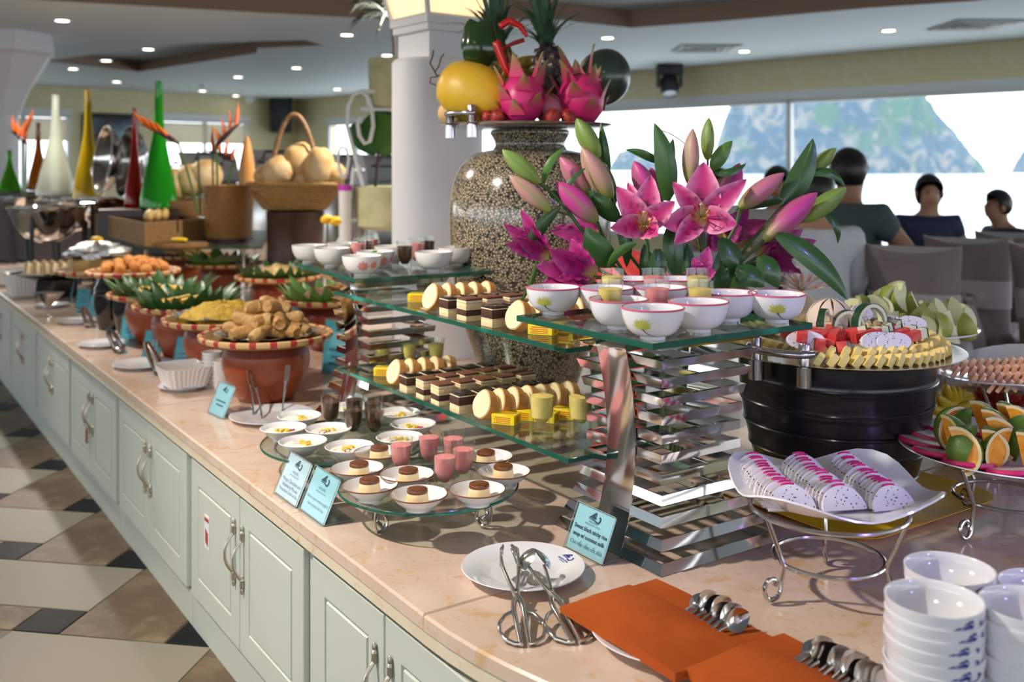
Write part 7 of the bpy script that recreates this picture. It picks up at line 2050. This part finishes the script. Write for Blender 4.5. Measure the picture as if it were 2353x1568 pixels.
# ================================================================ dining side: chairs, tables and guests
M['cover'] = mat('mauve_chair_cover', (.20, .155, .165), .6, n=(6, (.25, .195, .205), .4, .6), sheen=.3)
M['sash'] = mat('pale_sash', (.46, .40, .43), .6, sheen=.2)
M['wood_d'] = mat('dark_chair_wood', (.03, .018, .014), .4)
M['cloth'] = mat('white_tablecloth', (.66, .66, .68), .7)
def chair():
    "covered banquet chair; local +y is the way the sitter faces"
    t = thing('covered_chair', 'chair', 'chair')
    b = MB(); rings = []
    for i in range(13):
        q = i/12; z = .44 + .50*q; w_ = .185 + .022*q**2; dep = .045 - .012*q; y0 = -.20 - .07*q - .03*q*q; ring = []
        for j in range(24):
            a = 2*PI*j/24; c_, s_ = math.cos(a), math.sin(a)
            x = w_*math.copysign(abs(c_)**.55, c_); y = y0 + dep*math.copysign(abs(s_)**.7, s_) + .045*(x/w_)**2
            zz_ = z + (.035*(x/w_)**2 - .02 if q > .85 else 0)*(q-.85)/.15 if q > .85 else z
            ring.append((x, y, zz_))
        rings.append(ring)
    b.loft(rings, True, True); b.build('back_cover', M['cover'], t, smooth=60)
    b = MB(); b.rbox((0, -.0, .43), (.42, .44, .10), .035, 3); b.build('seat_cover', M['cover'], t, smooth=60)
    b = MB(); rings = []
    for z, s in ((.02, 1.06), (.2, 1.03), (.40, 1.0)):
        rings.append([(s*.215*math.copysign(abs(math.cos(2*PI*j/40))**.4, math.cos(2*PI*j/40))*(1+.02*(j % 2)), s*.225*math.copysign(abs(math.sin(2*PI*j/40))**.4, math.sin(2*PI*j/40))*(1+.02*(j % 2)), z) for j in range(40)])
    b.loft(rings); b.build('skirt', M['cover'], t, smooth=60)
    b = MB(); rings = []
    for z in (.60, .74):
        q = (z-.44)/.5; rings.append([((.191+.018*q*q)*math.copysign(abs(math.cos(2*PI*j/24))**.55, math.cos(2*PI*j/24)), -.20-.07*q-.03*q*q+.052*math.copysign(abs(math.sin(2*PI*j/24))**.7, math.sin(2*PI*j/24))+.045*math.cos(2*PI*j/24)**2, z) for j in range(24)])
    b.loft(rings); b.build('sash', M['sash'], t, smooth=60)
    for s in (-1, 1):
        b = MB(); rows = []
        for i in range(7):
            e = i/6; rows.append([(s*(.01+.10*math.sin(PI*e)**.8*(1 if e < .6 else .9)), -.30-.03*math.sin(PI*e), .66+.06*math.cos(PI*e)*e), (s*(.005+.06*math.sin(PI*e)), -.33, .66+.02*math.cos(PI*e))])
        b.quadgrid(rows); b.build('bow_loop', M['sash'], t, smooth=60)
        b = MB(); rows = [[(s*.004, -.315, .66), (s*.035, -.315, .655)], [(s*.02, -.33, .52), (s*.085, -.325, .51)], [(s*.03, -.325, .36), (s*.11, -.32, .38)]]
        b.quadgrid(rows); b.build('bow_tail', M['sash'], t, smooth=60)
    for sx in (-.18, .18):
        for sy in (-.18, .18):
            b = MB(); b.tube([(sx, sy, .0), (sx*.95, sy*.95, .38)], .015, 8); b.build('leg', M['wood_d'], t)
    return t
CHAIR = chair()
RT = math.atan2(EA.y, EA.x) - PI/2            # sitter faces along EA
def chair_at(px, Y, label, rot=RT):
    p_ = dp(px, HY, Y); return place(CHAIR, (p_.x, p_.y, 0), rot, label, 'covered banquet chairs')
def back_at(px, Y, rot, label):
    p_ = dp(px, HY, Y) + Matrix.Rotation(rot, 3, 'Z') @ Vector((0, .30, 0)); return place(CHAIR, (p_.x, p_.y, 0), rot, label, 'covered banquet chairs')
back_at(2092, 4.42, R(-30), 'mauve covered chair with pale sash nearest the guava plate')
back_at(2218, 4.95, R(-34), 'mauve covered chair between two others at the long table')
back_at(2330, 5.35, R(-36), 'mauve covered chair at the far end of the row by the boy')
back_at(2420, 4.5, R(-45), 'mauve covered chair cut off beyond the row of chairs')
# tables
def table(c_, L_, W_, rz, label):
    t = thing('dining_table', label, 'table', (c_[0], c_[1], 0), rz)
    b = MB(); b.rbox((0, 0, .735), (L_, W_, .03), .008); b.build('table_top', M['cloth'], t, smooth=40)
    b = MB(); rings = []
    for z, s in ((.50, 1.012), (.72, 1.004)):
        rings.append([(x*s, y*s, z) for x, y in ((-L_/2, -W_/2), (L_/2, -W_/2), (L_/2, W_/2), (-L_/2, W_/2))])
    b.loft(rings); b.build('cloth_drop', M['cloth'], t, smooth=0)
    for sx in (-.42, .42):
        for sy in (-.4, .4):
            b = MB(); b.box((sx*L_, sy*W_, .36), (.05, .05, .72)); b.build('leg', M['wood_d'], t, smooth=0)
    return t
RTL = math.atan2(EN.y, EN.x)
table((2.60, 5.80), 1.6, .60, math.atan2(.66, .75), 'long white-clothed table of the seated guests')
table((1.22, 6.2), .7, .6, 0, 'white-clothed table behind the lilies')

# ---- people
def skinned(name, verts, edges, radii, m_, parent, loc=None, sub=2):
    me = bpy.data.meshes.new(name); me.from_pydata([tuple(v) for v in verts], edges, [])
    o = bpy.data.objects.new(name, me); COL.objects.link(o)
    md = o.modifiers.new('skin', 'SKIN'); md.use_smooth_shade = True
    for i, r_ in enumerate(radii):
        sv = me.skin_vertices[0].data[i]; sv.radius = r_ if isinstance(r_, tuple) else (r_, r_); sv.use_root = (i == 0)
    s = o.modifiers.new('sub', 'SUBSURF'); s.levels = sub; s.render_levels = sub
    dg = bpy.context.evaluated_depsgraph_get(); me2 = bpy.data.meshes.new_from_object(o.evaluated_get(dg))
    bpy.data.objects.remove(o); bpy.data.meshes.remove(me)
    me2.name = name; me2.materials.clear(); me2.materials.append(m_)
    me2.polygons.foreach_set('use_smooth', [True]*len(me2.polygons))
    return obj(name, me2, parent)
def person(label, loc, rz, skin, shirt, trousers, hair, s=1.0, long_hair=False, lean=0.0, headturn=0.0, armR=None, armL=None, face=False, sleeve=.55):
    "seated figure facing local +y, hips on a 0.46 m seat"
    t = thing('person', label, 'person', (loc[0], loc[1], 0), rz); t.scale = (s, s, s)
    V = [(0, 0, .55), (0, .01+lean*.15, .70), (0, .015+lean*.4, .86), (0, .01+lean*.6, .98), (0, .015+lean*.8, 1.06), (0, .03+lean*.9, 1.12), (0, .035+lean, 1.19), (0, .03+lean, 1.265)]
    rad = [(.155, .115), (.135, .10), (.155, .105), (.11, .085), (.052, .052), (.066, .076), (.082, .094), (.062, .070)]
    E = [(i, i+1) for i in range(7)]
    def add(p, r_, par): V.append(p); rad.append(r_); E.append((par, len(V)-1)); return len(V)-1
    n_ = add((0, .125+lean, 1.165), (.014, .014), 6)
    info = {}
    for sd, arm in ((-1, armL), (1, armR)):
        sh = add((sd*.165, .01+lean*.6, .985), (.064, .060), 3)
        el = add(arm[0] if arm else (sd*.245, .08+lean*.5, .745), (.045, .045), sh)
        fa = add(tuple((Vector(V[el])*.5+Vector(arm[1] if arm else (sd*.15, .33, .775))*.5)), (.040, .038), el)
        wr = add(arm[1] if arm else (sd*.15, .33, .775), (.027, .024), fa)
        dirv = (Vector(V[wr])-Vector(V[el])).normalized(); side = dirv.cross(Vector((0, 0, 1))).normalized()
        pm = add(tuple(Vector(V[wr])+dirv*.06), (.038, .016), wr)
        for k, (o_, ln) in enumerate(((-.027, .065), (-.009, .078), (.009, .074), (.026, .058))):
            kn = add(tuple(Vector(V[pm])+dirv*.035+side*o_), (.0095, .009), pm); add(tuple(Vector(V[kn])+dirv*ln*.6+side*o_*.2+Vector((0, 0, -.014))), (.0075, .0075), kn)
        add(tuple(Vector(V[wr])+dirv*.055-side*.045*sd*(-1)), (.010, .010), wr)
        info[sd] = (sh, el, fa)
        hp = add((sd*.10, .05, .52), (.10, .085), 0); kn = add((sd*.14, .42, .52), (.066, .064), hp); an = add((sd*.14, .43, .10), (.042, .042), kn); add((sd*.15, .56, .045), (.042, .03), an)
    skinned('body', V, E, rad, skin, t)
    # shirt follows the torso and upper arms
    V2 = list(V[:4]) + [(0, .008+lean*.7, 1.03)]; r2 = [(r_[0]+.032, r_[1]+.034) for r_ in rad[:3]] + [(.155, .125), (.070, .070)]; E2 = [(0, 1), (1, 2), (2, 3), (3, 4)]
    for sd in (-1, 1):
        sh, el, fa = info[sd]
        V2.append(V[sh]); r2.append((.088, .084)); E2.append((3, len(V2)-1))
        V2.append(tuple(Vector(V[sh]).lerp(Vector(V[el]), sleeve))); r2.append((.070, .068)); E2.append((len(V2)-2, len(V2)-1))
        if sleeve > .9:
            V2.append(tuple(Vector(V[fa]))); r2.append((.055, .052)); E2.append((len(V2)-2, len(V2)-1))
    skinned('shirt', V2, E2, r2, shirt, t)
    V3 = [V[0]]; r3 = [(.165, .125)]; E3 = []
    for sd in (-1, 1):
        for p_, r_ in (((sd*.10, .05, .52), (.112, .098)), ((sd*.14, .42, .525), (.078, .075)), ((sd*.14, .43, .16), (.06, .058))):
            V3.append(p_); r3.append(r_); E3.append((0 if len(V3) in (2, 5) else len(V3)-2, len(V3)-1))
    skinned('trousers', V3, E3, r3, trousers, t)
    # hair: a cap over the back and top of the head
    b = MB(); rings = []
    c_ = Vector((0, .02+lean, 1.215))
    for i in range(13):
        el = PI/2 - (PI*.74)*i/12; ring = []
        for j in range(28):
            a = 2*PI*j/28; fr_ = max(0.0, math.sin(a))      # front direction +y
            low = el
            if fr_ > .15: low = max(el, R(18)*fr_ + (R(22) if not long_hair else R(14))*(fr_ > .5))
            d_ = Vector((math.cos(low)*math.cos(a)*.094, math.cos(low)*math.sin(a)*.108, math.sin(low)*.112))
            if low < 0: d_.z -= (.03 if long_hair else .0)*abs(low)
            d_ *= 1+.03*noise.noise(Vector((j*.8, i*.6, s*9)))
            ring.append(c_+d_)
        rings.append(ring)
    b.loft(rings, False, False); b.build('hair', hair, t, smooth=180)
    if face:
        for sd in (-1, 1):
            b = MB(); b.ell((sd*.031, .112+lean, 1.195), (.013, .006, .0065), 10, 6); b.build('eye', M['eye'], t, smooth=180)
            b = MB(); b.tube([(sd*.016, .119+lean, 1.213), (sd*.034, .117+lean, 1.217), (sd*.048, .108+lean, 1.212)], .0028, 6); b.build('eyebrow', hair, t)
            b = MB(); b.ell((sd*.086, .03+lean, 1.185), (.010, .018, .028), 10, 8); b.build('ear', skin, t, smooth=180)
        b = MB(); b.tube([(-.026, .106+lean, 1.132), (0, .114+lean, 1.126), (.026, .106+lean, 1.132)], [.003, .0055, .003], 8); b.build('mouth', M['lip'], t)
    return t
M['skin'] = mat('warm_skin', (.36, .175, .105), .5, sss=.1)
M['skin_l'] = mat('light_skin', (.50, .27, .18), .5, sss=.1)
M['hair'] = mat('black_hair', (.008, .007, .008), .38)
M['eye'] = mat('dark_eye', (.012, .008, .006), .2)
M['lip'] = mat('lip', (.42, .10, .09), .4)
sh_w = mat('white_shirt', (.66, .68, .74), .7, n=(8, (.58, .60, .66), .4, .6)); sh_g = mat('teal_grey_tshirt', (.045, .075, .085), .75); sh_n = mat('navy_top', (.014, .022, .062), .7); sh_p = mat('pale_top', (.50, .48, .47), .7)
tr_d = mat('dark_trousers', (.02, .022, .03), .7)
def at_px(px, Y): q = dp(px, HY, Y); return (q.x, q.y)
person('person in a grey-green T-shirt seen from behind with an arm on the table', (1.74, 5.22), R(-44), M['skin'], sh_g, tr_d, M['hair'], 1.06, lean=.03, armR=((.30, .12, .78), (.36, .42, .80)))
person('person in a navy top facing the buffet across the table', at_px(2128, 6.55), R(172), M['skin_l'], sh_n, tr_d, M['hair'], .95, long_hair=True, lean=.05, face=True)
person('person with short dark hair leaning low at the table edge', (3.27, 6.50), R(95), M['skin'], sh_n, tr_d, M['hair'], .875, lean=.10, face=True)
person('person in a white shirt seen from behind the lilies', at_px(1880, 4.55), R(10), M['skin_l'], sh_w, tr_d, M['hair'], .985, lean=.02, sleeve=.95)
person('person with dark hair beyond the lilies beside the mullion', at_px(1788, 6.5), R(150), M['skin'], sh_p, tr_d, M['hair'], .99, long_hair=True, face=True)
person('person with dark hair half hidden behind the widest lily', at_px(1650, 7.4), R(200), M['skin_l'], sh_p, tr_d, M['hair'], .98, face=True)
for q, rot, lab in (((1.74, 5.22), R(-44), 'mauve covered chair under the person in grey-green'), (at_px(2128, 6.55), R(172), 'mauve covered chair under the person in navy'), (at_px(1788, 6.5), R(150), 'mauve covered chair beyond the lilies beside the mullion'), (at_px(1650, 7.4), R(200), 'mauve covered chair half hidden behind the widest lily'), ((3.27, 6.50), R(95), 'mauve covered chair under the person at the table edge')):
    
    place(CHAIR, (q[0], q[1], 0), rot, lab, 'covered banquet chairs')
# things on the table
t = thing('flower_dish', 'orange flowers with green leaves in a dish on the long table', 'flowers', (*at_px(2168, 6.05), .751))
b = MB(); b.lathe([(.03, 0), (.05, .0), (.085, .03), (.08, .03), (.001, .01)], 20, cap0=True); b.build('dish', M['ceramic'], t)
for k in range(6):
    b = MB(); b.ell((.045*math.cos(k), .045*math.sin(k), .045), (.032, .032, .020), 10, 6, jit=.2, seed=k); b.build('bloom', mat('orange_bloom', (.75, .16, .02), .6) if 'orange_bloom' not in bpy.data.materials else bpy.data.materials['orange_bloom'], t, smooth=180)
for k in range(8):
    b = MB(); a = k*.8; b.tube([(0, 0, .03), (.04*math.cos(a), .04*math.sin(a), .10), (.08*math.cos(a), .08*math.sin(a), .14)], [.003, .006, .001], 5, flat=.3); b.build('leaf', M['leaf'], t)
tb = MB(); tb.lathe([(.04, 0), (.045, .0), (.08, .012), (.079, .015), (.001, .006)], 28, cap0=True); tpm = tb.mesh('side_plate', M['ceramic'], 60)
for k, (px, Y) in enumerate([(2020, 5.45), (2110, 5.75), (2075, 5.8), (2200, 6.0)]):
    o = obj('side_plate', tpm); q = at_px(px, Y); o.location = (q[0], q[1], .7505); tag(o, 'white side plate laid on the long dining table', 'plate', 'side plates on the long table')
gl = MB(); gl.lathe([(.028, 0), (.030, .0), (.034, .11), (.032, .11), (.027, .008), (.001, .006)], 20, cap0=True); glm = gl.mesh('tumbler', M['glass'], 50)
for k, (px, Y) in enumerate([(2040, 5.55), (2080, 5.85), (2150, 5.75)]):
    o = obj('tumbler', glm); q = at_px(px, Y); o.location = (q[0], q[1], .7505); tag(o, 'clear tumbler standing on the long dining table', 'glass', 'tumblers on the long table')

t = thing('stool', 'low round stool under the person in the white shirt', 'stool', (*at_px(1880, 4.55), 0))
b = MB(); b.lathe([(.17, .40), (.18, .41), (.18, .44), (.16, .455), (.001, .455)], 28, cap0=True); b.build('seat', M['cover'], t)
for k in range(4):
    a = PI/4+k*PI/2; b = MB(); b.tube([(.13*math.cos(a), .13*math.sin(a), .40), (.17*math.cos(a), .17*math.sin(a), 0)], .014, 8); b.build('leg', M['wood_d'], t)
